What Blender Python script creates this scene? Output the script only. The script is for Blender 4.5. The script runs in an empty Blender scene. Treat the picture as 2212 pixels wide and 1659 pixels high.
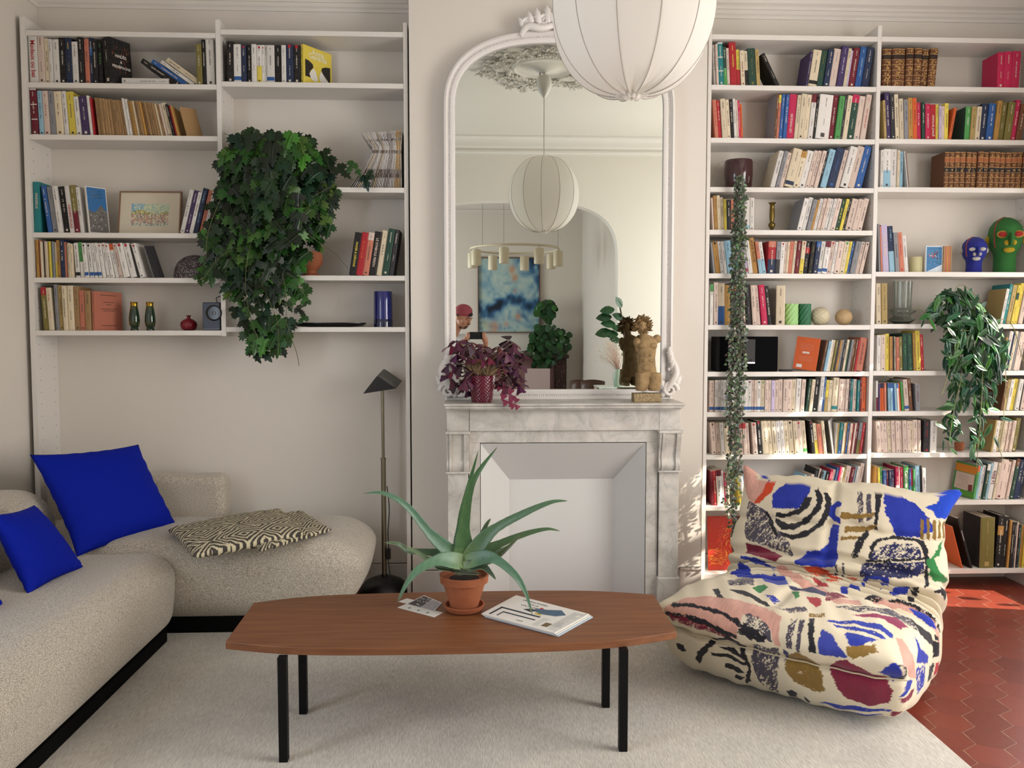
import bpy, math, random
import numpy as np
from mathutils import Vector, Matrix, Euler
from math import sin, cos, pi, radians, sqrt, atan2
sc = bpy.context.scene
COL = sc.collection
RND = random.Random(7)

# ------------------------------------------------------------------ camera
FPX = 1784.0
CAM = Vector((0.0, 0.0, 1.42))
PITCH, YAW = math.atan(104.5 / FPX), math.atan(76.0 / FPX)
cam_d = bpy.data.cameras.new('camera')
cam_d.sensor_width = 36.0
cam_d.lens = FPX / 2212.0 * 36.0
cam_d.clip_start = 0.02
cam = bpy.data.objects.new('camera', cam_d)
cam.location = CAM
cam.rotation_euler = Euler((pi / 2 - PITCH, 0, -YAW))
COL.objects.link(cam)
sc.camera = cam
RM = cam.rotation_euler.to_matrix()

def ray(u, v):
    return RM @ Vector(((u - 1106.0) / FPX, -(v - 829.5) / FPX, -1.0))
def P(u, v, Y):                      # the place at distance Y that the photo shows at u, v
    d = ray(u, v); return CAM + d * (Y / d.y)
def F(u, v, z=0.0):                  # the same on the level z
    d = ray(u, v); return CAM + d * ((z - CAM.z) / d.z)

# ------------------------------------------------------------------ light
sc.view_settings.view_transform = 'Standard'
sc.view_settings.look = 'None'
sc.view_settings.gamma = 1.0
sc.view_settings.use_curve_mapping = False
sc.view_settings.exposure = 0.58
w = bpy.data.worlds.new('sky'); sc.world = w; w.use_nodes = True
wn = w.node_tree.nodes; bgn = wn['Background']
bgn.inputs[0].default_value = (0.62, 0.78, 1.0, 1); bgn.inputs[1].default_value = 1.6
sun_d = bpy.data.lights.new('sun', 'SUN'); sun_d.energy = 13.0; sun_d.angle = radians(0.6); sun_d.color = (1.0, 0.90, 0.76)
sun = bpy.data.objects.new('sun', sun_d); COL.objects.link(sun)
sun.rotation_euler = Vector((-1.0, 0.20, -0.60)).to_track_quat('-Z', 'Y').to_euler()
def area(name, loc, aim, sx, sy, e, col):
    d = bpy.data.lights.new(name, 'AREA'); d.shape = 'RECTANGLE'; d.size = sx; d.size_y = sy; d.energy = e; d.color = col
    o = bpy.data.objects.new(name, d); o.location = loc
    o.rotation_euler = Vector(aim).to_track_quat('-Z', 'Y').to_euler(); COL.objects.link(o)
    o.visible_camera = True
    return o
# daylight coming in through the windows of the living room and of the room behind, and an added fill from the left
area('daylight_living', (3.22, 1.75, 1.55), (-1, 0.10, -0.12), 1.7, 2.3, 76, (1.0, 0.975, 0.945))
area('daylight_corner', (3.26, 4.17, 1.3), (-1, -0.35, -0.15), 0.42, 2.0, 9, (1.0, 0.95, 0.9))
area('left_fill', (-2.75, 1.15, 1.6), (1, 0.35, -0.1), 1.0, 1.9, 26, (0.84, 0.92, 1.0))  # added fill through an unseen window, lifting surfaces that face left
area('daylight_dining', (-2.42, -1.4, 1.6), (1, 0.35, 0), 1.8, 2.1, 42, (1.0, 0.975, 0.94))
sc.cycles.max_bounces = 8; sc.cycles.diffuse_bounces = 3; sc.cycles.glossy_bounces = 4
sc.cycles.transmission_bounces = 8; sc.cycles.transparent_max_bounces = 6
sc.cycles.caustics_reflective = False; sc.cycles.caustics_refractive = False
sc.cycles.sample_clamp_indirect = 6.0
sc.cycles.adaptive_threshold = 0.025

# ------------------------------------------------------------------ colours and materials
def lin(c):
    if isinstance(c, str):
        c = [int(c[i:i + 2], 16) / 255 for i in (0, 2, 4)]
    return tuple(((x / 12.92) if x <= 0.04045 else ((x + 0.055) / 1.055) ** 2.4) for x in c[:3])
MATS = {}
def mat(name, color='ffffff', rough=0.6, metal=0.0, noise=None, bump=None, attr=False, spec=0.5, trans=0.0, sheen=0.0, emit=None, coat=0.0, subs=0.0):
    if name in MATS: return MATS[name]
    m = bpy.data.materials.new(name); m.use_nodes = True; MATS[name] = m
    nt = m.node_tree; N = nt.nodes; L = nt.links; b = N['Principled BSDF']
    c = lin(color)
    b.inputs['Base Color'].default_value = (*c, 1); b.inputs['Roughness'].default_value = rough
    b.inputs['Metallic'].default_value = metal; b.inputs['Specular IOR Level'].default_value = spec
    b.inputs['Transmission Weight'].default_value = trans; b.inputs['Coat Weight'].default_value = coat
    b.inputs['Sheen Weight'].default_value = sheen
    tc = N.new('ShaderNodeTexCoord'); src = None
    if attr:
        a = N.new('ShaderNodeAttribute'); a.attribute_name = 'Col'; src = a.outputs['Color']
        L.new(src, b.inputs['Base Color'])
    if noise:                        # (scale, other colour, amount)
        n = N.new('ShaderNodeTexNoise'); n.inputs['Scale'].default_value = noise[0]; n.inputs['Detail'].default_value = 5
        L.new(tc.outputs['Object'], n.inputs['Vector'])
        r = N.new('ShaderNodeValToRGB'); r.color_ramp.elements[0].position = 0.35; r.color_ramp.elements[1].position = 0.65
        L.new(n.outputs['Fac'], r.inputs[0])
        mm = N.new('ShaderNodeMath'); mm.operation = 'MULTIPLY'; mm.inputs[1].default_value = noise[2]
        L.new(r.outputs['Color'], mm.inputs[0])
        x = N.new('ShaderNodeMix'); x.data_type = 'RGBA'
        L.new(mm.outputs[0], x.inputs[0]); x.inputs[6].default_value = (*c, 1); x.inputs[7].default_value = (*lin(noise[1]), 1)
        if src: L.new(src, x.inputs[6])
        L.new(x.outputs[2], b.inputs['Base Color'])
    if bump:                         # (scale, strength)
        n = N.new('ShaderNodeTexNoise'); n.inputs['Scale'].default_value = bump[0]; n.inputs['Detail'].default_value = 4
        L.new(tc.outputs['Object'], n.inputs['Vector'])
        bp = N.new('ShaderNodeBump'); bp.inputs['Strength'].default_value = bump[1]; bp.inputs['Distance'].default_value = 0.01
        L.new(n.outputs['Fac'], bp.inputs['Height']); L.new(bp.outputs[0], b.inputs['Normal'])
    if emit:
        b.inputs['Emission Color'].default_value = (*lin(emit[0]), 1); b.inputs['Emission Strength'].default_value = emit[1]
    return m
def nodes_of(m):
    return m.node_tree.nodes, m.node_tree.links, m.node_tree.nodes['Principled BSDF']
def math_node(N, L, op, a, b=None, c=None):
    n = N.new('ShaderNodeMath'); n.operation = op
    for i, x in enumerate((a, b, c)):
        if x is None: continue
        if isinstance(x, (int, float)): n.inputs[i].default_value = x
        else: L.new(x, n.inputs[i])
    return n.outputs[0]

# ------------------------------------------------------------------ object helpers
def tag(o, label=None, cat=None, group=None, kind=None):
    if label:
        if not 4 <= len(label.split()) <= 16: print('LABEL', len(label.split()), label)
        o['label'] = label
    if cat: o['category'] = cat
    if group: o['group'] = group
    if kind: o['kind'] = kind
    return o
def thing(name, label, cat, loc=(0, 0, 0), rz=0.0, group=None):
    o = bpy.data.objects.new(name, None); COL.objects.link(o); o.location = loc; o.rotation_euler = (0, 0, rz)
    o.empty_display_size = 0.05
    return tag(o, label, cat, group)
def offs(o):
    v = Vector((0, 0, 0))
    while o is not None:
        v += Vector(o.location); o = o.parent
    return v
class MB:
    """collects shapes; build() links them as one mesh object"""
    def __init__(s): s.v = []; s.f = []; s.m = []; s.c = []; s.mi = 0; s.col = (1, 1, 1)
    def add(s, vs, fs, col=None, mi=None):
        o = len(s.v); s.v += [tuple(p) for p in vs]
        cc = s.col if col is None else col
        for f in fs:
            s.f.append([i + o for i in f]); s.m.append(s.mi if mi is None else mi); s.c.append(cc)
        return s
    def box(s, a, b, col=None, mi=None):
        x0, y0, z0 = a; x1, y1, z1 = b
        vs = [(x0, y0, z0), (x1, y0, z0), (x1, y1, z0), (x0, y1, z0), (x0, y0, z1), (x1, y0, z1), (x1, y1, z1), (x0, y1, z1)]
        return s.add(vs, [(0, 3, 2, 1), (4, 5, 6, 7), (0, 1, 5, 4), (1, 2, 6, 5), (2, 3, 7, 6), (3, 0, 4, 7)], col, mi)
    def tube(s, pts, r, n=8, col=None, cap=True, mi=None):
        pts = [Vector(p) for p in pts]; k = len(pts)
        rs = r if isinstance(r, (list, tuple)) else [r] * k
        vs = []; up = Vector((0.123, 0.31, 0.94)).normalized(); prev = None
        for i, p in enumerate(pts):
            t = (pts[min(i + 1, k - 1)] - pts[max(i - 1, 0)])
            if t.length < 1e-9: t = Vector((0, 0, 1))
            t.normalize()
            if prev is None:
                a = t.cross(up); 
                if a.length < 0.05: a = t.cross(Vector((1, 0, 0)))
            else: a = prev - t * prev.dot(t)
            a.normalize(); b = t.cross(a); prev = a
            for j in range(n):
                q = 2 * pi * j / n; vs.append(p + (a * cos(q) + b * sin(q)) * rs[i])
        fs = [(i * n + j, i * n + (j + 1) % n, (i + 1) * n + (j + 1) % n, (i + 1) * n + j) for i in range(k - 1) for j in range(n)]
        if cap: fs += [tuple(range(n - 1, -1, -1)), tuple(range((k - 1) * n, k * n))]
        return s.add(vs, fs, col, mi)
    def lathe(s, prof, c=(0, 0, 0), n=32, col=None, sx=1, sy=1, mi=None, twist=0):
        vs = []; fs = []; k = len(prof)
        for i, (r, z) in enumerate(prof):
            for j in range(n):
                q = 2 * pi * j / n + twist * z
                vs.append((c[0] + r * cos(q) * sx, c[1] + r * sin(q) * sy, c[2] + z))
        for i in range(k - 1):
            for j in range(n):
                fs.append((i * n + j, i * n + (j + 1) % n, (i + 1) * n + (j + 1) % n, (i + 1) * n + j))
        if prof[0][0] > 1e-6: fs.append(tuple(range(n - 1, -1, -1)))
        if prof[-1][0] > 1e-6: fs.append(tuple(range((k - 1) * n, k * n)))
        return s.add(vs, fs, col, mi)
    def grid(s, fn, nu, nv, col=None, closeu=False, closev=False, mi=None):
        vs = [fn(i / (nu if closeu else nu - 1), j / (nv if closev else nv - 1)) for i in range(nu) for j in range(nv)]
        fs = []
        for i in range(nu if closeu else nu - 1):
            for j in range(nv if closev else nv - 1):
                i2 = (i + 1) % nu; j2 = (j + 1) % nv
                fs.append((i * nv + j, i2 * nv + j, i2 * nv + j2, i * nv + j2))
        return s.add(vs, fs, col, mi)
    def ball(s, c, r, n=10, col=None, sz=(1, 1, 1), mi=None):
        vs = []; fs = []
        for i in range(n + 1):
            a = pi * i / n
            for j in range(2 * n):
                q = pi * j / n
                vs.append((c[0] + r * sin(a) * cos(q) * sz[0], c[1] + r * sin(a) * sin(q) * sz[1], c[2] - r * cos(a) * sz[2]))
        m = 2 * n
        for i in range(n):
            for j in range(m):
                fs.append((i * m + j, i * m + (j + 1) % m, (i + 1) * m + (j + 1) % m, (i + 1) * m + j))
        return s.add(vs, fs, col, mi)
    def prism(s, pts, z0, z1, col=None, mi=None):      # outline in x, y
        n = len(pts)
        vs = [(p[0], p[1], z0) for p in pts] + [(p[0], p[1], z1) for p in pts]
        fs = [tuple(range(n - 1, -1, -1)), tuple(range(n, 2 * n))] + [(i, (i + 1) % n, n + (i + 1) % n, n + i) for i in range(n)]
        return s.add(vs, fs, col, mi)
    def slab(s, pts, y0, y1, col=None, mi=None):       # outline in x, z, thick in y
        n = len(pts)
        vs = [(p[0], y0, p[1]) for p in pts] + [(p[0], y1, p[1]) for p in pts]
        fs = [tuple(range(n)), tuple(range(2 * n - 1, n - 1, -1))] + [(i, n + i, n + (i + 1) % n, (i + 1) % n) for i in range(n)]
        return s.add(vs, fs, col, mi)
    def xf(s, M, start=0):
        for i in range(start, len(s.v)): s.v[i] = tuple(M @ Vector(s.v[i]))
        return s
    def build(s, name, m, parent=None, smooth=None, local=False, bevel=0, sub=0, loc=None, solid=0):
        me = bpy.data.meshes.new(name)
        o0 = Vector(loc) if loc is not None else (offs(parent) if parent is not None and not local else Vector((0, 0, 0)))
        if o0.length > 0 and not (local and loc is None):
            vs = [(p[0] - o0.x, p[1] - o0.y, p[2] - o0.z) for p in s.v]
        else: vs = s.v
        me.from_pydata(vs, [], s.f); me.validate(clean_customdata=False)
        ms = m if isinstance(m, (list, tuple)) else [m]
        for x in ms: me.materials.append(x)
        if len(me.polygons) == len(s.f):
            if len(ms) > 1: me.polygons.foreach_set('material_index', s.m)
            if any(c != (1, 1, 1) for c in s.c):
                a = me.color_attributes.new('Col', 'FLOAT_COLOR', 'CORNER'); out = []
                for poly, c in zip(me.polygons, s.c): out += [c[0], c[1], c[2], 1.0] * poly.loop_total
                a.data.foreach_set('color', out)
        if smooth is not None:
            me.shade_smooth() if hasattr(me, 'shade_smooth') else None
            if smooth < 180: me.set_sharp_from_angle(angle=radians(smooth))
        me.update()
        o = bpy.data.objects.new(name, me); COL.objects.link(o)
        if loc is not None: o.location = loc if parent is None else Vector(loc) - offs(parent)
        if parent is not None: o.parent = parent
        if bevel:
            b = o.modifiers.new('bevel', 'BEVEL'); b.width = bevel; b.segments = 2; b.limit_method = 'ANGLE'; b.angle_limit = radians(40)
        if solid:
            q = o.modifiers.new('solid', 'SOLIDIFY'); q.thickness = solid; q.offset = 0
        if sub:
            q = o.modifiers.new('sub', 'SUBSURF'); q.levels = sub; q.render_levels = sub
        return o
def text_mesh(s, size, depth=0.0004, bold=False, align='LEFT'):
    cu = bpy.data.curves.new('t', 'FONT'); cu.body = s; cu.size = size; cu.extrude = depth; cu.align_x = align; cu.align_y = 'CENTER'
    cu.resolution_u = 2
    if bold: cu.offset = size * 0.018
    o = bpy.data.objects.new('t', cu); COL.objects.link(o)
    dg = bpy.context.evaluated_depsgraph_get(); me = bpy.data.meshes.new_from_object(o.evaluated_get(dg))
    vs = [tuple(v.co) for v in me.vertices]; fs = [tuple(p.vertices) for p in me.polygons]
    bpy.data.objects.remove(o); bpy.data.curves.remove(cu); bpy.data.meshes.remove(me)
    return vs, fs
def in_poly(x, z, poly):
    ins = False; n = len(poly); j = n - 1
    for i in range(n):
        xi, zi = poly[i]; xj, zj = poly[j]
        if (zi > z) != (zj > z) and x < (xj - xi) * (z - zi) / (zj - zi + 1e-12) + xi: ins = not ins
        j = i
    return ins
def smooth_path(pts, n=8):
    pts = [Vector(p) for p in pts]; out = []
    k = len(pts)
    for i in range(k - 1):
        p0, p1, p2, p3 = pts[max(i - 1, 0)], pts[i], pts[i + 1], pts[min(i + 2, k - 1)]
        for j in range(n):
            t = j / n
            out.append(0.5 * ((2 * p1) + (p2 - p0) * t + (2 * p0 - 5 * p1 + 4 * p2 - p3) * t * t + (3 * p1 - p0 - 3 * p2 + p3) * t ** 3))
    out.append(pts[-1]); return out

# ------------------------------------------------------------------ measures of the room
YF, YB = 4.46, 4.69          # front edge of the bookcases, wall behind them
YC = 4.44                    # face of the chimney breast
YM = 4.39                    # the mirror glass
CEIL = 3.37
XL = P(46, 500, YF).x - 0.0
XR = P(2195, 430, YB).x + 0.03
BR0, BR1 = P(887.6, 700, YC).x, P(1520.4, 700, YC).x      # the chimney breast from left to right
YA0, YA1 = 0.38, 0.53        # wall with the arch
DY0 = -3.3                   # far wall of the room behind
DX0, DX1 = -2.3, 1.54
# ================================================================== the setting
wall_m = mat('wall_paint', 'e3dbd0', 0.75, bump=(60, 0.03))
ceil_m = mat('ceiling_paint', 'e2dcd2', 0.8)
white_m = mat('shelf_white', 'e6e0d8', 0.42)
trim_m = mat('trim_white', 'e6dfd6', 0.5)
def struct(name, mb, m, smooth=None, bevel=0):
    o = mb.build(name, m, smooth=smooth, bevel=bevel); o['kind'] = 'structure'; return o
# terracotta hexagon tiles
def tile_material():
    m = mat('terracotta_tiles', '8c3a26', 0.34, spec=0.5); N, L, b = nodes_of(m)
    geo = N.new('ShaderNodeNewGeometry')
    sep = N.new('ShaderNodeSeparateXYZ'); L.new(geo.outputs['Position'], sep.inputs[0])
    S = 1 / 0.145; M = lambda op, a, b_=None, c=None: math_node(N, L, op, a, b_, c)
    nz = N.new('ShaderNodeTexNoise'); nz.inputs['Scale'].default_value = 5; L.new(geo.outputs['Position'], nz.inputs['Vector'])
    x = M('MULTIPLY', sep.outputs[0], S); y = M('MULTIPLY', sep.outputs[1], S)
    x = M('ADD', x, 200.0); y = M('ADD', y, 200.0)
    x = M('ADD', x, M('MULTIPLY', nz.outputs['Fac'], 0.06))
    R3 = 1.7320508
    ax = M('SUBTRACT', M('MODULO', x, 1.0), 0.5); ay = M('SUBTRACT', M('MODULO', y, R3), R3 / 2)
    bx = M('SUBTRACT', M('MODULO', M('SUBTRACT', x, 0.5), 1.0), 0.5); by = M('SUBTRACT', M('MODULO', M('SUBTRACT', y, R3 / 2), R3), R3 / 2)
    da = M('ADD', M('MULTIPLY', ax, ax), M('MULTIPLY', ay, ay)); db = M('ADD', M('MULTIPLY', bx, bx), M('MULTIPLY', by, by))
    k = M('LESS_THAN', da, db); k2 = M('SUBTRACT', 1.0, k)
    gx = M('ADD', M('MULTIPLY', ax, k), M('MULTIPLY', bx, k2)); gy = M('ADD', M('MULTIPLY', ay, k), M('MULTIPLY', by, k2))
    agx = M('ABSOLUTE', gx); agy = M('ABSOLUTE', gy)
    hd = M('MAXIMUM', agx, M('ADD', M('MULTIPLY', agx, 0.5), M('MULTIPLY', agy, 0.8660254)))
    idx = N.new('ShaderNodeCombineXYZ'); L.new(M('ROUND', M('MULTIPLY', M('SUBTRACT', x, gx), 2)), idx.inputs[0]); L.new(M('ROUND', M('MULTIPLY', M('SUBTRACT', y, gy), 2)), idx.inputs[1])
    wnz = N.new('ShaderNodeTexWhiteNoise'); wnz.noise_dimensions = '2D'; L.new(idx.outputs[0], wnz.inputs['Vector'])
    r = N.new('ShaderNodeValToRGB'); L.new(wnz.outputs['Value'], r.inputs[0])
    r.color_ramp.elements[0].color = (*lin('64261a'), 1); r.color_ramp.elements[1].color = (*lin('7c3323'), 1)
    n2 = N.new('ShaderNodeTexNoise'); n2.inputs['Scale'].default_value = 30; L.new(geo.outputs['Position'], n2.inputs['Vector'])
    mx = N.new('ShaderNodeMix'); mx.data_type = 'RGBA'; L.new(M('MULTIPLY', n2.outputs['Fac'], 0.35), mx.inputs[0]); L.new(r.outputs[0], mx.inputs[6]); mx.inputs[7].default_value = (*lin('884030'), 1)
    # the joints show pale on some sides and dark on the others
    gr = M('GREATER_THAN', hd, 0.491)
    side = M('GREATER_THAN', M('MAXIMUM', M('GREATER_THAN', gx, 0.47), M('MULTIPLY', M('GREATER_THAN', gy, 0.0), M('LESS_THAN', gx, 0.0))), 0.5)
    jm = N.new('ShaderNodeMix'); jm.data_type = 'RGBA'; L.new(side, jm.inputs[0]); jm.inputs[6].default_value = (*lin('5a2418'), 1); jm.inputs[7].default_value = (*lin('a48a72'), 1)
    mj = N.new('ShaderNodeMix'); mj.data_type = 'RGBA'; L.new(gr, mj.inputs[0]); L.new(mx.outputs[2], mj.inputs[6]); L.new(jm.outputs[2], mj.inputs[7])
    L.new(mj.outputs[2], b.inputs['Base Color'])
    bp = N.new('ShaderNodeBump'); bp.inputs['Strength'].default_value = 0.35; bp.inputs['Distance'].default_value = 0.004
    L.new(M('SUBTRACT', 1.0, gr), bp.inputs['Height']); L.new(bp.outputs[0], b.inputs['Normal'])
    return m
fl = MB(); fl.box((XL - 0.15, DY0 - 0.15, -0.08), (XR + 0.9, YB + 0.2, 0.0)); struct('floor', fl, tile_material())
ce = MB(); ce.box((XL - 0.15, DY0 - 0.15, CEIL), (XR + 0.15, YB + 0.2, CEIL + 0.1)); struct('ceiling', ce, ceil_m)
W3 = (0.62, 1.70, 0.45, 2.7)  # left window opening added out of view to let in more light
b = MB(); b.box((XL - 0.12, YA0, 0), (XL, W3[0], CEIL)); b.box((XL - 0.12, W3[1], 0), (XL, YB + 0.12, CEIL)); b.box((XL - 0.12, W3[0], 0), (XL, W3[1], W3[2])); b.box((XL - 0.12, W3[0], W3[3]), (XL, W3[1], CEIL)); struct('wall_left', b, wall_m)
b = MB(); b.box((XL, YB, 0), (XR, YB + 0.12, CEIL)); struct('wall_back', b, wall_m)
# chimney breast between the two bookcases
b = MB(); b.box((BR0, YC, 0), (BR1, YB, CEIL)); struct('wall_chimney', b, wall_m)
# right wall with a wide window near the camera and a tall narrow one beside the bookcase
W1 = (0.85, 2.65, 0.35, 2.75); W2 = (3.96, 4.40, 0.0, 1.95)
b = MB()
ys = [YA0, W1[0], W1[1], W2[0], W2[1], YB + 0.12]
for i in range(0, 5, 2): b.box((XR, ys[i], 0), (XR + 0.14, ys[i + 1], CEIL))
for W in (W1, W2):
    b.box((XR, W[0], W[3]), (XR + 0.14, W[1], CEIL))
    if W[2] > 0: b.box((XR, W[0], 0), (XR + 0.14, W[1], W[2]))
struct('wall_right', b, wall_m)
def window(name, W, nv, nh, leaf=1):
    b = MB(); x = XR + 0.06; t = 0.022
    y0, y1, z0, z1 = W; z0 = max(z0, 0.02)
    for y in [y0, y1 - 0.05] + [y0 + (y1 - y0) * (i + 1) / nv - t for i in range(nv - 1)]:
        b.box((x, y, z0), (x + 0.05, y + (0.05 if y in (y0, y1 - 0.05) else 2 * t), z1))
    for i in range(nh + 1):
        z = z0 + (z1 - z0 - 0.05) * i / nh
        b.box((x + 0.002, y0, z), (x + 0.048, y1, z + (0.05 if i in (0, nh) else 2 * t)))
    struct(name, b, trim_m)
window('window_1', W1, 3, 3); window('window_2', W2, 1, 4)
b = MB(); b.box((XR + 3.2, -4.0, -3.0), (XR + 3.5, 3.22, 7.5)); struct('wall_sun_block', b, mat('sun_block_stone', 'c9b49a', 0.9))  # unseen wall added to keep direct sun out of the wide window
# wall with the wide arch, behind the camera's view
def arch_wall():
    x0, x1 = -0.68, 1.41; zt, zs = 2.75, 2.12
    cx, a = (x0 + x1) / 2, (x1 - x0) / 2
    n = 40; vs = []; fs = []; b = MB()
    arc = []
    for i in range(n + 1):
        q = pi - pi * i / n
        e = 0.62
        arc.append((cx + a * math.copysign(abs(cos(q)) ** e, cos(q)), zs + (zt - zs) * abs(sin(q)) ** e))
    prof = [(x0, 0)] + arc + [(x1, 0)]
    for (xa, za), (xb, zb) in zip(prof[1:-1], prof[2:-1]):
        b.add([(xa, YA1, za), (xb, YA1, zb), (xb, YA1, CEIL), (xa, YA1, CEIL), (xa, YA0, za), (xb, YA0, zb), (xb, YA0, CEIL), (xa, YA0, CEIL)],
              [(3, 2, 1, 0), (4, 5, 6, 7), (0, 1, 5, 4)])
    b.box((XL, YA0, 0), (x0, YA1, CEIL)); b.box((x1, YA0, 0), (XR, YA1, CEIL))
    return b
struct('wall_front', arch_wall(), wall_m)
# room behind
b = MB(); b.box((DX0, DY0 - 0.12, 0), (DX1, DY0, CEIL)); struct('wall_dining_far', b, wall_m)
b = MB(); b.box((DX1, DY0 - 0.12, 0), (DX1 + 0.12, YA0, CEIL)); struct('wall_dining_right', b, wall_m)
b = MB(); wy0, wy1 = -2.4, -0.4
b.box((DX0 - 0.12, DY0 - 0.12, 0), (DX0, wy0, CEIL)); b.box((DX0 - 0.12, wy1, 0), (DX0, YA0, CEIL))
b.box((DX0 - 0.12, wy0, 0), (DX0, wy1, 0.5)); b.box((DX0 - 0.12, wy0, 2.7), (DX0, wy1, CEIL))
struct('wall_dining_left', b, wall_m)
# cornices: a profile carried along the tops of the walls
CPROF = [(o_ * .62, z_ * .80) for o_, z_ in [(0.0, 0.22), (0.012, 0.22), (0.014, 0.20), (0.03, 0.19), (0.03, 0.165), (0.012, 0.155), (0.014, 0.135), (0.045, 0.12), (0.05, 0.10),
         (0.055, 0.075), (0.08, 0.045), (0.12, 0.022), (0.15, 0.018), (0.15, 0.0)]]
def cornice(name, pts, close=False):
    b = MB(); n = len(pts); k = len(CPROF); vs = []
    for i, p in enumerate(pts):
        p = Vector(p).to_2d() if len(p) == 3 else Vector(p)
        if close: d1 = (Vector(pts[i]) - Vector(pts[i - 1])).normalized(); d2 = (Vector(pts[(i + 1) % n]) - Vector(pts[i])).normalized()
        else:
            d2 = (Vector(pts[min(i + 1, n - 1)]) - Vector(pts[min(i, n - 2)])).normalized(); d1 = (Vector(pts[max(i, 1)]) - Vector(pts[max(i - 1, 0)])).normalized()
        n1 = Vector((d1.y, -d1.x)); n2 = Vector((d2.y, -d2.x)); m = (n1 + n2); m = m / max(0.3, m.dot(n1))
        for o, z in CPROF: vs.append((p.x + m.x * o, p.y + m.y * o, CEIL - z))
    fs = []
    for i in range(n if close else n - 1):
        for j in range(k - 1):
            a, c = i * k + j, ((i + 1) % n) * k + j; fs.append((a, c, c + 1, a + 1))
    b.add(vs, fs); return struct(name, b, trim_m, smooth=35)
cornice('trim_1', [(XL, YA1), (XL, YB), (BR0, YB), (BR0, YC), (BR1, YC), (BR1, YB), (XR, YB), (XR, YA1)], close=True)
cornice('trim_2', [(DX0, DY0), (DX0, YA0), (DX1, YA0), (DX1, DY0)], close=True)
# skirting boards
def skirting(name, x0, x1, y, h=0.155):
    b = MB(); b.box((x0, y - 0.014, 0), (x1, y, h)); b.box((x0, y - 0.018, h - 0.012), (x1, y, h)); struct(name, b, trim_m)
zsk = P(930, 1231, YC).z
skirting('baseboard_back_left', XL, BR0, YB, P(830, 1216, YB).z)
skirting('baseboard_back_right', BR1, XR, YB)
skirting('baseboard_chimney_left', BR0, P(966, 1200, YC).x, YC, zsk)
skirting('baseboard_chimney_right', P(1468, 1200, YC).x, BR1, YC, zsk)
b = MB(); b.box((XR - 0.014, 3.76, 0), (XR, YB, 0.15)); struct('baseboard_right', b, trim_m)
b = MB(); b.box((XL, YA1, 0), (XL + 0.014, YB, 0.12)); struct('baseboard_left', b, trim_m)
# ceiling rose of plaster flowers
def ceiling_rose(cx, cy):
    r = random.Random(3); root = thing('ceiling_rose', 'white plaster ceiling rose of carved flowers above the round pendant lamp', 'ceiling rose', (cx, cy, CEIL))
    b = MB()
    b.lathe([(0.0, -0.05), (0.05, -0.03), (0.08, -0.012), (0.12, -0.006), (0.13, -0.002), (0.20, -0.002), (0.22, -0.018), (0.25, 0.001)], (cx, cy, CEIL), 40)
    f = MB()
    for i in range(150):
        q = r.random() * 2 * pi; R = 0.30 + 0.20 * r.random() + 0.035 * sin(6 * q); R = min(R, 0.52)
        px, py = cx + R * cos(q), cy + R * sin(q); s = r.uniform(0.018, 0.04)
        for k in range(6):
            a = k * pi / 3 + r.random(); tilt = r.uniform(0.2, 0.9)
            e = Vector((cos(a), sin(a), 0)); up = Vector((0, 0, -1)); c = Vector((px, py, CEIL - 0.012))
            t = Vector((-sin(a), cos(a), 0))
            p0 = c; p1 = c + e * s * 0.6 + t * s * 0.35 + up * s * tilt * 0.7; p2 = c + e * s * 1.1 + up * s * tilt; p3 = c + e * s * 0.6 - t * s * 0.35 + up * s * tilt * 0.7
            f.add([p0, p1, p2, p3], [(0, 1, 2, 3)])
    for i in range(60):
        q = 2 * pi * i / 60; R = 0.27 + 0.02 * sin(9 * q); f.ball((cx + R * cos(q), cy + R * sin(q), CEIL - 0.008), 0.014, 5)
    m = mat('plaster_ornament', 'e0dad0', 0.7)
    b.build('medallion', m, root, smooth=40); f.build('flower_wreath', m, root, solid=0.006)
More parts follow.
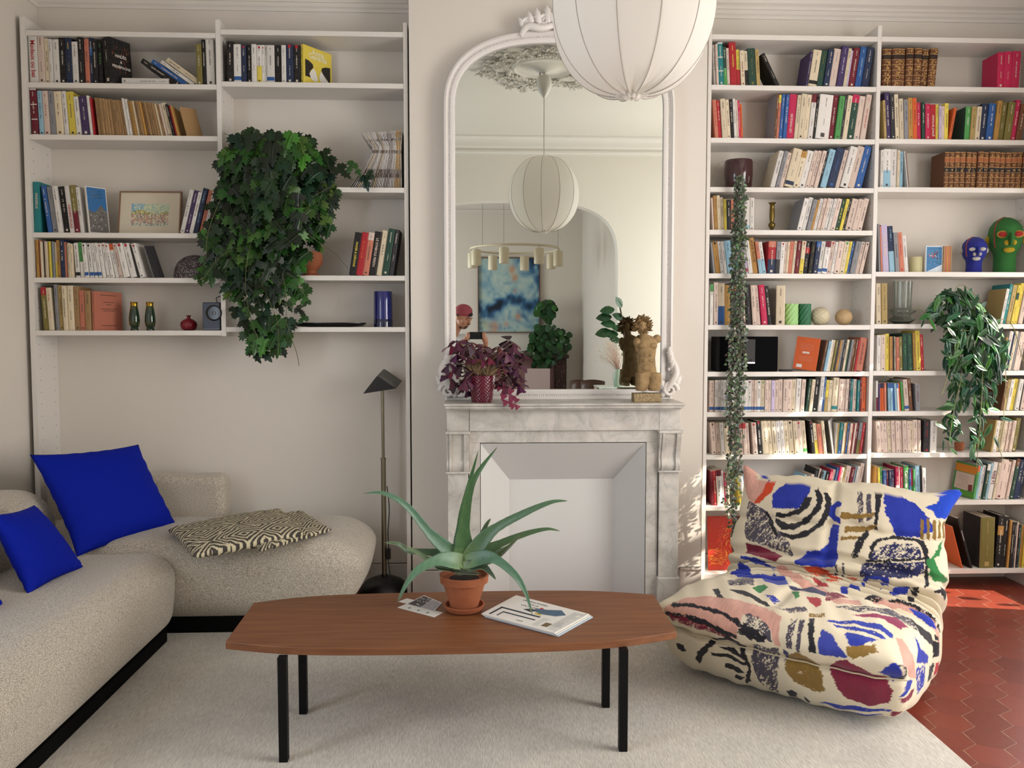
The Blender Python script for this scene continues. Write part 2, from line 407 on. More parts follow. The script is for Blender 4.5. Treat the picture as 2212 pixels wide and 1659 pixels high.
# ================================================================== bookcases
SHELF_T = 0.026
def zt(u, v): return P(u, v, YF).z
COLS = {'La': (75.5, 478), 'Lb': (488, 875.5), 'Ra': (1530, 1880.6), 'Rb': (1889, 2230)}
LV = {'La': (270, [68, 180, 292, 503, 600, 714]), 'Lb': (670, [66, 178, 404, 595, 706.5]),
      'Ra': (1700, [76, 185, 299, 405, 497, 591, 702, 803, 890, 982, 1092, 1238]),
      'Rb': (2050, [81, 187, 301, 405, None, 587.5, 700, 801, 888, 978, 1081, 1230])}
SZ = {k: [None if v is None else zt(u, v) for v in vs] for k, (u, vs) in LV.items()}
CX = {k: (P(a, 700, YF).x, P(b_, 700, YF).x) for k, (a, b_) in COLS.items()}
CX['Rb'] = (CX['Rb'][0], XR - 0.03)
CX['La'] = (CX['La'][0], CX['La'][1])
def bookcase(name, label, cols, xl, xr, ztop):
    root = thing(name, label, 'bookcase', ((xl + xr) / 2, (YF + YB) / 2, 0))
    us = [(xl, CX[cols[0]][0])] + [(CX[cols[0]][1], CX[cols[1]][0])] + [(CX[cols[1]][1], xr)]
    for q_, (a, c) in enumerate(us):
        b = MB(); b.box((a, YF, SZ['La'][5] - 0.03 if (q_ == 1 and cols[0] == 'La') else 0), (c, YB - 0.001, ztop)); b.build('upright', white_m, root, bevel=0.001)
        h = MB()                                       # peg holes
        for z in np.arange(1.5 if (q_ == 1 and cols[0] == 'La') else 0.35, 3.0, 0.064):
            for y in (YF + 0.04, YB - 0.045):
                for x, s in ((a, -1), (c, 1)):
                    if (x == xl) or (x == xr): continue
                    h.box((min(x, x + s * 0.0006), y - 0.0022, z - 0.0022), (max(x, x + s * 0.0006), y + 0.0022, z + 0.0022))
        if h.v: h.build('peg_holes', mat('peg_hole_dark', '4a443e', 0.8), root)
    for c in cols:
        for z in SZ[c]:
            if z is None: continue
            b = MB(); b.box((CX[c][0] + .0005, YF + 0.001, z - SHELF_T), (CX[c][1] - .0005, YB - 0.001, z)); b.build('shelf', white_m, root, bevel=0.001)
    return root
bookcase('bookcase', 'white bookcase above the beige corner sofa, left of the fireplace', ('La', 'Lb'), P(64, 700, YF).x, P(884.3, 700, YF).x, zt(470, 42))
bookcase('bookcase', 'tall full white bookcase right of the fireplace behind the patterned armchair', ('Ra', 'Rb'), P(1522.4, 700, YF).x, XR, zt(1900, 55))

# ------------------------------------------------------------------ books
PAL = dict(W='e2ddd6', C='ddcdb0', P='dcc6b8', K='100f12', N='1c2c4c', B='2a5a9a', R='b3202c', M='6e1428', G='4f9a52', D='1f4638', T='1a7d80',
           Y='e3cd52', O='d8622c', A='b98a44', H='6b4226', E='8c8c90', L='c9bad6', I='94bdd0', S='c97a62', V='40305c', Q='a58258', X='c21e50', Z='2e2d32', U='b49a60', J='7a7036')
NAMES = dict(W='white', C='cream', P='pale pink', K='black', N='navy', B='blue', R='red', M='maroon', G='green', D='dark green', T='teal', Y='yellow',
             O='orange', A='tan', H='brown', E='grey', L='lilac', I='light blue', S='terracotta pink', V='purple', Q='kraft brown', X='crimson', Z='charcoal', U='khaki', J='olive green')
paper_m = mat('book_paper', 'ffffff', 0.55, spec=0.3, attr=True, noise=(90, '8a8076', 0.10))
DARK = set('KNMDHVZBRTXJ')
def ink_for(c): return lin('d9cfbe') if c in DARK else lin('4a4244')
def shade(c, r):
    k = r.uniform(0.88, 1.08); return tuple(min(0.9, x * k) for x in c)
def book_mesh(w, h, d, c, opts, r, gilt=False):
    """spine towards -y, standing on z = 0, from x = 0 to w"""
    base = shade(lin(PAL[c]), r); b = MB()
    page = lin('d8cbb2') if r.random() < 0.6 else lin('e4dccb')
    hard = w > 0.03 or opts.get('g')
    bulge = min(0.0035, w * 0.12) if 'g' not in opts else w * 0.2
    xs = [0, w * 0.12, w * 0.5, w * 0.88, w]; yy = [bulge * 0.9, bulge * 0.25, 0, bulge * 0.25, bulge * 0.9]
    bands = [(0, h, base)]
    if 'l' in opts: bands += [(h * 0.06, h * 0.16, lin(PAL[opts['l']]))]
    if '2' in opts: bands += [(0.0, h * 0.45, lin(PAL[opts['2']]))]
    if 'u' in opts: bands += [(h * 0.82, h, lin(PAL[opts['u']]))]
    if 'm' in opts: bands += [(h * 0.62, h * 0.80, lin(PAL[opts['m']]))]
    if 'g' in opts:
        g = lin('c39a62'); g2 = lin('2a1a12') if opts['g'] == 'K' else lin('1a2230')
        bands += [(h * k, h * k + 0.003, g) for k in (0.02, 0.15, 0.29, 0.43, 0.57, 0.71, 0.84, 0.97)]
        bands += [(h * 0.72, h * 0.84, g2 if opts['g'] == 'K' else lin('a5633a'))]
        if opts['g'] != 'K': bands += [(h * 0.44, h * 0.56, lin('1c2028'))]
    if 'w' in opts:                                     # white-edged labels down the spine
        bands = [(0, h, lin(PAL['W'])), (h * 0.02, h * 0.33, base), (h * 0.35, h * 0.65, base), (h * 0.67, h * 0.97, base)]
    cuts = sorted({0.0, h} | {z for a, q, _ in bands for z in (a, q)})
    def colat(z):
        out = base
        for a, q, cc in bands:
            if a <= z < q: out = cc
        return out
    for z0, z1 in zip(cuts[:-1], cuts[1:]):
        cc = colat((z0 + z1) / 2)
        for k in range(4):
            b.add([(xs[k], yy[k], z0), (xs[k + 1], yy[k + 1], z0), (xs[k + 1], yy[k + 1], z1), (xs[k], yy[k], z1)], [(0, 1, 2, 3)], cc)
    y0 = yy[0]; t = 0.0022 if hard else 0.0006; ins = 0.003 if hard else 0.0
    cov = lin(PAL[opts['c']]) if 'c' in opts else base
    b.box((0, y0, 0), (t, d, h), cov); b.box((w - t, y0, 0), (w, d, h), cov)
    b.box((t, y0 + 0.001, ins), (w - t, d - ins - 0.0005, h - ins), page)
    # the print on the spine: a short broken line of marks
    ink = lin(PAL[opts['i']]) if 'i' in opts else ink_for(c)
    if 'g' in opts:
        for k in (0.08, 0.22, 0.36, 0.50, 0.64, 0.90):
            b.lathe([(0.0001, 0), (0.0001, 0.0001)], (0, 0, 0), 3, base)
            for j in range(5):
                xx = w * (0.25 + 0.5 * r.random()); z = h * k + h * 0.035 * (r.random() * 2 - 1); s = w * 0.11
                b.add([(xx - s, -0.0006, z), (xx, -0.0006, z - s), (xx + s, -0.0006, z), (xx, -0.0006, z + s)], [(0, 1, 2, 3)], lin('c69a58'))
    elif 't' not in opts and w > 0.0105:
        cw = min(0.0075, w * 0.34); 
        runs = [(0.80, 0.93, 0.7), (0.25, 0.72, 1.0)] if r.random() < 0.6 else [(0.62, 0.92, 0.9), (0.2, 0.45, 0.6)]
        for a, q, k in runs:
            z = h * q; zend = h * (a + (q - a) * r.uniform(0, 0.5)); ww = cw * k
            while z > zend:
                s = r.uniform(0.5, 1.0) * ww * 0.75
                if r.random() < 0.86:
                    x0 = w * 0.5 - ww * 0.5 * r.uniform(0.6, 1); x1 = w * 0.5 + ww * 0.5 * r.uniform(0.6, 1)
                    zz = z - s * 0.55
                    b.add([(x0, -0.0005, zz), (x1, -0.0005, zz), (x1, -0.0005, z), (x0, -0.0005, z)], [(0, 1, 2, 3)], ink)
                z -= s
        if 'l' not in opts and r.random() < 0.5:
            b.add([(w * 0.35, -0.0005, h * 0.04), (w * 0.65, -0.0005, h * 0.04), (w * 0.65, -0.0005, h * 0.04 + w * 0.3), (w * 0.35, -0.0005, h * 0.04 + w * 0.3)], [(0, 1, 2, 3)], ink)
        if 'd' in opts:
            b.add([(w * 0.3, -0.0005, h * 0.91), (w * 0.7, -0.0005, h * 0.91), (w * 0.7, -0.0005, h * 0.91 + w * 0.45), (w * 0.3, -0.0005, h * 0.91 + w * 0.45)], [(0, 1, 2, 3)], lin(PAL[opts['d']]))
    return b
def title_on(b, w, h, text, ink, z0=0.15, z1=0.85, size=None, up=False, x=None):
    vs, fs = text_mesh(text, 1.0, 0.0, True)
    L = max(v[0] for v in vs) - min(v[0] for v in vs); s = (z1 - z0) * h / L
    s = min(s, (size or 0.62) * w); out = []
    xc = w * 0.5 if x is None else x
    for vx, vy, vz in vs:
        if up: out.append((xc - vy * s, -0.0008, h * z0 + vx * s))
        else: out.append((xc + vy * s, -0.0008, h * z1 - vx * s))
    b.add(out, fs, ink)
PXM = FPX / YF
ROWN = {}
BOOKS = []          # everything placed: dict(area, desc, row, order, builder...)
def parse(tok):
    tok = tok.strip(); rep = 1
    if '*' in tok: tok, rep = tok.split('*'); rep = int(rep)
    parts = tok.split(':'); head = parts[0]; c = head[0]; nums = head[1:].split(',')
    w = float(nums[0]); h = float(nums[1]) if len(nums) > 1 else None
    o = {}
    for p in parts[1:]:
        o[p[0]] = p[1:] if len(p) > 1 else True
    return c, w, h, o, rep
def row(colname, si, x0, x1, lean, spec, name, h0=75, lean1=None, seed=0, inset=0.018, dep=0.15):
    """a run of books from pixel x0 to x1 of the shelf; the leaning may change from lean to lean1"""
    z = SZ[colname][si]; v = LV[colname][1][si]
    X0, X1 = P(x0, v, YF + inset).x, P(x1, v, YF + inset).x
    X0 = max(X0, CX[colname][0] + 0.002); X1 = min(X1, CX[colname][1] - 0.003)
    items = []; hc = h0
    for tok in spec.split(';'):
        if not tok.strip(): continue
        c, w, h, o, rep = parse(tok)
        if h: hc = h
        for k in range(rep): items.append((c, w, hc, dict(o)))
    r = random.Random(hash((colname, si, int(x0), seed)) & 0xffff if False else (si * 131 + int(x0) * 7 + seed + ord(colname[1])))
    n = len(items); la = lean if lean1 is None else lean1
    angs = [radians(lean + (la - lean) * (i / max(1, n - 1))) for i in range(n)]
    sizes = []
    for c, w, h, o in items: sizes.append([w / PXM, h / PXM * r.uniform(0.985, 1.01)])
    def layout(k):
        pos = []; prev = None; zs = np.linspace(0, 0.32, 60)
        for i in range(n):
            W, H = sizes[i][0] * k, sizes[i][1]; a = angs[i]
            # corners about the lower corner that touches the shelf
            if a >= 0: cs = [(-W * cos(a), W * sin(a)), (0, 0), (H * sin(a), H * cos(a)), (H * sin(a) - W * cos(a), H * cos(a) + W * sin(a))]
            else:
                q = -a; cs = [(0, 0), (W * cos(q), W * sin(q)), (W * cos(q) - H * sin(q), W * sin(q) + H * cos(q)), (-H * sin(q), H * cos(q))]
            lo = np.full(60, np.inf); hi = np.full(60, -np.inf)
            for (xa, za), (xb, zb) in zip(cs, cs[1:] + cs[:1]):
                m0, m1 = min(za, zb), max(za, zb)
                idx = (zs >= m0 - 0.003) & (zs <= m1 + 0.003)
                if abs(zb - za) < 1e-6: xx = np.where(idx, xa, 0); lo[idx] = np.minimum(lo[idx], min(xa, xb)); hi[idx] = np.maximum(hi[idx], max(xa, xb)); continue
                t = np.clip((zs - za) / (zb - za), 0, 1); xx = xa + (xb - xa) * t
                lo[idx] = np.minimum(lo[idx], xx[idx]); hi[idx] = np.maximum(hi[idx], xx[idx])
            if prev is None: off = X0 - min(c_[0] for c_ in cs)
            else:
                ok = np.isfinite(lo) & np.isfinite(prev); off = np.max((prev - lo)[ok]) + 0.0006 if ok.any() else prevx
            pos.append(off); new = hi + off; 
            prev = new if prev is None else np.maximum(np.where(np.isfinite(prev), prev, -np.inf), new)
            prev = np.where(np.isfinite(prev), prev, np.nan); prev = np.where(np.isnan(prev), -np.inf, prev)
        right = np.nanmax(np.where(np.isfinite(prev), prev, -np.inf))
        return pos, right
    k = 1.0
    for it in range(6):
        pos, right = layout(k); tw = sum(s[0] for s in sizes) * k
        k = max(0.4, k * (1 + (X1 - right) / tw))
    pos, right = layout(k)
    ROWN.setdefault(name, [])
    for i, (c, w, h, o) in enumerate(items):
        W, H = sizes[i][0] * k, sizes[i][1]
        y = YF + inset + r.uniform(-0.006, 0.008); d = dep + r.uniform(-0.012, 0.008)
        if 'y' in o: d = float(o['D']) / PXM if 'D' in o else d
        B = dict(c=c, W=W, H=H, o=o, a=angs[i], x=pos[i], y=y, z=z, d=min(d, YB - y - 0.004), name=name, r=random.Random(r.random()), area=W * H)
        BOOKS.append(B); ROWN[name].append(B)
FEAT = {'l': '{} foot', '2': '{} lower half', 'u': '{} top', 'm': '{} band'}
def book_desc(B):
    c, o = B['c'], B['o']
    size = 'thick' if B['W'] > 0.036 else ('thin' if B['W'] < 0.0165 else '')
    kind = 'book'
    s = ' '.join(x for x in (size, NAMES[c], kind) if x)
    if 'g' in o: return s.replace('brown book', 'gilt-banded leather volume')
    for k, f in FEAT.items():
        if k in o: return s + ' with ' + f.format(NAMES[o[k]])
    if 'n' in o: return s + ' ' + o['n']
    return s
ORD = ['first', 'second', 'third', 'fourth', 'fifth', 'sixth', 'seventh', 'eighth', 'ninth', 'tenth', 'eleventh', 'twelfth', 'thirteenth', 'fourteenth', 'fifteenth',
       'sixteenth', 'seventeenth', 'eighteenth', 'nineteenth', 'twentieth', 'twenty-first', 'twenty-second', 'twenty-third', 'twenty-fourth', 'twenty-fifth', 'twenty-sixth', 'twenty-seventh', 'twenty-eighth']
def make_books(limit=292):
    order = sorted(BOOKS, key=lambda B: -B['area'] - (1 if ('t' in B['o'] or 'y' in B['o']) else 0))
    single = set(id(B) for B in order[:limit]); rest = MB(); n = 0
    for name, bs in ROWN.items():
        descs = [book_desc(B) for B in bs]
        for i, B in enumerate(bs):
            d = descs[i]; tot = descs.count(d); k = descs[:i + 1].count(d)
            if tot == 1: lab = f'{d} on {name}'
            elif k == 1: lab = f'leftmost {d} on {name}'
            elif k == tot: lab = f'rightmost {d} on {name}'
            else: lab = f'{ORD[k - 1]} {d} from left on {name}'
            B['label'] = lab
    for B in BOOKS:
        o = B['o']; b = book_mesh(B['W'], B['H'], B['d'], B['c'], o, B['r'])
        if 't' in o:
            ink = lin(PAL[o['i']]) if 'i' in o else ink_for(B['c'])
            title_on(b, B['W'], B['H'], o['t'], ink, float(o.get('a', 0.12)), float(o.get('b', 0.9)), float(o.get('s', 0.66)), up='^' in o)
        W, a = B['W'], B['a']
        sx = -W if a >= 0 else 0.0
        M = Matrix.Rotation(a, 4, 'Y') @ Matrix.Translation((sx, 0, 0))
        if 'y' in o:                                    # turned so that its cover shows
            yw = radians(float(o['y']))
            M = M @ Matrix.Rotation(yw, 4, 'Z')
            cover_art(b, B, o)
        b.xf(M)
        if id(B) in single:
            ob = b.build('book', paper_m, None, local=True); ob.location = (B['x'], B['y'], B['z'] + 0.0004)
            tag(ob, B['label'], 'book', 'books on ' + B['name'])
        else:
            b.xf(Matrix.Translation((B['x'], B['y'], B['z'] + 0.0004)))
            rest.add(b.v, [], None)
            o0 = len(rest.v) - len(b.v)
            for f, c in zip(b.f, b.c): rest.f.append([i + o0 for i in f]); rest.m.append(0); rest.c.append(c)
            n += 1
    if n:
        ob = rest.build('thin_books', paper_m); tag(ob, 'thin books and booklets filling the gaps in both white bookcases', 'books', kind='stuff')
    print('BOOKS', len(BOOKS), 'rest', n)
def cover_art(b, B, o):
    """print on the cover board that the photo shows (the side away from the neighbour)"""
    W, H, d = B['W'], B['H'], B['d']; side = W + 0.0007 if B['x'] < 0 or o.get('S') == 'r' else -0.0007
    def q(y0, z0, y1, z1, c): b.add([(side, y0 * d, z0 * H), (side, y1 * d, z0 * H), (side, y1 * d, z1 * H), (side, y0 * d, z1 * H)], [(0, 1, 2, 3)], lin(c))
    def tx(s, yc, zc, size, c):
        vs, fs = text_mesh(s, size, 0.0, True, 'CENTER'); k = 1 if side > 0 else -1
        b.add([(side + k * 0.0004, d * yc + k * v[0], H * zc + v[1]) for v in vs], fs, lin(c))
    def poly(pts, c, e=0.0003): b.add([(side + (e if side > 0 else -e), d * y, H * z) for y, z in pts], [tuple(range(len(pts)))], lin(c))
    art = o.get('p'); r = B['r']
    if art == 'hades':
        for k in range(60):
            y, z, s = r.uniform(.05, .95), r.uniform(.25, .9), r.uniform(.01, .035)
            poly([(y - s, z), (y, z - s), (y + s, z), (y, z + s * 1.3)], r.choice(['6a2c1c', '8a4a2a', '4a2018', '23301c']))
        tx('HADÈS', .5, .62, d * .17, 'e8e0d8'); tx('&', .5, .5, d * .14, 'e8e0d8'); tx('PERSÉPHONE', .5, .38, d * .145, 'e8e0d8')
    elif art == 'gavalda':
        tx('Anna', .5, .87, d * .2, 'f2ecc8'); tx('Gavalda', .5, .76, d * .2, 'f2ecc8')
        poly([(.06, .64), (.2, .62), (.32, .56), (.34, .48), (.24, .38), (.2, .28), (.24, .2), (.06, .2)], '1a1612')
        poly([(.94, .62), (.78, .6), (.64, .54), (.62, .46), (.72, .34), (.86, .24), (.9, .12), (.94, .1)], '1a1612')
        poly([(.34, .46), (.2, .3), (.26, .16), (.42, .12), (.5, .2), (.46, .3), (.42, .4)], 'e8e4dc')
        poly([(.62, .46), (.54, .3), (.56, .2), (.74, .1), (.86, .18), (.84, .28), (.72, .36)], 'e8e4dc')
        poly([(.3, .02), (.5, .12), (.72, .02)], 'b8862c')
    elif art == 'photo':
        q(.04, .02, .96, .98, '2f6ea8'); poly([(.04, .5), (.04, .02), (.96, .02), (.96, .45), (.8, .55), (.66, .62), (.5, .52), (.3, .44)], '6b6864')
        for k in range(50):
            y, z, s = r.uniform(.1, .9), r.uniform(.04, .5), r.uniform(.02, .05)
            poly([(y - s, z), (y, z - s * .5), (y + s, z), (y, z + s * .5)], r.choice(['4a4744', '8d8984', 'b5b0a8']), 0.0006)
        for z, h_ in ((.9, .012), (.83, .022), (.77, .022)): q(.2, z, .8, z + h_, 'dde6ee')
    elif art == 'title':
        for k, z in enumerate((.9, .72, .66, .55, .5, .12)):
            q(.5 - (.3, .2, .1, .3, .22, .3)[k], z, .5 + (.3, .2, .1, .3, .22, .3)[k], z + .014, '5a3a30')
    elif art == 'back':
        q(.38, .5, .68, .56, 'e8d8d0'); q(.62, .06, .86, .16, 'e8e0dc')
        for z in (.78, .74, .7, .66, .62, .40, .36, .32, .28): q(.22, z, .8, z + .008, 'e08a70')
    elif art == 'lines':
        for i in range(16): q(.15, .2 + i * .035, .15 + r.uniform(.5, .7), .2 + i * .035 + .008, '8c8478')
    elif art == 'panel':
        for i, z in enumerate((.86, .78, .70, .62, .5)): q(.25, z, .9, z + (.04 if i < 4 else .012), '8e989c')
    elif art == 'flower':
        q(.03, .03, .97, .97, '2a2026'); poly([(.1, .6), (.5, .95), (.9, .8), (.8, .5), (.4, .4)], '8fa05a')
    elif art == 'guide':
        q(.02, .02, .98, .16, '5a9c34'); q(.02, .72, .98, .95, 'e08a28'); q(.08, .2, .92, .70, 'e0c8b8')
        for i in range(9): q(.3, .26 + i * .045, .3 + r.uniform(.3, .5), .26 + i * .045 + .01, '7a7068')
        poly([(.1, .2), (.28, .2), (.3, .38), (.12, .4)], '7a3430'); q(.62, .04, .86, .13, 'dfe8dc')
# ------------------------------------------------------------------ the runs of books, shelf by shelf
n = "left bookcase's top left shelf"
row('La', 1, 64, 222, -1, "W18,98:tModaux ou bat:iR:s0.8:nwith red lettering;P14,99;C9,92;W7,90;W14,91:iK;K14,94;N14,92:iY;W13,86;K12,98;S11,92;N8,94:mB;K9,90:cZ;K10,90:iG:y0", n, dep=.17)
row('La', 1, 222, 250, -3, "K12,92:y-28:D52:phades:nwith twisted branches on its cover", n, seed=3)
row('La', 1, 304, 436, -56, "K13,84:cZ;B12,84;W9,82;C13,85", n, lean1=-54, seed=5, inset=0.03)
row('La', 1, 424, 463, -1, "J13,84;K9,94;W19,102", n, seed=9)
n = "left bookcase's second shelf"
row('La', 2, 66, 205, -1.5, "M15,95:w;I12,91;P14,92:iM;E14,92;C17,91:iH;W11,91;Y17,91;W13,80;V20,80;W5,82;R4,80", n, lean1=-5)
row('La', 2, 205, 388, -5, "Q6,78;Q4,77;Q5,77;Q6,76;Q4;Q5,76;Q4;Q6,74;Q5;Q4;Q5,74;W4,78;W5,78;Q4,74;A5,73;C4,74;Q5,73;Q5;A4,72;Q6;Q4,71;Q5;Q5,70;Q4,70;C4,69;Q5;P4,69;C9,70;K5,68;R4,66;A4,64", n, lean1=-13, seed=2)
row('La', 2, 388, 398, -14, "Q5,62:y-34:D40", n, seed=4)
n = "the shelf with the framed watercolour"
row('La', 3, 71, 88, 0, "T16,106:tMARSEILLE:a0.42:b0.78:s0.5", n)
row('La', 3, 92, 182, -7, "B11,98;E15,97;W12,97;K17,98;W13,98:tDERNIÈRE ESCALE:iR:a0.1:b0.6:s0.6:nwith red title;J14,98:2M;W9,97", n, lean1=-5, seed=1)
row('La', 3, 184, 196, -4, "W6,98:y-30:D48:pphoto:nwith blue cover and rocks", n, seed=2)
row('La', 3, 389, 474, 14, "W12,92;V13,92;W11,88;N14,96:iI;S13,92;W9,90;M8,88", n, seed=3)
n = "the shelf with the speckled dome"
row('La', 4, 78, 160, -1, "A8,79;S6,78;C5,76;Z4;P4;C5;Y5;Y4;I4;E4,76;C5,74:2Y;A10,78;N12,80;S5,74;C6,72;C6;C6", n)
row('La', 4, 160, 312, -3, "W9,74:lK;G8,74:2W;W8,73:lB:dK;W9:lB:dK;W7:lB;W7:lB;W7:dR;W7:dR;W7:dR;W8:dO:uO;P7:dR;W13,73:dR;W12:dR;Z4,70;W9,73:dR", n, lean1=-14, seed=1)
row('La', 4, 312, 322, -17, "Z4,70:y-22:D28", n, seed=2)
n = "the shelf with the slide projector"
row('La', 5, 88, 116, -3, "J13,92:uR;C11,90:iR", n, h0=90)
row('La', 5, 117, 198, -2, "E8,97;U11,95;C9,95;C14,94;Q13,92;S13,84;Q14,84", n, lean1=-0.5, seed=1)
row('La', 5, 199, 209, 0, "S6,84:y-20:D76:ptitle", n, seed=2)
n = "left bookcase's top right shelf"
row('Lb', 1, 490, 649, 0, "K16,84:iP;W17,79:lB;N11,79:dR;K12,79;W11,79;W11,79:dR:2Y;W6:dR;W5:dR;W17,78:lB;K16,78;W10,78:iE;N16,80:dR;K16,80:dR", n)
row('Lb', 1, 650, 658, 0, "Y7,80:y-36:D98:pgavalda:nwith black shapes on its cover", n, seed=1, dep=.11)
n = "the shelf with the terracotta goblet"
row('Lb', 3, 754, 864, 9, "K16,92:tANGES & DÉMONS:iY:a0.2:b0.78:s0.5:nwith yellow title;R15,92:tDa Vinci Code:iO:a0.4:b0.8:s0.55;S14,92:uP;K16,94:tLE SYMBOLE PERDU:iP:a0.2:b0.85:s0.6;C14,98:iK;D15,100;Z10,98", n, dep=.16)
# right bookcase, left bay
n = "right bookcase's top left shelf"
row('Ra', 1, 1539, 1642, -3, "W5,88;P5,88;T13,90:w;D9,84:2G;P7,80;R17,93:iY;Y8,78:2R;C10,75:iM;C9,74:2K;D19,80:iJ;U9,77", n, lean1=-4)
row('Ra', 1, 1643, 1684, -27, "K9,76:cK", n, seed=2)
row('Ra', 1, 1740, 1886, 8, "V5,76:cV;C17,78:iK:lK;D14,78:iJ;N12,80;P15,82:iE;V14,88:iL;C7,84;L4,80;M13,85;B13,86:iI;N14,86:cN", n, seed=3)
n = "right bookcase's second shelf, left bay"
row('Ra', 2, 1538, 1606, -5, "S9,84:iR;R8,82;C12,84:iK;C9,82;K8,84;W6,84;P6,82;X5,82;O5,74", n, lean1=-3)
row('Ra', 2, 1672, 1882, 3, "H5,96:cE;S6,95:uY;B8,96;B8,96;X17,97:tLES MARQUES:iP:a0.14:b0.56:s0.62:^:nwith white title;C8,94;C12,96:iK;C11,96;W11,96:uM:iH;K5,94;W30,94;M13,95;G12,94;Z5,93;C10,94;D16,96:uX;P14,95:iE;P12,96:iR", n, lean1=8, seed=1)
n = "the shelf with the dark vine pot"
row('Ra', 3, 1664, 1886, 14, "W9,80:cC;E7,80;P8,78;C16,84:lN;C10,80:uA;W12,82;P7,84;P7,82;P7;K4;I11,84;N16,87:iB;P8,84;W14,90:iK;P13,92;B13,92", n)
n = "the shelf with the brass candlestick"
row('Ra', 4, 1536, 1592, -4, "P5,70;A9,74;C9,74:iA;C9,71;Y8,68;Z12,66;S9,66;W7,66", n, lean1=-1)
row('Ra', 4, 1592, 1629, 0, "H8,70;W17,70:dD:lI;W8,70", n, seed=1)
row('Ra', 4, 1722, 1877, 13, "W9,70:cE;W9,73;E8,68;A5,68;W7,70;P6;P6;W7;W6;P9;D8,68:iY;Y6,70;K6;P13,70;P10;P10", n, seed=2)
n = "the shelf below the brass candlestick"
row('Ra', 5, 1534, 1655, -7, "E4,68;A11,70:iH:dK;W7;W6;I13,72;T8,70;G8;P7;L6:lR;W9,73;A12,78:tANNE FRANK:iH:a0.3:b0.94:s0.7:nwith capital title;S7,70:2I;W8,70:2I", n, lean1=-9)
row('Ra', 5, 1658, 1877, 2, "R18,71:2N:uS;E9,70:2Z;W9:dR;P6;C5;S9,71:iR;C6:dA;M9:uM;C9:2Y:dR;K12:mR;K10:iJ;N11:uB;W9:lB;W12:lB:uM;P10:dR;W6;P13;C11:dG;Y6,71;B6,71;E12:iD;P9:dE;P8:dK", n, lean1=12, seed=1)
n = "the shelf with the green candles"
row('Ra', 6, 1534, 1592, 0, "W7,90:uG;P9,92;C14,91:2B;A13,88:iJ;N12,92:uO", n, lean1=-1.5)
row('Ra', 6, 1596, 1669, -3, "P12,86;K13,88:iE;P9,86;P10,86;X14,88:iP;K10,86", n, lean1=-7, seed=1)
row('Ra', 6, 1675, 1693, 0, "C17,85:y-20:D120:Sr:ppanel", n, seed=2, dep=.12)
n = "the shelf with the black loudspeaker"
row('Ra', 7, 1762, 1771, 8, "O8,72:y56:D50:pback:nwith a barcode", n, seed=7, dep=.12)
row('Ra', 7, 1774, 1874, 10, "H6,70;I7,68;W5,70;C6;J6;Z5;A7;E6;Z6;C6;D5;E6;H6,71;H6;R5;S20,75:t30 000 ANS D'ART:iM:a0.2:b0.85:s0.5:^:nwith sideways title", n, lean1=8)
n = "the shelf just below the black loudspeaker"
row('Ra', 8, 1533, 1680, 0, "P12,70:lB;W6:lB;W7:lB;W7:lB;W7:lB;W7:lB;W8:lB;W7;W9:lB:dK;W10:lB:dK;W9:lB;W9:lB:dM;P6:lB;P6:lB;W9:lB:dD;C9:lB:dG;P7;P8;L8;P8", n)
row('Ra', 8, 1681, 1740, 0, "P8,71;P8;P8;C8,72;W9;P7", n, lean1=3, seed=2)
row('Ra', 8, 1741, 1873, 6, "D7,72;C8,72;K13,76:iW;W9,78;B6,76;Y8,70:2U;C9,70;C15,76:lT;P11,72;P7;P7;Z5,74;T7,72;P9,72;T6,70;M5,76;O13,77", n, lean1=0, seed=1)
n = "the shelf two below the black loudspeaker"
row('Ra', 9, 1533, 1620, -5, "P11,71:dH;P9,70;W9,71;C9,68;P9,69;P9,70;P8;P7:uR;P7:uR;P7", n, lean1=-4)
row('Ra', 9, 1621, 1745, -5, "P10,71:dR;K11,74:dR:iW;C12,74;C9,74;C9;W9,74;W7;C9;C10:dK;C8;P10,73:dR;C9,74:lG", n, lean1=-6, seed=1)
row('Ra', 9, 1746, 1786, -7, "K10,74:dR:iW;C10,68:2Y;S15,66;C9,74", n, seed=2)
row('Ra', 9, 1786, 1792, -9, "W6,74:y-30:D62", n, seed=4)
row('Ra', 9, 1806, 1875, 4, "U5,68:cW;T8,69:2B;C5;A5;B5,68;P6;R5;P4;M7,69;E8:2J;R7,70", n, lean1=7, seed=3)
n = "the shelf behind the armchair's left ear"
row('Ra', 10, 1534, 1577, -3, "M5,78;R9,78;W15,80:uM;W6,78;X8,74:lR;C6,72", n, lean1=-4)
row('Ra', 10, 1590, 1626, -8, "Y7,68;W9,66;I10,68:2T;B8,72", n, seed=3)
row('Ra', 10, 1722, 1874, 14, "I5,68:cI;U9,66;W5;P9,70;K14,82:iE;P5;Z8,75;I10,76;K9;X9,80;P10;B8,85;X6,86;P9,84;J7;P16,86:iH;M12,86:2N;I5;W7,86;P13,92", n, lean1=10, seed=1)
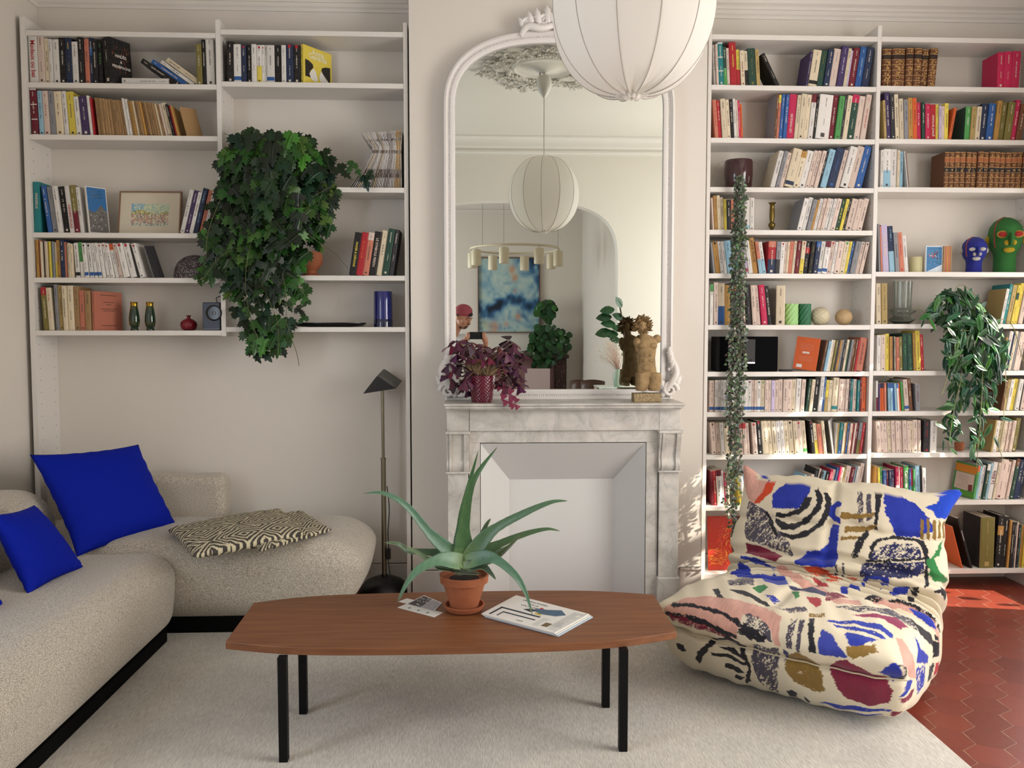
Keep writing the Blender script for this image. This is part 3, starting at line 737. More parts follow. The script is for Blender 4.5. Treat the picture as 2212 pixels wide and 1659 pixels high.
# right bookcase, right bay
n = "right bookcase's top right shelf"
row('Rb', 1, 1907, 1948, 0, "H15,83:gK;H15:gK;", n)
row('Rb', 1, 1941, 2026, 0, "H15,83:gK;H16:gK;H16:gK;H16:gK;H17:gK", n, lean1=4, seed=1)
row('Rb', 1, 2153, 2204, 0, "X14,77:cX;X17,78;X18,80", n, lean1=2, seed=2)
n = "right bookcase's second shelf, right bay"
row('Rb', 2, 1904, 2048, -4, "U5,84;V10,100;Z9,98:cZ;C9,98;C9,88;E9,86;A9,90;O9,90:iM;X10,80;D7,80;X10,77;R13,76:tgrand larousse:iP:a0.1:b0.7:s0.6:^:nwith white lettering;Y6,76;L5,74;P6,73;Y8,79", n, lean1=-0.5)
row('Rb', 2, 2048, 2064, 9, "O9,69", n, seed=2)
row('Rb', 2, 2084, 2216, 2, "G13,72:cD:iW;U12,72;C12,73;N16,79:iW;B17,80:iW;A11,85;J15,84;J17,84;X11,88:iP;H14,80", n, lean1=8, seed=1)
n = "the shelf above the two beaded heads"
row('Rb', 3, 1901, 1951, 0, "W5,82;W12,84:2I;W11,84;C4,82;I6,78", n)
row('Rb', 3, 1951, 1962, -7, "W4,78;H3,76", n, seed=3)
row('Rb', 3, 2039, 2222, 1, "H11,79:gN:cH;H12:gN;H13:gN;H14:gN;H12:gN;H13:gN;H13:gN;H13:gN;H13:gN;H13:gN;H13:gN;H13:gN;H13:gN;H13:gN;H13:gN", n, lean1=3, seed=1)
n = "the shelf with the two beaded heads"
row('Rb', 5, 1894, 1964, -3, "E4,104;S3,100;L14,104:ttoi et moi:iP:a0.3:b0.75:s0.75:cM;N12,100:iI:2I;E9,86;S11,86:iR;W9,80", n, lean1=-6)
n = "the shelf with the grey glass vase"
row('Rb', 6, 1891, 1917, -2, "C9,89;U11,90", n)
row('Rb', 6, 2160, 2222, 10, "W8,78:cU;T9,90:cT;U12,88;Y8,88:mD;Y11,92:iA;P12,90", n, seed=1, dep=.16)
n = "the shelf left of the trailing leaves"
row('Rb', 7, 1893, 1998, -1, "W9,80;P10,80;Y9,82;A7,76;K4,75;C5,75;S7,75;J8,76;D11,82:iG;D12,83:iG;A6,85;Y11,88:iH;R9,80", n, lean1=-4)
row('Rb', 7, 2160, 2218, 10, "U5,76:cC;W10,88:iR;N5,88;C9,88;E5,86;P9,86;P10,86", n, seed=1)
n = "the narrow shelf of travel guides"
row('Rb', 8, 1891, 1972, -1, "W5,68:2M;V5,62;O5,62:uN;O5,62:uN;S5;K5;I6:uB;I6:uB;B5;I5;W5,62:uB;O6,62;G6,66;P12,70:lB;H10,72", n, lean1=-6)
row('Rb', 8, 1974, 1988, -4, "E12,60:iM:nwith floral cover", n, seed=3)
row('Rb', 8, 2160, 2222, 9, "H6,66;U6,70;W8,70;Y10,71;W9,70;K4;P9,68", n, seed=1)
n = "the shelf of pale paperbacks"
row('Rb', 9, 1889, 1990, -5, "P10,70;P9,71;P10;C9;P10;P9;P8;P11;P8;C8;P12,72;P7", n, lean1=-2)
row('Rb', 9, 1996, 2023, 0, "Z9,71:iR;W9,71", n, seed=3)
row('Rb', 9, 2139, 2205, 8, "U5,72:cU;W9,70;C9;C8;P8;P8;P8;J14,76", n, seed=1)
n = "the shelf above the dictionaries"
row('Rb', 10, 1889, 2000, -2, "A7,76;Y4,75;G8,76:iW;B8,68:2V;M6;N8:2V;V9,68:lB;X8,75:2W;P5;X9,74:lK;G13,76:tCalifornie:iW:a0.3:b0.86:s0.85:nwith white title;B6,70;X4,70:2G;G5;I13,78:lN:iN;K4;W9,73", n, lean1=-3)
row('Rb', 10, 2102, 2220, 8, "G7,76:y8:D70:pguide:uO:Sl:nwith orange and green cover;I6,76;W10,78:iB;D9,80:uW;I7,82;W14,84:tLa Bible:iM:a0.4:b0.85:s0.9:^;C7,84;P20,90:iM;P12,86;P8,90;D11,92:uH;N12,90;N10,95", n, lean1=10, seed=1)
n = "right bookcase's bottom right shelf"
row('Rb', 11, 2052, 2062, -16, "O5,100;O4,90", n, h0=95)
row('Rb', 11, 2063, 2092, -17, "K13,118:tVillas d'architectes:iW:a0.1:b0.75:s0.6", n, seed=1)
row('Rb', 11, 2115, 2146, 0, "J31,116:cZ:iU:nof encyclopedia format", n, seed=2, dep=.17)
row('Rb', 11, 2150, 2222, 3, "K18,120:mA:cK;K14,118;A6,108;K8,106;Z7,106;P5,105;K6,100;T5,98;A7,96;Y9,95", n, seed=3)
make_books()

# ------------------------------------------------------------------ loose flat book beside the leaning ones
b = book_mesh(13 / PXM, 96 / PXM, 0.13, 'W', {'i': 'E'}, random.Random(4))
b.xf(Matrix.Rotation(radians(90), 4, 'Y'))
o = b.build('book', paper_m, None, local=True); pz = SZ['La'][1]
xs0 = P(264, 179, YF + .02).x; o.location = (xs0, YF + 0.015, pz + 13 / PXM + 0.0005)
tag(o, "white book lying flat in front of the dark leaning books, left bookcase's top shelf", 'book', "books on left bookcase's top left shelf")
# magazines sagging against the upright
mag_m = mat('magazine_paper', 'ffffff', 0.5, attr=True)
def magazines():
    z0 = SZ['Lb'][2]; r = random.Random(5); N_ = 30; xr = CX['Lb'][1] - 0.003
    for i in range(N_):
        t = i / (N_ - 1); xb = P(754 + 112 * t ** 0.9, 404, YF + .02).x; xm = P(803 + 62 * t, 320, YF + .02).x; xt = P(779 + 88 * t, 285 - 8 * t, YF + .02).x
        hm = (0.20 + 0.0 * t); ht = 0.285 + 0.02 * t + r.uniform(-0.004, 0.004)
        th = 0.0038; pts = smooth_path([(xb, 0, 0), (xb + (xm - xb) * 0.55, 0, hm * 0.5), (xm, 0, hm), (xm + (xt - xm) * 0.5, 0, (hm + ht) / 2), (xt, 0, ht)], 5)
        mb = MB(); col = lin(r.choice(['d8d2cc', 'c9c2bd', 'e2ddd8', 'b9aFA6', 'd9c4a2', 'a8a2a0'])) if i < 24 else lin(r.choice(['c9a878', 'd8bc90', 'd8d0c4']))
        vs = []; fs = []; cs = []; m = len(pts); d = 0.155
        for p in pts:
            for (dx, dy) in ((0, 0), (th, 0), (th, d), (0, d)): vs.append((min(p.x + dx, xr), dy, p.z))
        for k in range(m - 1):
            for j in range(4):
                f = (k * 4 + j, k * 4 + (j + 1) % 4, (k + 1) * 4 + (j + 1) % 4, (k + 1) * 4 + j)
                c = lin('efe9e2') if j == 2 else col
                if j == 0 and (k in (3, 4, 9, 15)): c = lin(r.choice(['6a5f5c', '9a8c84', 'b8b0a8']))
                mb.add([vs[q] for q in f], [(0, 1, 2, 3)], c)
        mb.add(vs[:4], [(0, 1, 2, 3)], col); mb.add(vs[-4:], [(0, 1, 2, 3)], lin('7c7470'))
        o = mb.build('magazine', mag_m, None, local=True); o.location = (0, YF + 0.018 + r.uniform(0, 0.006), z0 + 0.0005)
        tag(o, 'thin pale magazine sagging against the upright, in the curved row right of the ivy', 'magazine', 'sagging magazines right of the ivy')
magazines()
# ================================================================== fireplace and mirror
def marble_material():
    m = mat('white_marble', 'd2cdc4', 0.32); N, L, b = nodes_of(m)
    tc = N.new('ShaderNodeTexCoord'); n1 = N.new('ShaderNodeTexNoise'); n1.inputs['Scale'].default_value = 6.0; n1.inputs['Detail'].default_value = 9; n1.inputs['Distortion'].default_value = 1.6
    L.new(tc.outputs['Object'], n1.inputs['Vector'])
    v = math_node(N, L, 'ABSOLUTE', math_node(N, L, 'SUBTRACT', n1.outputs['Fac'], 0.5))
    r = N.new('ShaderNodeValToRGB'); L.new(v, r.inputs[0]); e = r.color_ramp.elements
    e[0].position = 0.0; e[0].color = (*lin('bdb9b3'), 1); e[1].position = 0.015; e[1].color = (*lin('cdc8c0'), 1)
    x = e.new(0.12); x.color = (*lin('d6d0c7'), 1)
    n2 = N.new('ShaderNodeTexNoise'); n2.inputs['Scale'].default_value = 9; n2.inputs['Detail'].default_value = 6; L.new(tc.outputs['Object'], n2.inputs['Vector'])
    mx = N.new('ShaderNodeMix'); mx.data_type = 'RGBA'; mx.blend_type = 'MULTIPLY'; mx.inputs[0].default_value = 0.5
    r2 = N.new('ShaderNodeValToRGB'); r2.color_ramp.elements[0].position = 0.3; r2.color_ramp.elements[0].color = (*lin('b4b0aa'), 1); r2.color_ramp.elements[1].position = 0.6; r2.color_ramp.elements[1].color = (1, 1, 1, 1)
    L.new(n2.outputs['Fac'], r2.inputs[0]); L.new(r.outputs[0], mx.inputs[6]); L.new(r2.outputs[0], mx.inputs[7]); L.new(mx.outputs[2], b.inputs['Base Color'])
    return m
marble = marble_material()
YS = 4.07                                             # front edge of the mantel shelf
YJ = 4.13                                             # face of the jambs
def px(u, Y, v=1000): return P(u, v, Y).x
def pz(v, Y, u=1200): return P(u, v, Y).z
def fireplace():
    root = thing('fireplace', 'grey-veined white marble fireplace with carved brackets below the arched mirror', 'fireplace', (px(1217, YS), 4.3, 0))
    xl, xr = px(965, YJ), px(1470, YJ); top = pz(872, YS)
    b = MB(); b.box((px(959, YS), YS, top - 0.012), (px(1481, YS), YC, top)); b.box((px(962, YS), YS + 0.008, top - 0.026), (px(1478, YS), YC, top - 0.012)); b.box((px(965, YS), YS + 0.022, top - 0.034), (px(1473, YS), YC, top - 0.026))
    b.build('mantel_shelf', marble, root, bevel=0.004)
    zf = pz(931, YJ); b = MB(); b.box((px(1014, YJ), YJ + 0.012, zf), (px(1424, YJ), YC, top - 0.034)); b.build('frieze', marble, root, bevel=0.002)
    za, zb = pz(1018, YJ), pz(1250, YJ)
    lx = [(xl, px(1013, YJ)), (px(1424, YJ), xr)]
    for x0, x1 in lx:
        b = MB(); b.box((x0, YJ + 0.01, zf), (x1, YC, top - 0.034)); b.box((x0 - 0.006, YJ - 0.03, zf - 0.012), (x1 + 0.006, YC, zf + 0.002)); b.build('corner_block', marble, root, bevel=0.002)
        # scrolled bracket: the profile in y, z is carried across
        prof = []
        for i in range(21):
            t = i / 20; z = zf - 0.012 - (zf - 0.012 - za) * t
            y = YJ - 0.022 + 0.034 * (1 - cos(pi * min(1, t * 1.25))) / 2 - (0.012 * sin(pi * (t - 0.72) / 0.28) if t > 0.72 else 0)
            prof.append((y, z))
        b = MB(); wx = x1 - x0
        for a, c, dy in ((0.0, 0.12, 0.004), (0.12, 0.22, -0.003), (0.22, 0.78, 0.008), (0.78, 0.88, -0.003), (0.88, 1.0, 0.004)):
            xs = (x0 + wx * a, x0 + wx * c); vs = []
            for y, z in prof: vs += [(xs[0], y + dy, z), (xs[1], y + dy, z), (xs[1], YC, z), (xs[0], YC, z)]
            fs = []
            for k in range(20):
                for j in range(4): fs.append((k * 4 + j, (k + 1) * 4 + j, (k + 1) * 4 + (j + 1) % 4, k * 4 + (j + 1) % 4))
            fs += [(0, 1, 2, 3), (83, 82, 81, 80)]; b.add(vs, fs)
        b.box((x0 - 0.004, YJ - 0.006, za - 0.008), (x1 + 0.004, YC, za))
        b.build('bracket', marble, root, smooth=30)
        b = MB(); b.box((x0 + 0.004, YJ + 0.014, zb), (x1 - 0.004, YC, za - 0.008)); b.build('jamb', marble, root, bevel=0.002)
        b = MB(); b.box((x0 - 0.004, YJ - 0.006, 0.0), (x1 + 0.004, YC, zb)); b.build('plinth', marble, root, bevel=0.006)
    # marble slips behind, then the white splayed surround
    x2, x3 = px(1037, 4.16), px(1396, 4.16); zo = pz(956, 4.16)
    b = MB(); b.box((lx[0][1], 4.16, zo), (lx[1][0], YC, zf)); b.box((lx[0][1], 4.16, 0), (x2, YC, zo)); b.box((x3, 4.16, 0), (lx[1][0], YC, zo)); b.build('inner_slip', marble, root, bevel=0.002)
    b = MB(); Yi = 4.36; a0, a1, az = px(1100, Yi, 1100), px(1325, Yi, 1100), pz(1035, Yi); e = 0.003; Yo = 4.162
    o0, o1, oz = x2 + e, x3 - e, zo - e
    vs = [(o0, Yo, 0), (o0, Yo, oz), (o1, Yo, oz), (o1, Yo, 0), (a0, Yi, 0), (a0, Yi, az), (a1, Yi, az), (a1, Yi, 0)]
    b.add(vs, [(0, 4, 5, 1), (1, 5, 6, 2), (2, 6, 7, 3), (4, 7, 6, 5)])
    b.build('splayed_surround', mat('hearth_white', 'dcdad6', 0.55), root)
    return top
MT = fireplace()
def sweep_profile(b, path, prof, closed=False, col=None):
    """path in x, z; prof = (outward offset, y)"""
    n = len(path); k = len(prof); vs = []
    for i in range(n):
        p = Vector(path[i]); a = Vector(path[i - 1] if (i or closed) else path[0]); c = Vector(path[(i + 1) % n] if (i < n - 1 or closed) else path[-1])
        d1 = (p - a); d2 = (c - p); d1 = d1.normalized() if d1.length > 0 else d2.normalized(); d2 = d2.normalized() if d2.length > 0 else d1
        n1 = Vector((-d1.y, d1.x)); n2 = Vector((-d2.y, d2.x)); m = n1 + n2; m = m / max(0.4, m.dot(n1))
        for o, y in prof: vs.append((p.x + m.x * o, y, p.y + m.y * o))
    fs = []
    for i in range(n if closed else n - 1):
        for j in range(k - 1):
            a, c = i * k + j, ((i + 1) % n) * k + j; fs.append((a, a + 1, c + 1, c))
    b.add(vs, fs, col)
def mirror():
    x0, x1 = P(983, 600, YM).x, P(1430, 600, YM).x; z0 = MT + 0.048; cx = (x0 + x1) / 2; a = (x1 - x0) / 2
    zs, ztop = P(985, 235, YM).z, P(1180, 93, YM).z
    root = thing('mirror', 'large arched mirror in a white beaded frame standing on the mantel', 'mirror', (cx, YM, MT))
    path = [(x0, z0)]
    for i in range(33):
        q = pi - pi * i / 32; e = 0.78
        path.append((cx + a * math.copysign(abs(cos(q)) ** e, cos(q)), zs + (ztop - zs) * abs(sin(q)) ** e))
    path.append((x1, z0))
    b = MB(); b.add([(x, YM, z) for x, z in path], [tuple(range(len(path)))])
    mm = mat('mirror_glass', 'e6ebe4', 0.0, metal=1.0, spec=0.5)
    b.build('glass', mm, root)
    white = mat('frame_white', 'ece6e0', 0.38)
    prof = [(-0.004, YM + 0.002), (-0.002, YM - 0.014), (0.010, YM - 0.020), (0.022, YM - 0.016), (0.024, YM - 0.010), (0.032, YM - 0.010), (0.034, YM - 0.016), (0.044, YM - 0.030), (0.054, YM - 0.026), (0.058, YM - 0.012), (0.058, YM + 0.045)]
    closed = path
    b = MB(); sweep_profile(b, closed[:], prof, closed=True); b.build('frame', white, root, smooth=50)
    # beads
    bd = MB(); L = 0; pts = closed + [closed[0]]; step = 0.0115; acc = 0
    for (xa, za), (xb, zb) in zip(pts[:-1], pts[1:]):
        d = sqrt((xb - xa) ** 2 + (zb - za) ** 2); ux, uz = (xb - xa) / d, (zb - za) / d; nx, nz = -uz, ux
        while acc < d:
            bd.ball((xa + ux * acc + nx * 0.028, YM - 0.011, za + uz * acc + nz * 0.028), 0.0042, 4); acc += step
        acc -= d
    bd.build('beaded_trim', white, root, smooth=80)
    # crest of carved leaves and scrolls at the top, acanthus scrolls at the foot of both sides
    def scroll(c, pts, r): c.tube([(x, y, z) for x, y, z in smooth_path(pts, 6)], [r * (0.5 + 0.9 * sin(pi * min(1, (i + 2) / (len(pts) * 6)))) for i in range((len(pts) - 1) * 6 + 1)], 8)
    def spiral(c, x, z, R, s, r, y):
        c.tube([(x + s * R * (1 - k / 26) * cos(k * 0.45), y, z + R * (1 - k / 26) * sin(k * 0.45)) for k in range(25)], [r * (1 - k / 34) for k in range(25)], 8)
    def leaf3(c, x, z, ang, L_, w, y, bend=0.012):
        d = Vector((cos(ang), 0, sin(ang))); t = Vector((-sin(ang), 0, cos(ang)))
        def fn(u, v):
            q = (v - 0.5) * 2; ww = w * sin(pi * min(1, u * 0.94 + 0.06)) ** 0.8 * (1 + 0.22 * cos(u * 26))
            p = Vector((x, y, z)) + d * (u * L_) + t * (q * ww); p.y -= bend * sin(pi * u) * (1 - 0.7 * q * q) + 0.004 * (1 - abs(q)); return p
        c.grid(fn, 14, 7)
    c = MB(); zt_ = ztop + 0.06; y = YM - 0.03
    for s in (-1, 1):
        scroll(c, [(cx + s * 0.205, y, zt_ - 0.035), (cx + s * 0.17, y - 0.01, zt_ + 0.008), (cx + s * 0.10, y - 0.01, zt_ + 0.0), (cx + s * 0.04, y, zt_ + 0.02)], 0.013)
        spiral(c, cx + s * 0.17, zt_ + 0.03, 0.026, s, 0.0085, y); spiral(c, cx + s * 0.085, zt_ + 0.045, 0.03, -s, 0.009, y)
        for k, (dx, dz, an, L_, w) in enumerate(((0.19, 0.0, 2.0, 0.06, 0.014), (0.145, 0.02, 1.9, 0.07, 0.016), (0.11, 0.02, 1.75, 0.085, 0.018), (0.06, 0.03, 1.7, 0.09, 0.02), (0.13, 0.0, 2.5, 0.05, 0.014), (0.03, 0.03, 2.1, 0.07, 0.016))):
            leaf3(c, cx + s * dx, zt_ + dz, an if s < 0 else pi - an, L_, w, y)
        for k in range(5): c.ball((cx + s * (0.05 + 0.026 * k), y - 0.006, zt_ + 0.012 - 0.002 * k), 0.009, 6)
    c.ball((cx, y - 0.01, zt_ + 0.06), 0.032, 8, sz=(0.8, 0.6, 1.1)); leaf3(c, cx, zt_ + 0.03, pi / 2, 0.12, 0.03, y)
    c.build('crest', white, root, smooth=60, solid=0.004)
    for s, x in ((-1, x0 - 0.05), (1, x1 + 0.05)):
        c = MB(); zb = MT + 0.004; y = YM - 0.03
        spiral(c, x - s * 0.01, zb + 0.045, 0.042, s, 0.012, y - 0.01); spiral(c, x + s * 0.01, zb + 0.15, 0.026, -s, 0.009, y)
        scroll(c, [(x - s * 0.05, y, zb + 0.012), (x, y - 0.012, zb + 0.09), (x + s * 0.022, y - 0.01, zb + 0.14), (x + s * 0.005, y, zb + 0.2)], 0.014)
        for k in range(6): leaf3(c, x + s * (0.01 - 0.004 * k), zb + 0.05 + 0.032 * k, pi / 2 - s * (0.5 - 0.12 * k), 0.085 - 0.004 * k, 0.018, y - 0.004)
        leaf3(c, x - s * 0.02, zb + 0.02, pi / 2 + s * 0.5, 0.1, 0.02, y)
        leaf3(c, x - s * 0.06, zb + 0.012, pi / 2 + s * 1.3, 0.09, 0.014, y)
        c.build('foot_ornament', white, root, smooth=60, solid=0.004)
mirror()

# ================================================================== pendant lamp
def rib_lamp(cx, cy, cz, R, H):
    root = thing('pendant_lamp', 'large round white fabric pendant lamp with thin ribs hanging before the mirror', 'lamp', (cx, cy, cz))
    nr = 12; sub = 8; nt = nr * sub; ph0 = radians(9)
    def fn(u, v):
        a = v * 2 * pi + ph0; k = (v * nr) % 1.0; sag = sin(pi * k)
        th = pi * (0.015 + 0.97 * u); z = -cos(th) * H; r = R * max(0.0, sin(th)) ** 0.86
        r = max(r, 0.028) if u > 0.5 or True else r
        r *= 1 - 0.028 * sag * sin(th)
        lowz = max(0.0, (0.22 - u) / 0.22); r += 0.012 * lowz * cos(k * 2 * pi * 3) * (1 if u > 0.02 else 0.6)
        return Vector((cx + r * cos(a), cy + r * sin(a), cz + z + (0.012 * lowz * sag)))
    b = MB(); b.grid(fn, 64, nt, closev=True)
    m = mat('lamp_fabric', 'f7f3ec', 0.75); N, L, bs = nodes_of(m)
    tr = N.new('ShaderNodeBsdfTranslucent'); tr.inputs[0].default_value = (*lin('faf6f0'), 1)
    mx = N.new('ShaderNodeMixShader'); mx.inputs[0].default_value = 0.5
    L.new(bs.outputs[0], mx.inputs[1]); L.new(tr.outputs[0], mx.inputs[2]); L.new(mx.outputs[0], N['Material Output'].inputs[0])
    b.build('lamp_shade', m, root, smooth=180)
    rb = MB()
    for i in range(nr):
        pts = [Vector(fn(j / 40, i / nr)) for j in range(1, 40)]
        c = Vector((cx, cy, cz)); pts = [c + (p - c) * 1.0005 for p in pts]
        rb.tube(pts, 0.0014, 5)
    rb.build('ribs', mat('rib_grey', 'a89e94', 0.7), root, smooth=60)
    k = MB(); k.lathe([(0.0, -H - 0.004), (0.022, -H + 0.004), (0.032, -H + 0.02), (0.024, -H + 0.032), (0.02, -H + 0.045)], (cx, cy, cz), 24)
    for i in range(9): q = 2 * pi * i / 9; k.tube([(cx + 0.018 * cos(q), cy + 0.018 * sin(q), cz - H - 0.006), (cx + 0.03 * cos(q), cy + 0.03 * sin(q), cz - H + 0.012)], 0.005, 5)
    k.build('gathered_knot', m, root, smooth=60)
    k = MB(); k.tube([(cx, cy, cz + H * 0.97), (cx, cy, CEIL - 0.1)], 0.0032, 8); k.build('cord', mat('cord_white', 'cfc8be', 0.6), root)
    k = MB(); k.lathe([(0.004, -0.225), (0.012, -0.212), (0.035, -0.185), (0.052, -0.14), (0.055, -0.10), (0.045, -0.065), (0.03, -0.06)], (cx, cy, CEIL), 32); k.build('canopy', mat('canopy_white', 'e2ddd4', 0.4), root, smooth=60)
    k = MB(); k.tube([(cx - 0.03, cy, CEIL - 0.06), (cx - 0.03, cy, CEIL - 0.04)], 0.004, 6); k.tube([(cx, cy, CEIL - 0.06), (cx, cy, CEIL - 0.045)], 0.003, 6); k.build('hook', mat('hook_dark', '2a2826', 0.5), root)
LX, LY, LZ = 0.495, 2.66, 2.455
rib_lamp(LX, LY, LZ, 0.26, 0.275)
ceiling_rose(LX, LY)

# ================================================================== rug, table, sofa
def rug_material():
    m = mat('rug_wool', 'b7afa4', 0.95, sheen=0.2); N, L, b = nodes_of(m)
    tc = N.new('ShaderNodeTexCoord'); mp = N.new('ShaderNodeMapping'); mp.inputs['Scale'].default_value = (1, 0.06, 1); L.new(tc.outputs['Object'], mp.inputs[0])
    n = N.new('ShaderNodeTexNoise'); n.inputs['Scale'].default_value = 520; n.inputs['Detail'].default_value = 3; L.new(mp.outputs[0], n.inputs['Vector'])
    n2 = N.new('ShaderNodeTexNoise'); n2.inputs['Scale'].default_value = 3.2; n2.inputs['Detail'].default_value = 6; L.new(tc.outputs['Object'], n2.inputs['Vector'])
    r = N.new('ShaderNodeValToRGB'); r.color_ramp.elements[0].position = 0.32; r.color_ramp.elements[0].color = (*lin('b3aca1'), 1); r.color_ramp.elements[1].position = 0.62; r.color_ramp.elements[1].color = (*lin('ddd7cc'), 1); L.new(n.outputs['Fac'], r.inputs[0])
    r2 = N.new('ShaderNodeValToRGB'); r2.color_ramp.elements[0].position = 0.35; r2.color_ramp.elements[0].color = (0.84, 0.84, 0.84, 1); r2.color_ramp.elements[1].position = 0.65; r2.color_ramp.elements[1].color = (1, 0.99, 0.97, 1); L.new(n2.outputs['Fac'], r2.inputs[0])
    mx = N.new('ShaderNodeMix'); mx.data_type = 'RGBA'; mx.blend_type = 'MULTIPLY'; mx.inputs[0].default_value = 1; L.new(r.outputs[0], mx.inputs[6]); L.new(r2.outputs[0], mx.inputs[7]); L.new(mx.outputs[2], b.inputs['Base Color'])
    bp = N.new('ShaderNodeBump'); bp.inputs['Strength'].default_value = 0.5; bp.inputs['Distance'].default_value = 0.004; L.new(n.outputs['Fac'], bp.inputs['Height']); L.new(bp.outputs[0], b.inputs['Normal'])
    return m
RUGX = F(1965, 1540, 0.012).x
b = MB(); b.box((XL + 0.25, 0.9, 0.0005), (RUGX, 3.95, 0.012)); o = b.build('rug', rug_material(), bevel=0.004)
tag(o, 'pale grey ribbed wool rug under the coffee table and armchair', 'rug')
def oak_material():
    m = mat('table_wood', '7f4a29', 0.5); N, L, b = nodes_of(m)
    tc = N.new('ShaderNodeTexCoord'); mp = N.new('ShaderNodeMapping'); mp.inputs['Scale'].default_value = (0.7, 9, 9); L.new(tc.outputs['Object'], mp.inputs[0])
    n = N.new('ShaderNodeTexNoise'); n.inputs['Scale'].default_value = 5; n.inputs['Detail'].default_value = 8; L.new(mp.outputs[0], n.inputs['Vector'])
    r = N.new('ShaderNodeValToRGB'); r.color_ramp.elements[0].position = 0.3; r.color_ramp.elements[0].color = (*lin('6c3f22'), 1); r.color_ramp.elements[1].position = 0.7; r.color_ramp.elements[1].color = (*lin('84522f'), 1)
    L.new(n.outputs['Fac'], r.inputs[0]); L.new(r.outputs[0], b.inputs['Base Color']); return m
def rot_about(pts, c, a): return [(c[0] + (x - c[0]) * cos(a) - (y - c[1]) * sin(a), c[1] + (x - c[0]) * sin(a) + (y - c[1]) * cos(a)) for x, y in pts]
feet = [F(614, 1643, .012), F(1345, 1620, .012), F(656, 1540, .012), F(1308, 1526, .012)]
TZ = 0.392
def coffee_table():
    root = thing('coffee_table', 'long low brown wooden coffee table with four black metal legs on the rug', 'table', ((feet[0].x + feet[1].x) / 2, (feet[0].y + feet[2].y) / 2, 0.012))
    oak = oak_material()
    cs = [F(487, 1388, TZ - .003), F(548, 1302, TZ), F(905, 1279, TZ), F(1310, 1277, TZ), F(1412, 1284, TZ), F(1462, 1366, TZ - .003), F(1180, 1392, TZ), F(760, 1397, TZ)]
    def bow(a, c, mids):
        pts = smooth_path([a] + mids + [c], 8); return [(p.x, p.y) for p in pts]
    back = bow(cs[1], cs[4], [F(700, 1286, TZ), F(980, 1278, TZ), F(1250, 1275.5, TZ)])
    front = bow(cs[5], cs[0], [F(1300, 1386, TZ), F(1000, 1397, TZ), F(660, 1399, TZ)])
    out = back[::-1] + front[::-1]                      # clockwise seen from above -> reversed below
    b = MB(); b.prism(out[::-1], TZ - 0.026, TZ); b.build('tabletop', oak, root, bevel=0.002)
    blk = mat('black_steel', '060607', 0.5, spec=0.2)
    for f in feet:
        b = MB(); s = 0.0145; b.box((f.x - s, f.y - s, 0.012), (f.x + s, f.y + s, TZ - 0.026)); lg = b.build('leg', blk, root, bevel=0.002)
        b = MB(); b.lathe([(0.012, 0), (0.014, 0.004), (0.012, 0.008)], (f.x, f.y, 0.0125), 14); b.build('foot_cap', mat('foot_brown', '4a3a2c', 0.5), lg)
coffee_table()

def rbox(b, c0, c1, r, n=10, deform=None, col=None, puff=(0, 0, 0)):
    """a box with broad soft edges; r = radii in x, y, z"""
    c = (Vector(c0) + Vector(c1)) / 2; h = (Vector(c1) - Vector(c0)) / 2
    r = [min(r[i], h[i] * 0.98) for i in range(3)]
    ts = []
    for ax in range(3):
        e = h[ax]; rr = r[ax]; arr = [-e + rr * (1 - cos(pi / 2 * k / 8)) for k in range(8)]
        m = 14; arr += [(-e + rr) + (2 * e - 2 * rr) * k / m for k in range(m + 1)]; arr += [e - rr * (1 - cos(pi / 2 * k / 8)) for k in range(7, -1, -1)]
        ts.append(arr)
    def put(p):
        q = [max(-(h[i] - r[i]), min(h[i] - r[i], p[i])) for i in range(3)]
        d = [(p[i] - q[i]) / r[i] for i in range(3)]; L = sqrt(sum(x * x for x in d)); mx = max(abs(x) for x in d)
        if L > 1e-9:
            k = 1.0 / L if mx > 0.999 else 1.0 / L
            d = [x * k for x in d]
        out = [q[i] + d[i] * r[i] for i in range(3)]
        for i in range(3):
            j, k2 = (i + 1) % 3, (i + 2) % 3
            out[i] += puff[i] * (d[i] if L > 1e-9 else 0) * max(0, 1 - (p[j] / h[j]) ** 2) * max(0, 1 - (p[k2] / h[k2]) ** 2)
        v = c + Vector(out)
        return deform(v) if deform else v
    for ax in range(3):
        j, k = (ax + 1) % 3, (ax + 2) % 3
        for s in (-1, 1):
            A, B_ = ts[j], ts[k]; vs = []
            for a in A:
                for q in B_:
                    p = [0, 0, 0]; p[ax] = s * h[ax]; p[j] = a; p[k] = q; vs.append(put(p))
            nb = len(B_); fs = []
            for i in range(len(A) - 1):
                for m in range(nb - 1):
                    f = (i * nb + m, (i + 1) * nb + m, (i + 1) * nb + m + 1, i * nb + m + 1); fs.append(f if s > 0 else f[::-1])
            b.add(vs, fs, col)
def weld(o, d=0.0004):
    import bmesh
    bm = bmesh.new(); bm.from_mesh(o.data); bmesh.ops.remove_doubles(bm, verts=bm.verts, dist=d); bm.to_mesh(o.data); bm.free(); o.data.update(); return o
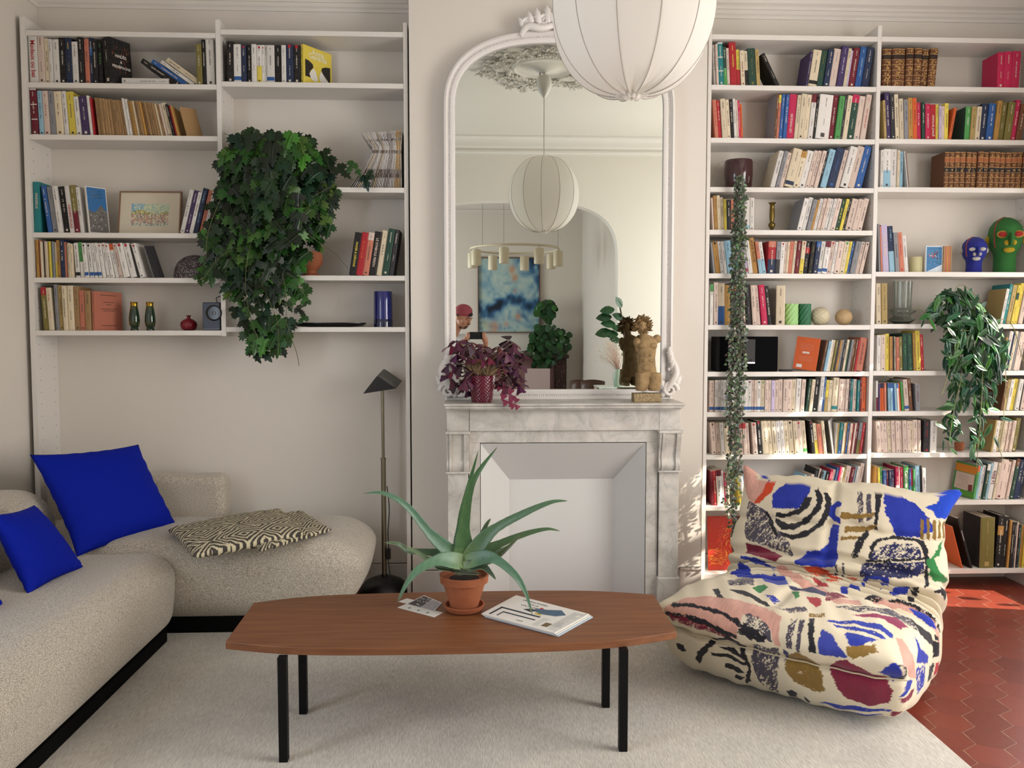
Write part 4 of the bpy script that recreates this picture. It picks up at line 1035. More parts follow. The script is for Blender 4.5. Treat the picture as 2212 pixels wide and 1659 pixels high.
def sofa_material():
    m = mat('sofa_wool', 'b1a697', 0.9, sheen=0.25); N, L, b = nodes_of(m)
    tc = N.new('ShaderNodeTexCoord'); n = N.new('ShaderNodeTexNoise'); n.inputs['Scale'].default_value = 260; n.inputs['Detail'].default_value = 2; L.new(tc.outputs['Object'], n.inputs['Vector'])
    r = N.new('ShaderNodeValToRGB'); r.color_ramp.elements[0].position = 0.35; r.color_ramp.elements[0].color = (*lin('8d8373'), 1); r.color_ramp.elements[1].position = 0.62; r.color_ramp.elements[1].color = (*lin('d2c8b8'), 1)
    L.new(n.outputs['Fac'], r.inputs[0]); L.new(r.outputs[0], b.inputs['Base Color'])
    bp = N.new('ShaderNodeBump'); bp.inputs['Strength'].default_value = 0.5; bp.inputs['Distance'].default_value = 0.002; L.new(n.outputs['Fac'], bp.inputs['Height']); L.new(bp.outputs[0], b.inputs['Normal'])
    return m
SX = F(380, 1372, 0.012).x            # right edge of the left part
def sofa():
    root = thing('corner_sofa', 'beige woven corner sofa with a rounded open end under the left bookcase', 'sofa', (-1.6, 3.6, 0.012))
    m = sofa_material(); blk = mat('sofa_base_black', '050506', 0.8, spec=0.1)
    def lean(v):                                         # sides fall in towards the floor
        t = max(0.0, (0.30 - v.z) / 0.30); v.x -= 0.035 * t ** 1.4 * (1 if v.x > SX - 0.4 else 0); return v
    b = MB(); rbox(b, (XL + 0.03, 1.2, 0.042), (SX + 0.035, 3.84, 0.425), (0.13, 0.06, 0.11), deform=lean, puff=(0.012, 0.0, 0.008)); weld(b.build('seat', m, root, smooth=180))
    def taper(v):
        t = max(0.0, (0.34 - v.z) / 0.34)
        if v.x > -1.0: v.x -= 0.10 * t ** 1.3
        if v.y < 4.0: v.y += 0.03 * t
        return v
    x1 = P(797, 1190, 4.15).x
    b = MB(); rbox(b, (XL + 0.03, 3.83, 0.08), (x1, 4.50, 0.455), (0.20, 0.10, 0.13), deform=taper, puff=(0.02, 0.01, 0.012)); weld(b.build('seat', m, root, smooth=180))
    # seams
    b = MB(); b.tube([(SX + 0.052 - 0.03, 1.3 + i * 0.15, 0.335) for i in range(16)], 0.0016, 5); b.tube([(SX + 0.0, 3.9, 0.1), (SX + 0.0, 3.9, 0.1)], 0.001, 4)
    b.build('seam', mat('seam_beige', '9c917f', 0.9), root)
    # backs: one along the left wall, one in the corner along the back wall
    def backlean(v):
        t = (v.z - 0.40) / 0.28; v.x -= 0.03 * t; return v
    b = MB(); rbox(b, (XL + 0.03, 1.2, 0.34), (XL + 0.40, 4.06, 0.70), (0.15, 0.16, 0.16), deform=backlean, puff=(0.01, 0, 0.01)); weld(b.build('backrest', m, root, smooth=180))
    xb = P(487, 1100, 4.42).x
    b = MB(); rbox(b, (XL + 0.10, 4.40, 0.30), (xb, 4.56, P(420, 1027, 4.42).z), (0.05, 0.05, 0.05)); weld(b.build('backrest', m, root, smooth=180))
    b = MB(); b.box((XL + 0.10, 1.25, 0.0125), (SX - 0.012, 3.80, 0.07)); b.build('base', blk, root)
    b = MB(); b.box((XL + 0.10, 3.905, 0.0125), (x1 - 0.26, 3.94, 0.09)); b.box((XL + 0.1, 3.96, 0.001), (x1 - 0.26, 4.46, 0.09)); b.build('base', blk, root)
sofa()

def pillow(b, c4, th, pinch=0.07, n=40, colf=None, puffp=0.55, seed=0):
    """c4 = bottom-left, bottom-right, top-right, top-left corners; th = thickness"""
    BL, BR, TR, TL = [Vector(p) for p in c4]; nrm = ((BR - BL).cross(TL - BL)).normalized(); rr = random.Random(seed)
    ph = [rr.uniform(0, 6) for _ in range(6)]
    for s in (1, -1):
        def fn(u, v):
            x, y = 2 * u - 1, 2 * v - 1
            k = pinch; xx = x * (1 - k * (1 - y * y)); yy = y * (1 - k * (1 - x * x))
            a, c = (xx + 1) / 2, (yy + 1) / 2
            p = BL * (1 - a) * (1 - c) + BR * a * (1 - c) + TR * a * c + TL * (1 - a) * c
            e = (max(0, 1 - abs(x) ** 2.2) * max(0, 1 - abs(y) ** 2.2)) ** puffp
            wr = 0.05 * sin(7 * x + ph[0] + 3 * y) * sin(5 * y + ph[1]) * (abs(x) ** 2 + abs(y) ** 2) * 0.5
            edge = max(abs(x), abs(y)) ** 8 * 0.004 * sin(22 * (x - y) + ph[2])
            return p + nrm * (s * th / 2 * e * (1 + wr) + (edge if e > 0.0 else 0))
        st = len(b.f); b.grid(fn, n, n)
        if s < 0:
            for i in range(st, len(b.f)): b.f[i] = b.f[i][::-1]
        if colf:
            i = st
            for a in range(n - 1):
                for c in range(n - 1): b.c[i] = colf(a / (n - 1), c / (n - 1), s); i += 1
blue_m = mat('cobalt_cotton', '031c98', 0.8, spec=0.15, bump=(300, 0.1))
def cushion(name, label, c4, th, m, grp=None, pinch=0.07, **k):
    b = MB(); pillow(b, c4, th, pinch, **k); o = weld(b.build(name, m, None, smooth=180)); tag(o, label, 'cushion', grp); return o
cushion('cushion', 'large cobalt blue square cushion leaning in the corner of the sofa',
        [P(166, 1203, 3.74), P(386, 1140, 4.26), P(299, 960, 4.36), P(64, 982, 3.90)], 0.17, blue_m, 'blue cushions on the sofa', seed=1)
cushion('cushion', 'smaller blue square cushion leaning on the left backrest in front of the large one',
        [P(60, 1286, 3.20), P(182, 1226, 3.58), P(74, 1091, 3.62), P(-20, 1112, 3.24)], 0.13, blue_m, 'blue cushions on the sofa', seed=2)
cushion('cushion', 'blue cushion of which only one corner shows at the picture edge',
        [P(-150, 1400, 2.75), P(12, 1314, 3.10), P(-60, 1190, 3.05), P(-240, 1230, 2.7)], 0.12, blue_m, 'blue cushions on the sofa', seed=3)
geo_m = mat('geometric_cotton', 'ffffff', 0.85, attr=True, bump=(220, 0.2))
dk, lt = lin('423c38'), lin('cfc4a4')
def geo_col(k):
    def f(u, v, s):
        x, y = u * k, v * k; cx_, cy_ = math.floor(x), math.floor(y); fx, fy = x - cx_ - 0.5, y - cy_ - 0.5
        if (cx_ + cy_) % 2 == 0: d = abs(fx) + abs(fy)
        else: d = 1.0 - (abs(fx) * 0.9 + abs(fy))
        if (cx_ + 2 * cy_) % 3 == 0: d = abs(abs(fx) - abs(fy)) + 0.15 + fx * 0.3
        return dk if (d * 5.5) % 1.0 < 0.52 else lt
    return f
c4 = [F(414, 1222, .46), F(655, 1174, .46), F(600, 1104, .485), F(362, 1154, .485)]
def flatc(name, label, pts, k, th, z):
    c = [Vector((p.x, p.y, z)) for p in pts]; b = MB(); pillow(b, c, th, 0.03, n=150, colf=geo_col(k), puffp=0.35); o = weld(b.build(name, geo_m, None, smooth=180), 0.00005); tag(o, label, 'cushion', 'black and cream patterned cushions'); return o
o = flatc('cushion', 'black and cream geometric cushion lying flat, nearer of the two on the sofa', [F(418, 1222, .455), F(658, 1172, .455), F(604, 1110, .47), F(362, 1154, .47)], 3.2, 0.085, 0.492)
b = MB(); pa, pb = Vector(F(658, 1172, .455)), Vector(F(604, 1110, .47)); pa.z = pb.z = 0.494; b.tube([pa, (pa + pb) / 2, pb], 0.004, 6)
b.build('piping', mat('piping_tan', 'b0a07c', 0.8), o)
flatc('cushion', 'patterned cream cushion peeking out beyond its twin towards the sofa end', [F(560, 1202, .455), F(716, 1155, .455), F(652, 1107, .47), F(520, 1130, .47)], 3.0, 0.05, 0.478)

# ================================================================== floor lamp
def floor_lamp():
    cx, cy = P(829, 1100, 4.54).x, 4.54
    root = thing('floor_lamp', 'slim brass floor lamp with folded black metal shade beside the sofa end', 'lamp', (cx, cy, 0))
    blk = mat('lamp_black', '0e0e0f', 0.35); br = mat('aged_brass', '8f8672', 0.32, metal=0.85)
    b = MB(); b.lathe([(0.135, 0.0), (0.137, 0.012), (0.128, 0.035), (0.10, 0.062), (0.06, 0.08), (0.018, 0.088), (0.016, 0.10)], (cx, cy, 0.0005), 40); b.build('base', blk, root, smooth=50)
    z1, z2 = P(829, 990, cy).z, P(829, 836, cy).z
    b = MB(); b.tube([(cx, cy, 0.09), (cx, cy, z1)], 0.0135, 16); b.lathe([(0.0155, 0), (0.0155, 0.008)], (cx, cy, z1 - 0.006), 16); b.build('lower_pole', br, root, smooth=50)
    b = MB(); b.tube([(cx, cy, z1), (cx - 0.002, cy, z2 + 0.04)], 0.0085, 14); b.build('upper_pole', br, root, smooth=50)
    # folded shade: two sloping sheets meeting in a rounded ridge that points at the room
    A, B_, C = P(785, 850, cy - 0.10), P(815, 811, cy - 0.10), P(856, 839, cy - 0.10)
    A.y = B_.y = C.y = cy - 0.10
    dv = Vector((0.016, 0.17, 0.030)); n = 6
    arc = [A, A.lerp(B_, .45), A.lerp(B_, .88), B_ + Vector((0, 0, -.003)), B_.lerp(C, .12), B_.lerp(C, .55), C]
    b = MB(); k = len(arc)
    vs = [tuple(p) for p in arc] + [tuple(p + dv) for p in arc]
    fs = [(i, i + 1, k + i + 1, k + i) for i in range(k - 1)]
    b.add(vs, fs); b.build('lamp_shade', mat('shade_lit_grey', '5c5a55', .4), root, smooth=35, solid=0.002)  # light on the top of the black shade put into a grey colour
    b = MB(); b.add([tuple(p + Vector((0, 0.002, -0.001))) for p in arc], [tuple(range(k))]); b.build('front_plate', blk, root, solid=0.0015)
    b = MB(); pts = smooth_path([P(836, 1050, cy - .02), P(841, 1100, cy - .02), P(838, 1150, cy - .02), P(840, 1190, cy - .02), P(839, 1215, cy - .02), P(846, 1262, cy - .06)], 6)
    b.tube(pts, 0.0028, 6); b.build('cable', blk, root); s = P(839, 1194, cy - .025)
    b = MB(); b.box((s.x - 0.013, s.y - 0.012, s.z - 0.035), (s.x + 0.013, s.y + 0.01, s.z + 0.025)); b.build('switch', blk, root, bevel=0.003)
floor_lamp()
# ================================================================== the patterned armchair
CH_LOC = Vector((1.465, 3.43, 0.012)); CH_ROT = radians(-41.0)
def chair_grid(NU=470, NV=680):
    # middle line in (y, z) from the front of the seat to the top of the back, with half thickness b and half width a
    key = [(-0.475, 0.185, 0.165, 0.455), (-0.30, 0.190, 0.182, 0.475), (-0.08, 0.180, 0.165, 0.475), (0.08, 0.185, 0.155, 0.47), (0.20, 0.235, 0.165, 0.465),
           (0.275, 0.35, 0.15, 0.47), (0.315, 0.46, 0.125, 0.455), (0.345, 0.57, 0.10, 0.44), (0.365, 0.645, 0.07, 0.43)]
    ks = [0.0]
    for p, q in zip(key[:-1], key[1:]): ks.append(ks[-1] + sqrt((q[0] - p[0]) ** 2 + (q[1] - p[1]) ** 2))
    SL = ks[-1]; fine = smooth_path([(p[0], p[1], 0) for p in key], 20); fs = [0.0]
    for p, q in zip(fine[:-1], fine[1:]): fs.append(fs[-1] + (q - p).length)
    fs = np.array(fs) * SL / fs[-1]; fy = np.array([p.x for p in fine]); fz = np.array([p.y for p in fine])
    nc0, nc1 = int(NU * .20), int(NU * .07)
    u = np.arange(NU); s = np.zeros(NU); k = np.ones(NU); ext = np.zeros(NU)
    a0 = (np.arange(nc0) + 0.0) / nc0; k[:nc0] = a0 * 0.999 + 0.001
    a1 = (np.arange(nc1) + 1) / nc1; k[NU - nc1:] = (1 - a1) * 0.999 + 0.001
    s[nc0:NU - nc1] = np.linspace(0, SL, NU - nc0 - nc1); s[NU - nc1:] = SL
    ext[:nc0] = -0.085 * np.sqrt(np.maximum(0, 1 - k[:nc0] ** 3.2)); ext[NU - nc1:] = 0.055 * np.sqrt(np.maximum(0, 1 - k[NU - nc1:] ** 2))
    my = np.interp(s, fs, fy); mz = np.interp(s, fs, fz)
    ty = np.interp(s + .02, fs, fy) - np.interp(s - .02, fs, fy); tz = np.interp(s + .02, fs, fz) - np.interp(s - .02, fs, fz)
    L = np.hypot(ty, tz); ty /= L; tz /= L
    kb = np.array([p[2] for p in key]); ka = np.array([p[3] for p in key]); ks = np.array(ks)
    bb = np.interp(s, ks, kb); aa = np.interp(s, ks, ka)
    # evenly spaced superellipse
    q = np.linspace(0, 2 * pi, 4001); n = 4.2
    ex = np.sign(np.cos(q)) * np.abs(np.cos(q)) ** (2 / n); ez = np.sign(np.sin(q)) * np.abs(np.sin(q)) ** (2 / n)
    dl = np.r_[0, np.cumsum(np.hypot(np.diff(ex * 0.46), np.diff(ez * 0.17)))]; t = np.linspace(0, dl[-1], NV + 1)[:-1]
    ex = np.interp(t, dl, ex); ez = np.interp(t, dl, ez)
    EX, K = np.meshgrid(ex, k); EZ = np.meshgrid(ez, k)[0]; S = np.repeat(s[:, None], NV, 1)
    top = np.clip(EZ, 0, 1) ** 0.5; side = np.clip(np.abs(EX) - 0.55, 0, 1) / 0.45
    # folds running across the chair and round its sides
    creases = [(0.36, 0.030, 0.030), (0.46, 0.050, 0.024), (0.555, 0.060, 0.026), (0.63, 0.060, 0.026), (0.705, 0.055, 0.026), (0.80, 0.030, 0.022), (0.97, 0.016, 0.02)]
    f = np.zeros_like(S); wav = 0.012 * np.sin(EX * 3.1 + 1) + 0.006 * np.sin(EX * 9)
    for c, d, w_ in creases:
        f -= d * np.exp(-((S - c - wav) / w_) ** 2)
    fold_top = f * (0.35 + 0.65 * np.clip(EZ + 0.6, 0, 1)); fold_side = f * 0.8
    A = np.repeat(aa[:, None], NV, 1); B = np.repeat(bb[:, None], NV, 1)
    A = A + fold_side * side * 0.9 * np.clip(EZ + 1.0, 0, 1); B = B + fold_top * (EZ > -0.3)
    # buttoned valley down the middle, sagging edges
    B = B - 0.014 * np.exp(-(EX / 0.05) ** 2) * top * (S > 0.02)
    B = B + 0.012 * top * np.cos(EX * pi * 1.0) * 1.0
    Kf = np.where(K < 1, K, 1.0)
    X = A * EX * Kf; O = B * EZ * Kf
    MY = np.repeat((my + ext * ty)[:, None], NV, 1); MZ = np.repeat((mz + ext * tz)[:, None], NV, 1)
    NY = np.repeat(-tz[:, None], NV, 1); NZ = np.repeat(ty[:, None], NV, 1)
    Y = MY + NY * O; Z = MZ + NZ * O
    # front: the pad overhangs, the skirt falls back under it, a seam notch between
    fr = np.clip(1 - (Y + 0.56) / 0.22, 0, 1)
    Y = Y + fr * np.clip(0.30 - Z, 0, 1) ** 1.2 * 0.55
    Y = Y + fr * 0.022 * np.exp(-((Z - 0.215) / 0.016) ** 2)
    Y = Y - fr * 0.02 * np.exp(-((Z - 0.29) / 0.05) ** 2)
    # pointed front corners of the pad
    cf = np.exp(-((np.abs(X) - 0.47) / 0.06) ** 2) * np.exp(-((Z - 0.30) / 0.06) ** 2) * np.exp(-((Y + 0.52) / 0.10) ** 2)
    X = X + np.sign(X) * 0.035 * cf; Y = Y - 0.03 * cf
    # ears at the two top corners
    top_z = 0.66
    er = np.exp(-((X - 0.435) / 0.045) ** 2) * np.clip((Z - 0.56) / 0.10, 0, 1) ** 1.3
    el = np.exp(-((X + 0.43) / 0.036) ** 2) * np.clip((Z - 0.58) / 0.10, 0, 1) ** 1.5
    Z = Z + 0.05 * er + 0.10 * el; X = X + 0.085 * er - 0.03 * el; Y = Y + 0.04 * er
    # sag of the top edge between the ears and the small wrinkles of the cloth
    Z = Z - 0.012 * np.exp(-(X / 0.1) ** 2) * np.clip((Z - 0.5) / 0.15, 0, 1)
    wr = 0.0025 * np.sin(31 * X + 11 * S) * np.sin(23 * Z + 9 * X) + 0.0018 * np.sin(67 * X + 40 * Y)
    Y = Y + wr; Z = np.maximum(Z + wr, 0.001 + 0.004 * np.abs(EX))
    X = X - 0.055 * np.clip((Y + 0.05) / 0.42, 0, 1) ** 1.2
    return X * 1.03, Y * 1.14, Z * 1.05, S, EX, EZ, K
def chair_regions(X, Y, Z):
    """surface directions -> which flat pattern sheet a point belongs to: 0 seat, 1 back, 2 front, 3 right side, 4 left side"""
    P_ = np.stack([X, Y, Z], -1); du = np.gradient(P_, axis=0); dv = np.roll(P_, -1, 1) - np.roll(P_, 1, 1)
    n = np.cross(du, dv); n /= np.linalg.norm(n, axis=-1, keepdims=True) + 1e-12
    c = P_ - np.array([0, 0.0, 0.2]); 
    if np.mean((n * np.stack([X, Y, Z - 0.2], -1)).sum(-1)) < 0: n = -n
    return n
CH_PAT = []        # brush-painted shapes: (sheet, colour, roughness of the edge, dry brush, points)
CH_PAT += [
('cf9c8c',1,0,(-0.21,-0.86,0.47),(0.05,0.17),[(-0.526,0.881),(-0.472,0.876),(-0.409,0.789),(-0.355,0.782),(-0.36,0.728),(-0.384,0.661),(-0.41,0.65),(-0.464,0.723)]),
('c8431f',2,0,(-0.14,-0.85,0.51),(0.06,0.17),[(-0.362,0.778),(-0.317,0.786),(-0.324,0.727),(-0.372,0.66),(-0.402,0.662),(-0.371,0.723)]),
('1d309c',1,0,(-0.12,-0.78,0.61),(0.15,0.25),[(-0.43,0.834),(-0.366,0.8),(-0.338,0.773),(-0.382,0.783)]),
('1d309c',2,0,(-0.09,-0.84,0.53),(0.06,0.16),[(-0.298,0.752),(-0.258,0.778),(-0.144,0.774),(-0.14,0.744),(-0.175,0.65),(-0.303,0.641),(-0.321,0.707)]),
('1a1820',2,0,(-0.06,-0.93,0.37),(-0.08,0.04),[(-0.169,0.722),(-0.136,0.721),(-0.139,0.681),(-0.176,0.632),(-0.255,0.607),(-0.297,0.607),(-0.292,0.626),(-0.235,0.631),(-0.186,0.66)]),
('1a1820',2,0,(-0.03,-0.86,0.52),(0.02,0.14),[(-0.128,0.755),(-0.114,0.762),(-0.088,0.724),(-0.078,0.663),(-0.124,0.602),(-0.184,0.547),(-0.24,0.54),(-0.287,0.579),(-0.288,0.6),(-0.221,0.575),(-0.171,0.594),(-0.119,0.638),(-0.106,0.689)]),
('1a1820',2,0,(0.09,-0.81,0.58),(0.05,0.19),[(-0.102,0.736),(-0.086,0.744),(-0.065,0.715),(-0.054,0.646),(-0.08,0.574),(-0.137,0.512),(-0.196,0.49),(-0.256,0.507),(-0.264,0.521),(-0.192,0.515),(-0.135,0.547),(-0.093,0.602),(-0.081,0.656),(-0.085,0.697)]),
('4b4552',2,0.55,(-0.18,-0.88,0.45),(0.02,0.15),[(-0.438,0.672),(-0.345,0.638),(-0.274,0.555),(-0.179,0.488),(-0.164,0.428),(-0.238,0.448),(-0.31,0.461),(-0.397,0.475),(-0.422,0.51),(-0.437,0.603)]),
('1a1820',2,0,(-0.16,-0.81,0.56),(0.1,0.21),[(-0.326,0.62),(-0.311,0.619),(-0.267,0.556),(-0.235,0.504),(-0.251,0.507),(-0.296,0.564)]),
('7a1b36',1,0,(-0.13,-0.91,0.38),(-0.01,0.12),[(-0.406,0.461),(-0.312,0.452),(-0.206,0.422),(-0.232,0.391),(-0.296,0.4),(-0.402,0.413)]),
('1d309c',2,0,(-0.12,-0.89,0.43),(-0.04,0.08),[(-0.048,0.692),(-0.028,0.718),(-0.0,0.716),(0.005,0.696),(-0.018,0.685),(-0.022,0.656),(0.011,0.634),(0.01,0.614),(-0.019,0.621),(-0.043,0.644)]),
('1d309c',2,0,(0.02,-0.97,0.24),(-0.17,0.03),[(-0.028,0.596),(0.008,0.602),(0.028,0.451),(0.031,0.416),(-0.031,0.401),(-0.142,0.395),(-0.147,0.412),(-0.104,0.46),(-0.051,0.473),(-0.025,0.514)]),
('4b4552',2,0.45,(0.03,-0.97,0.25),(-0.19,-0.05),[(0.06,0.755),(0.084,0.758),(0.112,0.625),(0.092,0.618)]),
('4b4552',2,0.45,(0.06,-0.88,0.47),(-0.01,0.11),[(0.092,0.768),(0.11,0.771),(0.136,0.658),(0.118,0.633)]),
('1a1820',2,0,(-0.0,-0.94,0.33),(-0.14,-0.01),[(0.129,0.774),(0.16,0.779),(0.164,0.675),(0.167,0.609),(0.154,0.608),(0.149,0.682)]),
('86672c',3,0,(0.03,-0.89,0.45),(-0.01,0.09),[(0.001,0.668),(0.074,0.667),(0.146,0.683),(0.144,0.669),(0.102,0.65),(0.009,0.634)]),
('86672c',3,0,(-0.02,-0.9,0.44),(-0.04,0.09),[(0.031,0.603),(0.105,0.62),(0.163,0.633),(0.155,0.616),(0.089,0.583),(0.041,0.576)]),
('86672c',3,0,(0.02,-0.84,0.55),(0.06,0.16),[(0.022,0.541),(0.083,0.554),(0.118,0.563),(0.085,0.541),(0.024,0.526)]),
('1a1820',3,0.2,(0.05,-0.94,0.34),(-0.09,0.05),[(0.12,0.608),(0.139,0.586),(0.107,0.477),(0.078,0.465),(0.091,0.527)]),
('1d309c',3,0,(0.18,-0.85,0.5),(0.04,0.15),[(0.154,0.773),(0.206,0.777),(0.28,0.758),(0.341,0.703),(0.375,0.65),(0.33,0.615),(0.231,0.599),(0.202,0.638),(0.169,0.697)]),
('86672c',2,0.1,(0.19,-0.8,0.57),(0.1,0.22),[(0.301,0.681),(0.314,0.68),(0.325,0.596),(0.312,0.599)]),
('86672c',2,0.1,(0.29,-0.91,0.28),(-0.06,0.05),[(0.368,0.685),(0.381,0.684),(0.386,0.596),(0.373,0.599)]),
('86672c',2,0.1,(0.46,-0.86,0.21),(-0.03,0.08),[(0.405,0.679),(0.418,0.678),(0.42,0.591),(0.406,0.594)]),
('86672c',2,0.1,(0.59,-0.8,0.08),(-0.03,0.08),[(0.472,0.643),(0.483,0.639),(0.477,0.57),(0.466,0.573)]),
('86672c',2,0.1,(0.93,-0.37,-0.04),(0.17,0.29),[(0.454,0.633),(0.473,0.626),(0.495,0.548),(0.44,0.563)]),
('1a1820',3,0.15,(0.2,-0.8,0.56),(0.09,0.21),[(0.13,0.46),(0.125,0.515),(0.146,0.557),(0.205,0.587),(0.281,0.601),(0.328,0.591),(0.349,0.55),(0.373,0.392),(0.358,0.38),(0.341,0.513),(0.324,0.562),(0.29,0.586),(0.207,0.571),(0.156,0.545),(0.138,0.509),(0.142,0.459)]),
('1c2050',3,0.6,(0.19,-0.83,0.53),(0.08,0.18),[(0.145,0.505),(0.216,0.557),(0.307,0.569),(0.338,0.514),(0.144,0.463)]),
('1c2050',3,0.35,(0.14,-0.97,0.22),(-0.11,0.02),[(0.14,0.446),(0.377,0.494),(0.379,0.441),(0.325,0.416),(0.136,0.39)]),
('1a1820',3,0.2,(0.08,-0.99,0.11),(-0.2,-0.06),[(0.154,0.455),(0.386,0.493),(0.387,0.484),(0.153,0.443)]),
('2c7a3e',3,0,(0.65,-0.73,0.2),(0.09,0.25),[(0.416,0.599),(0.424,0.61),(0.42,0.58),(0.393,0.538),(0.37,0.514),(0.375,0.499),(0.389,0.465),(0.429,0.445),(0.462,0.446),(0.447,0.424),(0.377,0.425),(0.349,0.444),(0.343,0.505),(0.364,0.525)]),
('1d309c',2,0,(-0.01,-0.98,-0.22),(-0.26,-0.12),[(0.145,0.328),(0.155,0.341),(0.208,0.351),(0.246,0.347),(0.245,0.318),(0.221,0.314),(0.211,0.337),(0.166,0.327),(0.157,0.312)]),
('1440b8',1,0,(0.39,-0.8,0.46),(0.11,0.22),[(0.293,0.746),(0.336,0.774),(0.348,0.837),(0.371,0.871),(0.44,0.89),(0.448,0.823),(0.407,0.767),(0.379,0.712),(0.343,0.707),(0.325,0.735)]),
('4b4552',2,0.5,(0.04,-0.88,0.48),(0.04,0.14),[(0.022,0.416),(0.033,0.42),(0.04,0.364),(0.028,0.362)]),
('4b4552',2,0.5,(-0.02,-0.72,0.7),(0.12,0.24),[(0.058,0.39),(0.067,0.399),(0.074,0.34),(0.062,0.33)]),
('1d309c',2,0,(-0.22,-0.96,0.17),(-0.06,0.13),[(-0.42,0.387),(-0.33,0.388),(-0.244,0.362),(-0.188,0.353),(-0.326,0.362),(-0.417,0.373)]),
('1d309c',2,0,(-0.03,-0.78,0.62),(0.05,0.46),[(-0.425,0.357),(-0.365,0.335),(-0.293,0.262),(-0.208,0.227),(-0.207,0.165),(-0.32,0.205),(-0.392,0.244)]),
('c8431f',2,0,(0.03,-1.0,0.08),(-0.14,0.05),[(-0.116,0.382),(-0.053,0.392),(0.025,0.37),(0.078,0.363),(0.027,0.357),(-0.066,0.36)]),
('c8431f',1,0,(0.08,-0.99,0.07),(-0.15,-0.01),[(0.081,0.374),(0.131,0.371),(0.128,0.362),(0.095,0.365)]),
('cf9c8c',1,0,(-0.06,-0.55,0.83),(0.19,0.55),[(-0.219,0.295),(-0.17,0.295),(-0.061,0.212),(0.04,0.136),(0.142,0.02),(0.162,-0.049),(0.08,-0.019),(-0.062,0.128),(-0.168,0.214)]),
('a8323a',2,0,(0.06,-0.83,0.56),(0.07,0.32),[(-0.074,0.332),(-0.042,0.332),(0.051,0.257),(0.011,0.254)]),
('1d309c',2,0,(-0.06,-0.23,0.97),(0.3,0.51),[(-0.211,-0.001),(-0.182,0.098),(-0.089,0.004),(-0.011,-0.164),(-0.037,-0.2),(-0.115,-0.156)]),
('1c2050',3,0.3,(0.05,0.08,1.0),(0.31,0.43),[(-0.051,-0.309),(-0.007,-0.222),(0.099,-0.284),(0.115,-0.36),(0.043,-0.351),(-0.038,-0.333)]),
('2c7a3e',2,0,(-0.07,-0.07,1.0),(0.37,0.48),[(-0.112,-0.354),(-0.089,-0.288),(-0.056,-0.33),(-0.056,-0.371),(-0.07,-0.398)]),
('2c7a3e',2,0,(0.08,-0.04,1.0),(0.35,0.47),[(-0.039,-0.299),(0.004,-0.334),(0.022,-0.375),(0.016,-0.412)]),
('cf9c8c',1,0,(0.03,0.02,1.0),(0.33,0.45),[(0.114,-0.344),(0.219,-0.246),(0.252,-0.31),(0.176,-0.374)]),
('7a1b36',3,0.4,(0.11,0.08,0.99),(0.33,0.43),[(0.068,-0.267),(0.106,-0.24),(0.151,-0.263),(0.106,-0.409)]),
('a8323a',2,0,(0.05,-0.11,0.99),(0.39,0.49),[(0.05,-0.327),(0.104,-0.321),(0.127,-0.379),(0.113,-0.404),(0.081,-0.373)]),
('1d309c',2,0,(0.05,-0.54,0.84),(0.19,0.49),[(0.092,0.141),(0.102,0.22),(0.129,0.259),(0.151,0.199),(0.13,0.204),(0.12,0.142),(0.142,0.055),(0.128,0.039)]),
('1d309c',2,0,(-0.05,-0.98,0.2),(-0.14,0.02),[(0.263,0.349),(0.272,0.37),(0.321,0.381),(0.317,0.347),(0.267,0.338)]),
('1a1820',2,0,(-0.08,-0.94,-0.33),(-0.33,-0.21),[(0.312,0.289),(0.34,0.295),(0.337,0.266),(0.317,0.262)]),
('1a1820',2,0,(0.76,-0.65,0.03),(0.13,0.28),[(0.383,0.361),(0.431,0.373),(0.458,0.352),(0.465,0.302),(0.462,0.307),(0.412,0.353),(0.388,0.353)]),
('cf9c8c',1,0,(0.32,-0.53,0.78),(0.3,0.55),[(0.12,0.133),(0.207,0.199),(0.282,0.19),(0.353,0.166),(0.401,0.082),(0.42,0.054),(0.404,0.026),(0.367,0.069),(0.3,0.097),(0.219,0.112),(0.126,0.021)]),
('1a1820',3,0.4,(0.29,-0.52,0.8),(0.29,0.53),[(0.104,0.123),(0.215,0.202),(0.291,0.194),(0.369,0.175),(0.404,0.117),(0.374,0.154),(0.294,0.181),(0.205,0.185),(0.111,0.032)]),
('1d309c',2,0,(0.52,-0.46,0.72),(0.37,0.54),[(0.153,0.115),(0.212,0.173),(0.251,0.096),(0.265,0.073),(0.231,0.07),(0.178,0.09)]),
('4b4552',3,0.5,(0.26,0.03,0.97),(0.36,0.48),[(0.081,-0.406),(0.163,-0.328),(0.244,-0.208),(0.323,-0.236),(0.364,-0.314),(0.328,-0.318),(0.246,-0.309),(0.164,-0.398)]),
('8c2c52',2,0,(0.28,-0.03,0.96),(0.4,0.52),[(0.136,-0.414),(0.204,-0.34),(0.263,-0.283),(0.314,-0.316),(0.299,-0.372),(0.237,-0.353),(0.179,-0.397)]),
('1a1820',2,0,(-0.07,-0.15,0.99),(0.4,0.51),[(-0.255,-0.38),(-0.236,-0.363),(-0.179,-0.451),(-0.08,-0.488),(-0.014,-0.476),(-0.084,-0.517),(-0.183,-0.479)]),
('1a1820',2,0,(-0.01,-0.13,0.99),(0.39,0.5),[(-0.221,-0.38),(-0.157,-0.37),(-0.073,-0.417),(-0.011,-0.455),(-0.017,-0.477),(-0.097,-0.435),(-0.167,-0.406)]),
('1d309c',3,0.5,(0.19,-0.13,0.97),(0.37,0.48),[(-0.156,-0.373),(-0.115,-0.38),(-0.087,-0.39),(-0.094,-0.432)]),
('4b4552',3,0.6,(0.08,-0.1,0.99),(0.39,0.49),[(-0.02,-0.498),(0.068,-0.429),(0.093,-0.458),(0.036,-0.506)]),
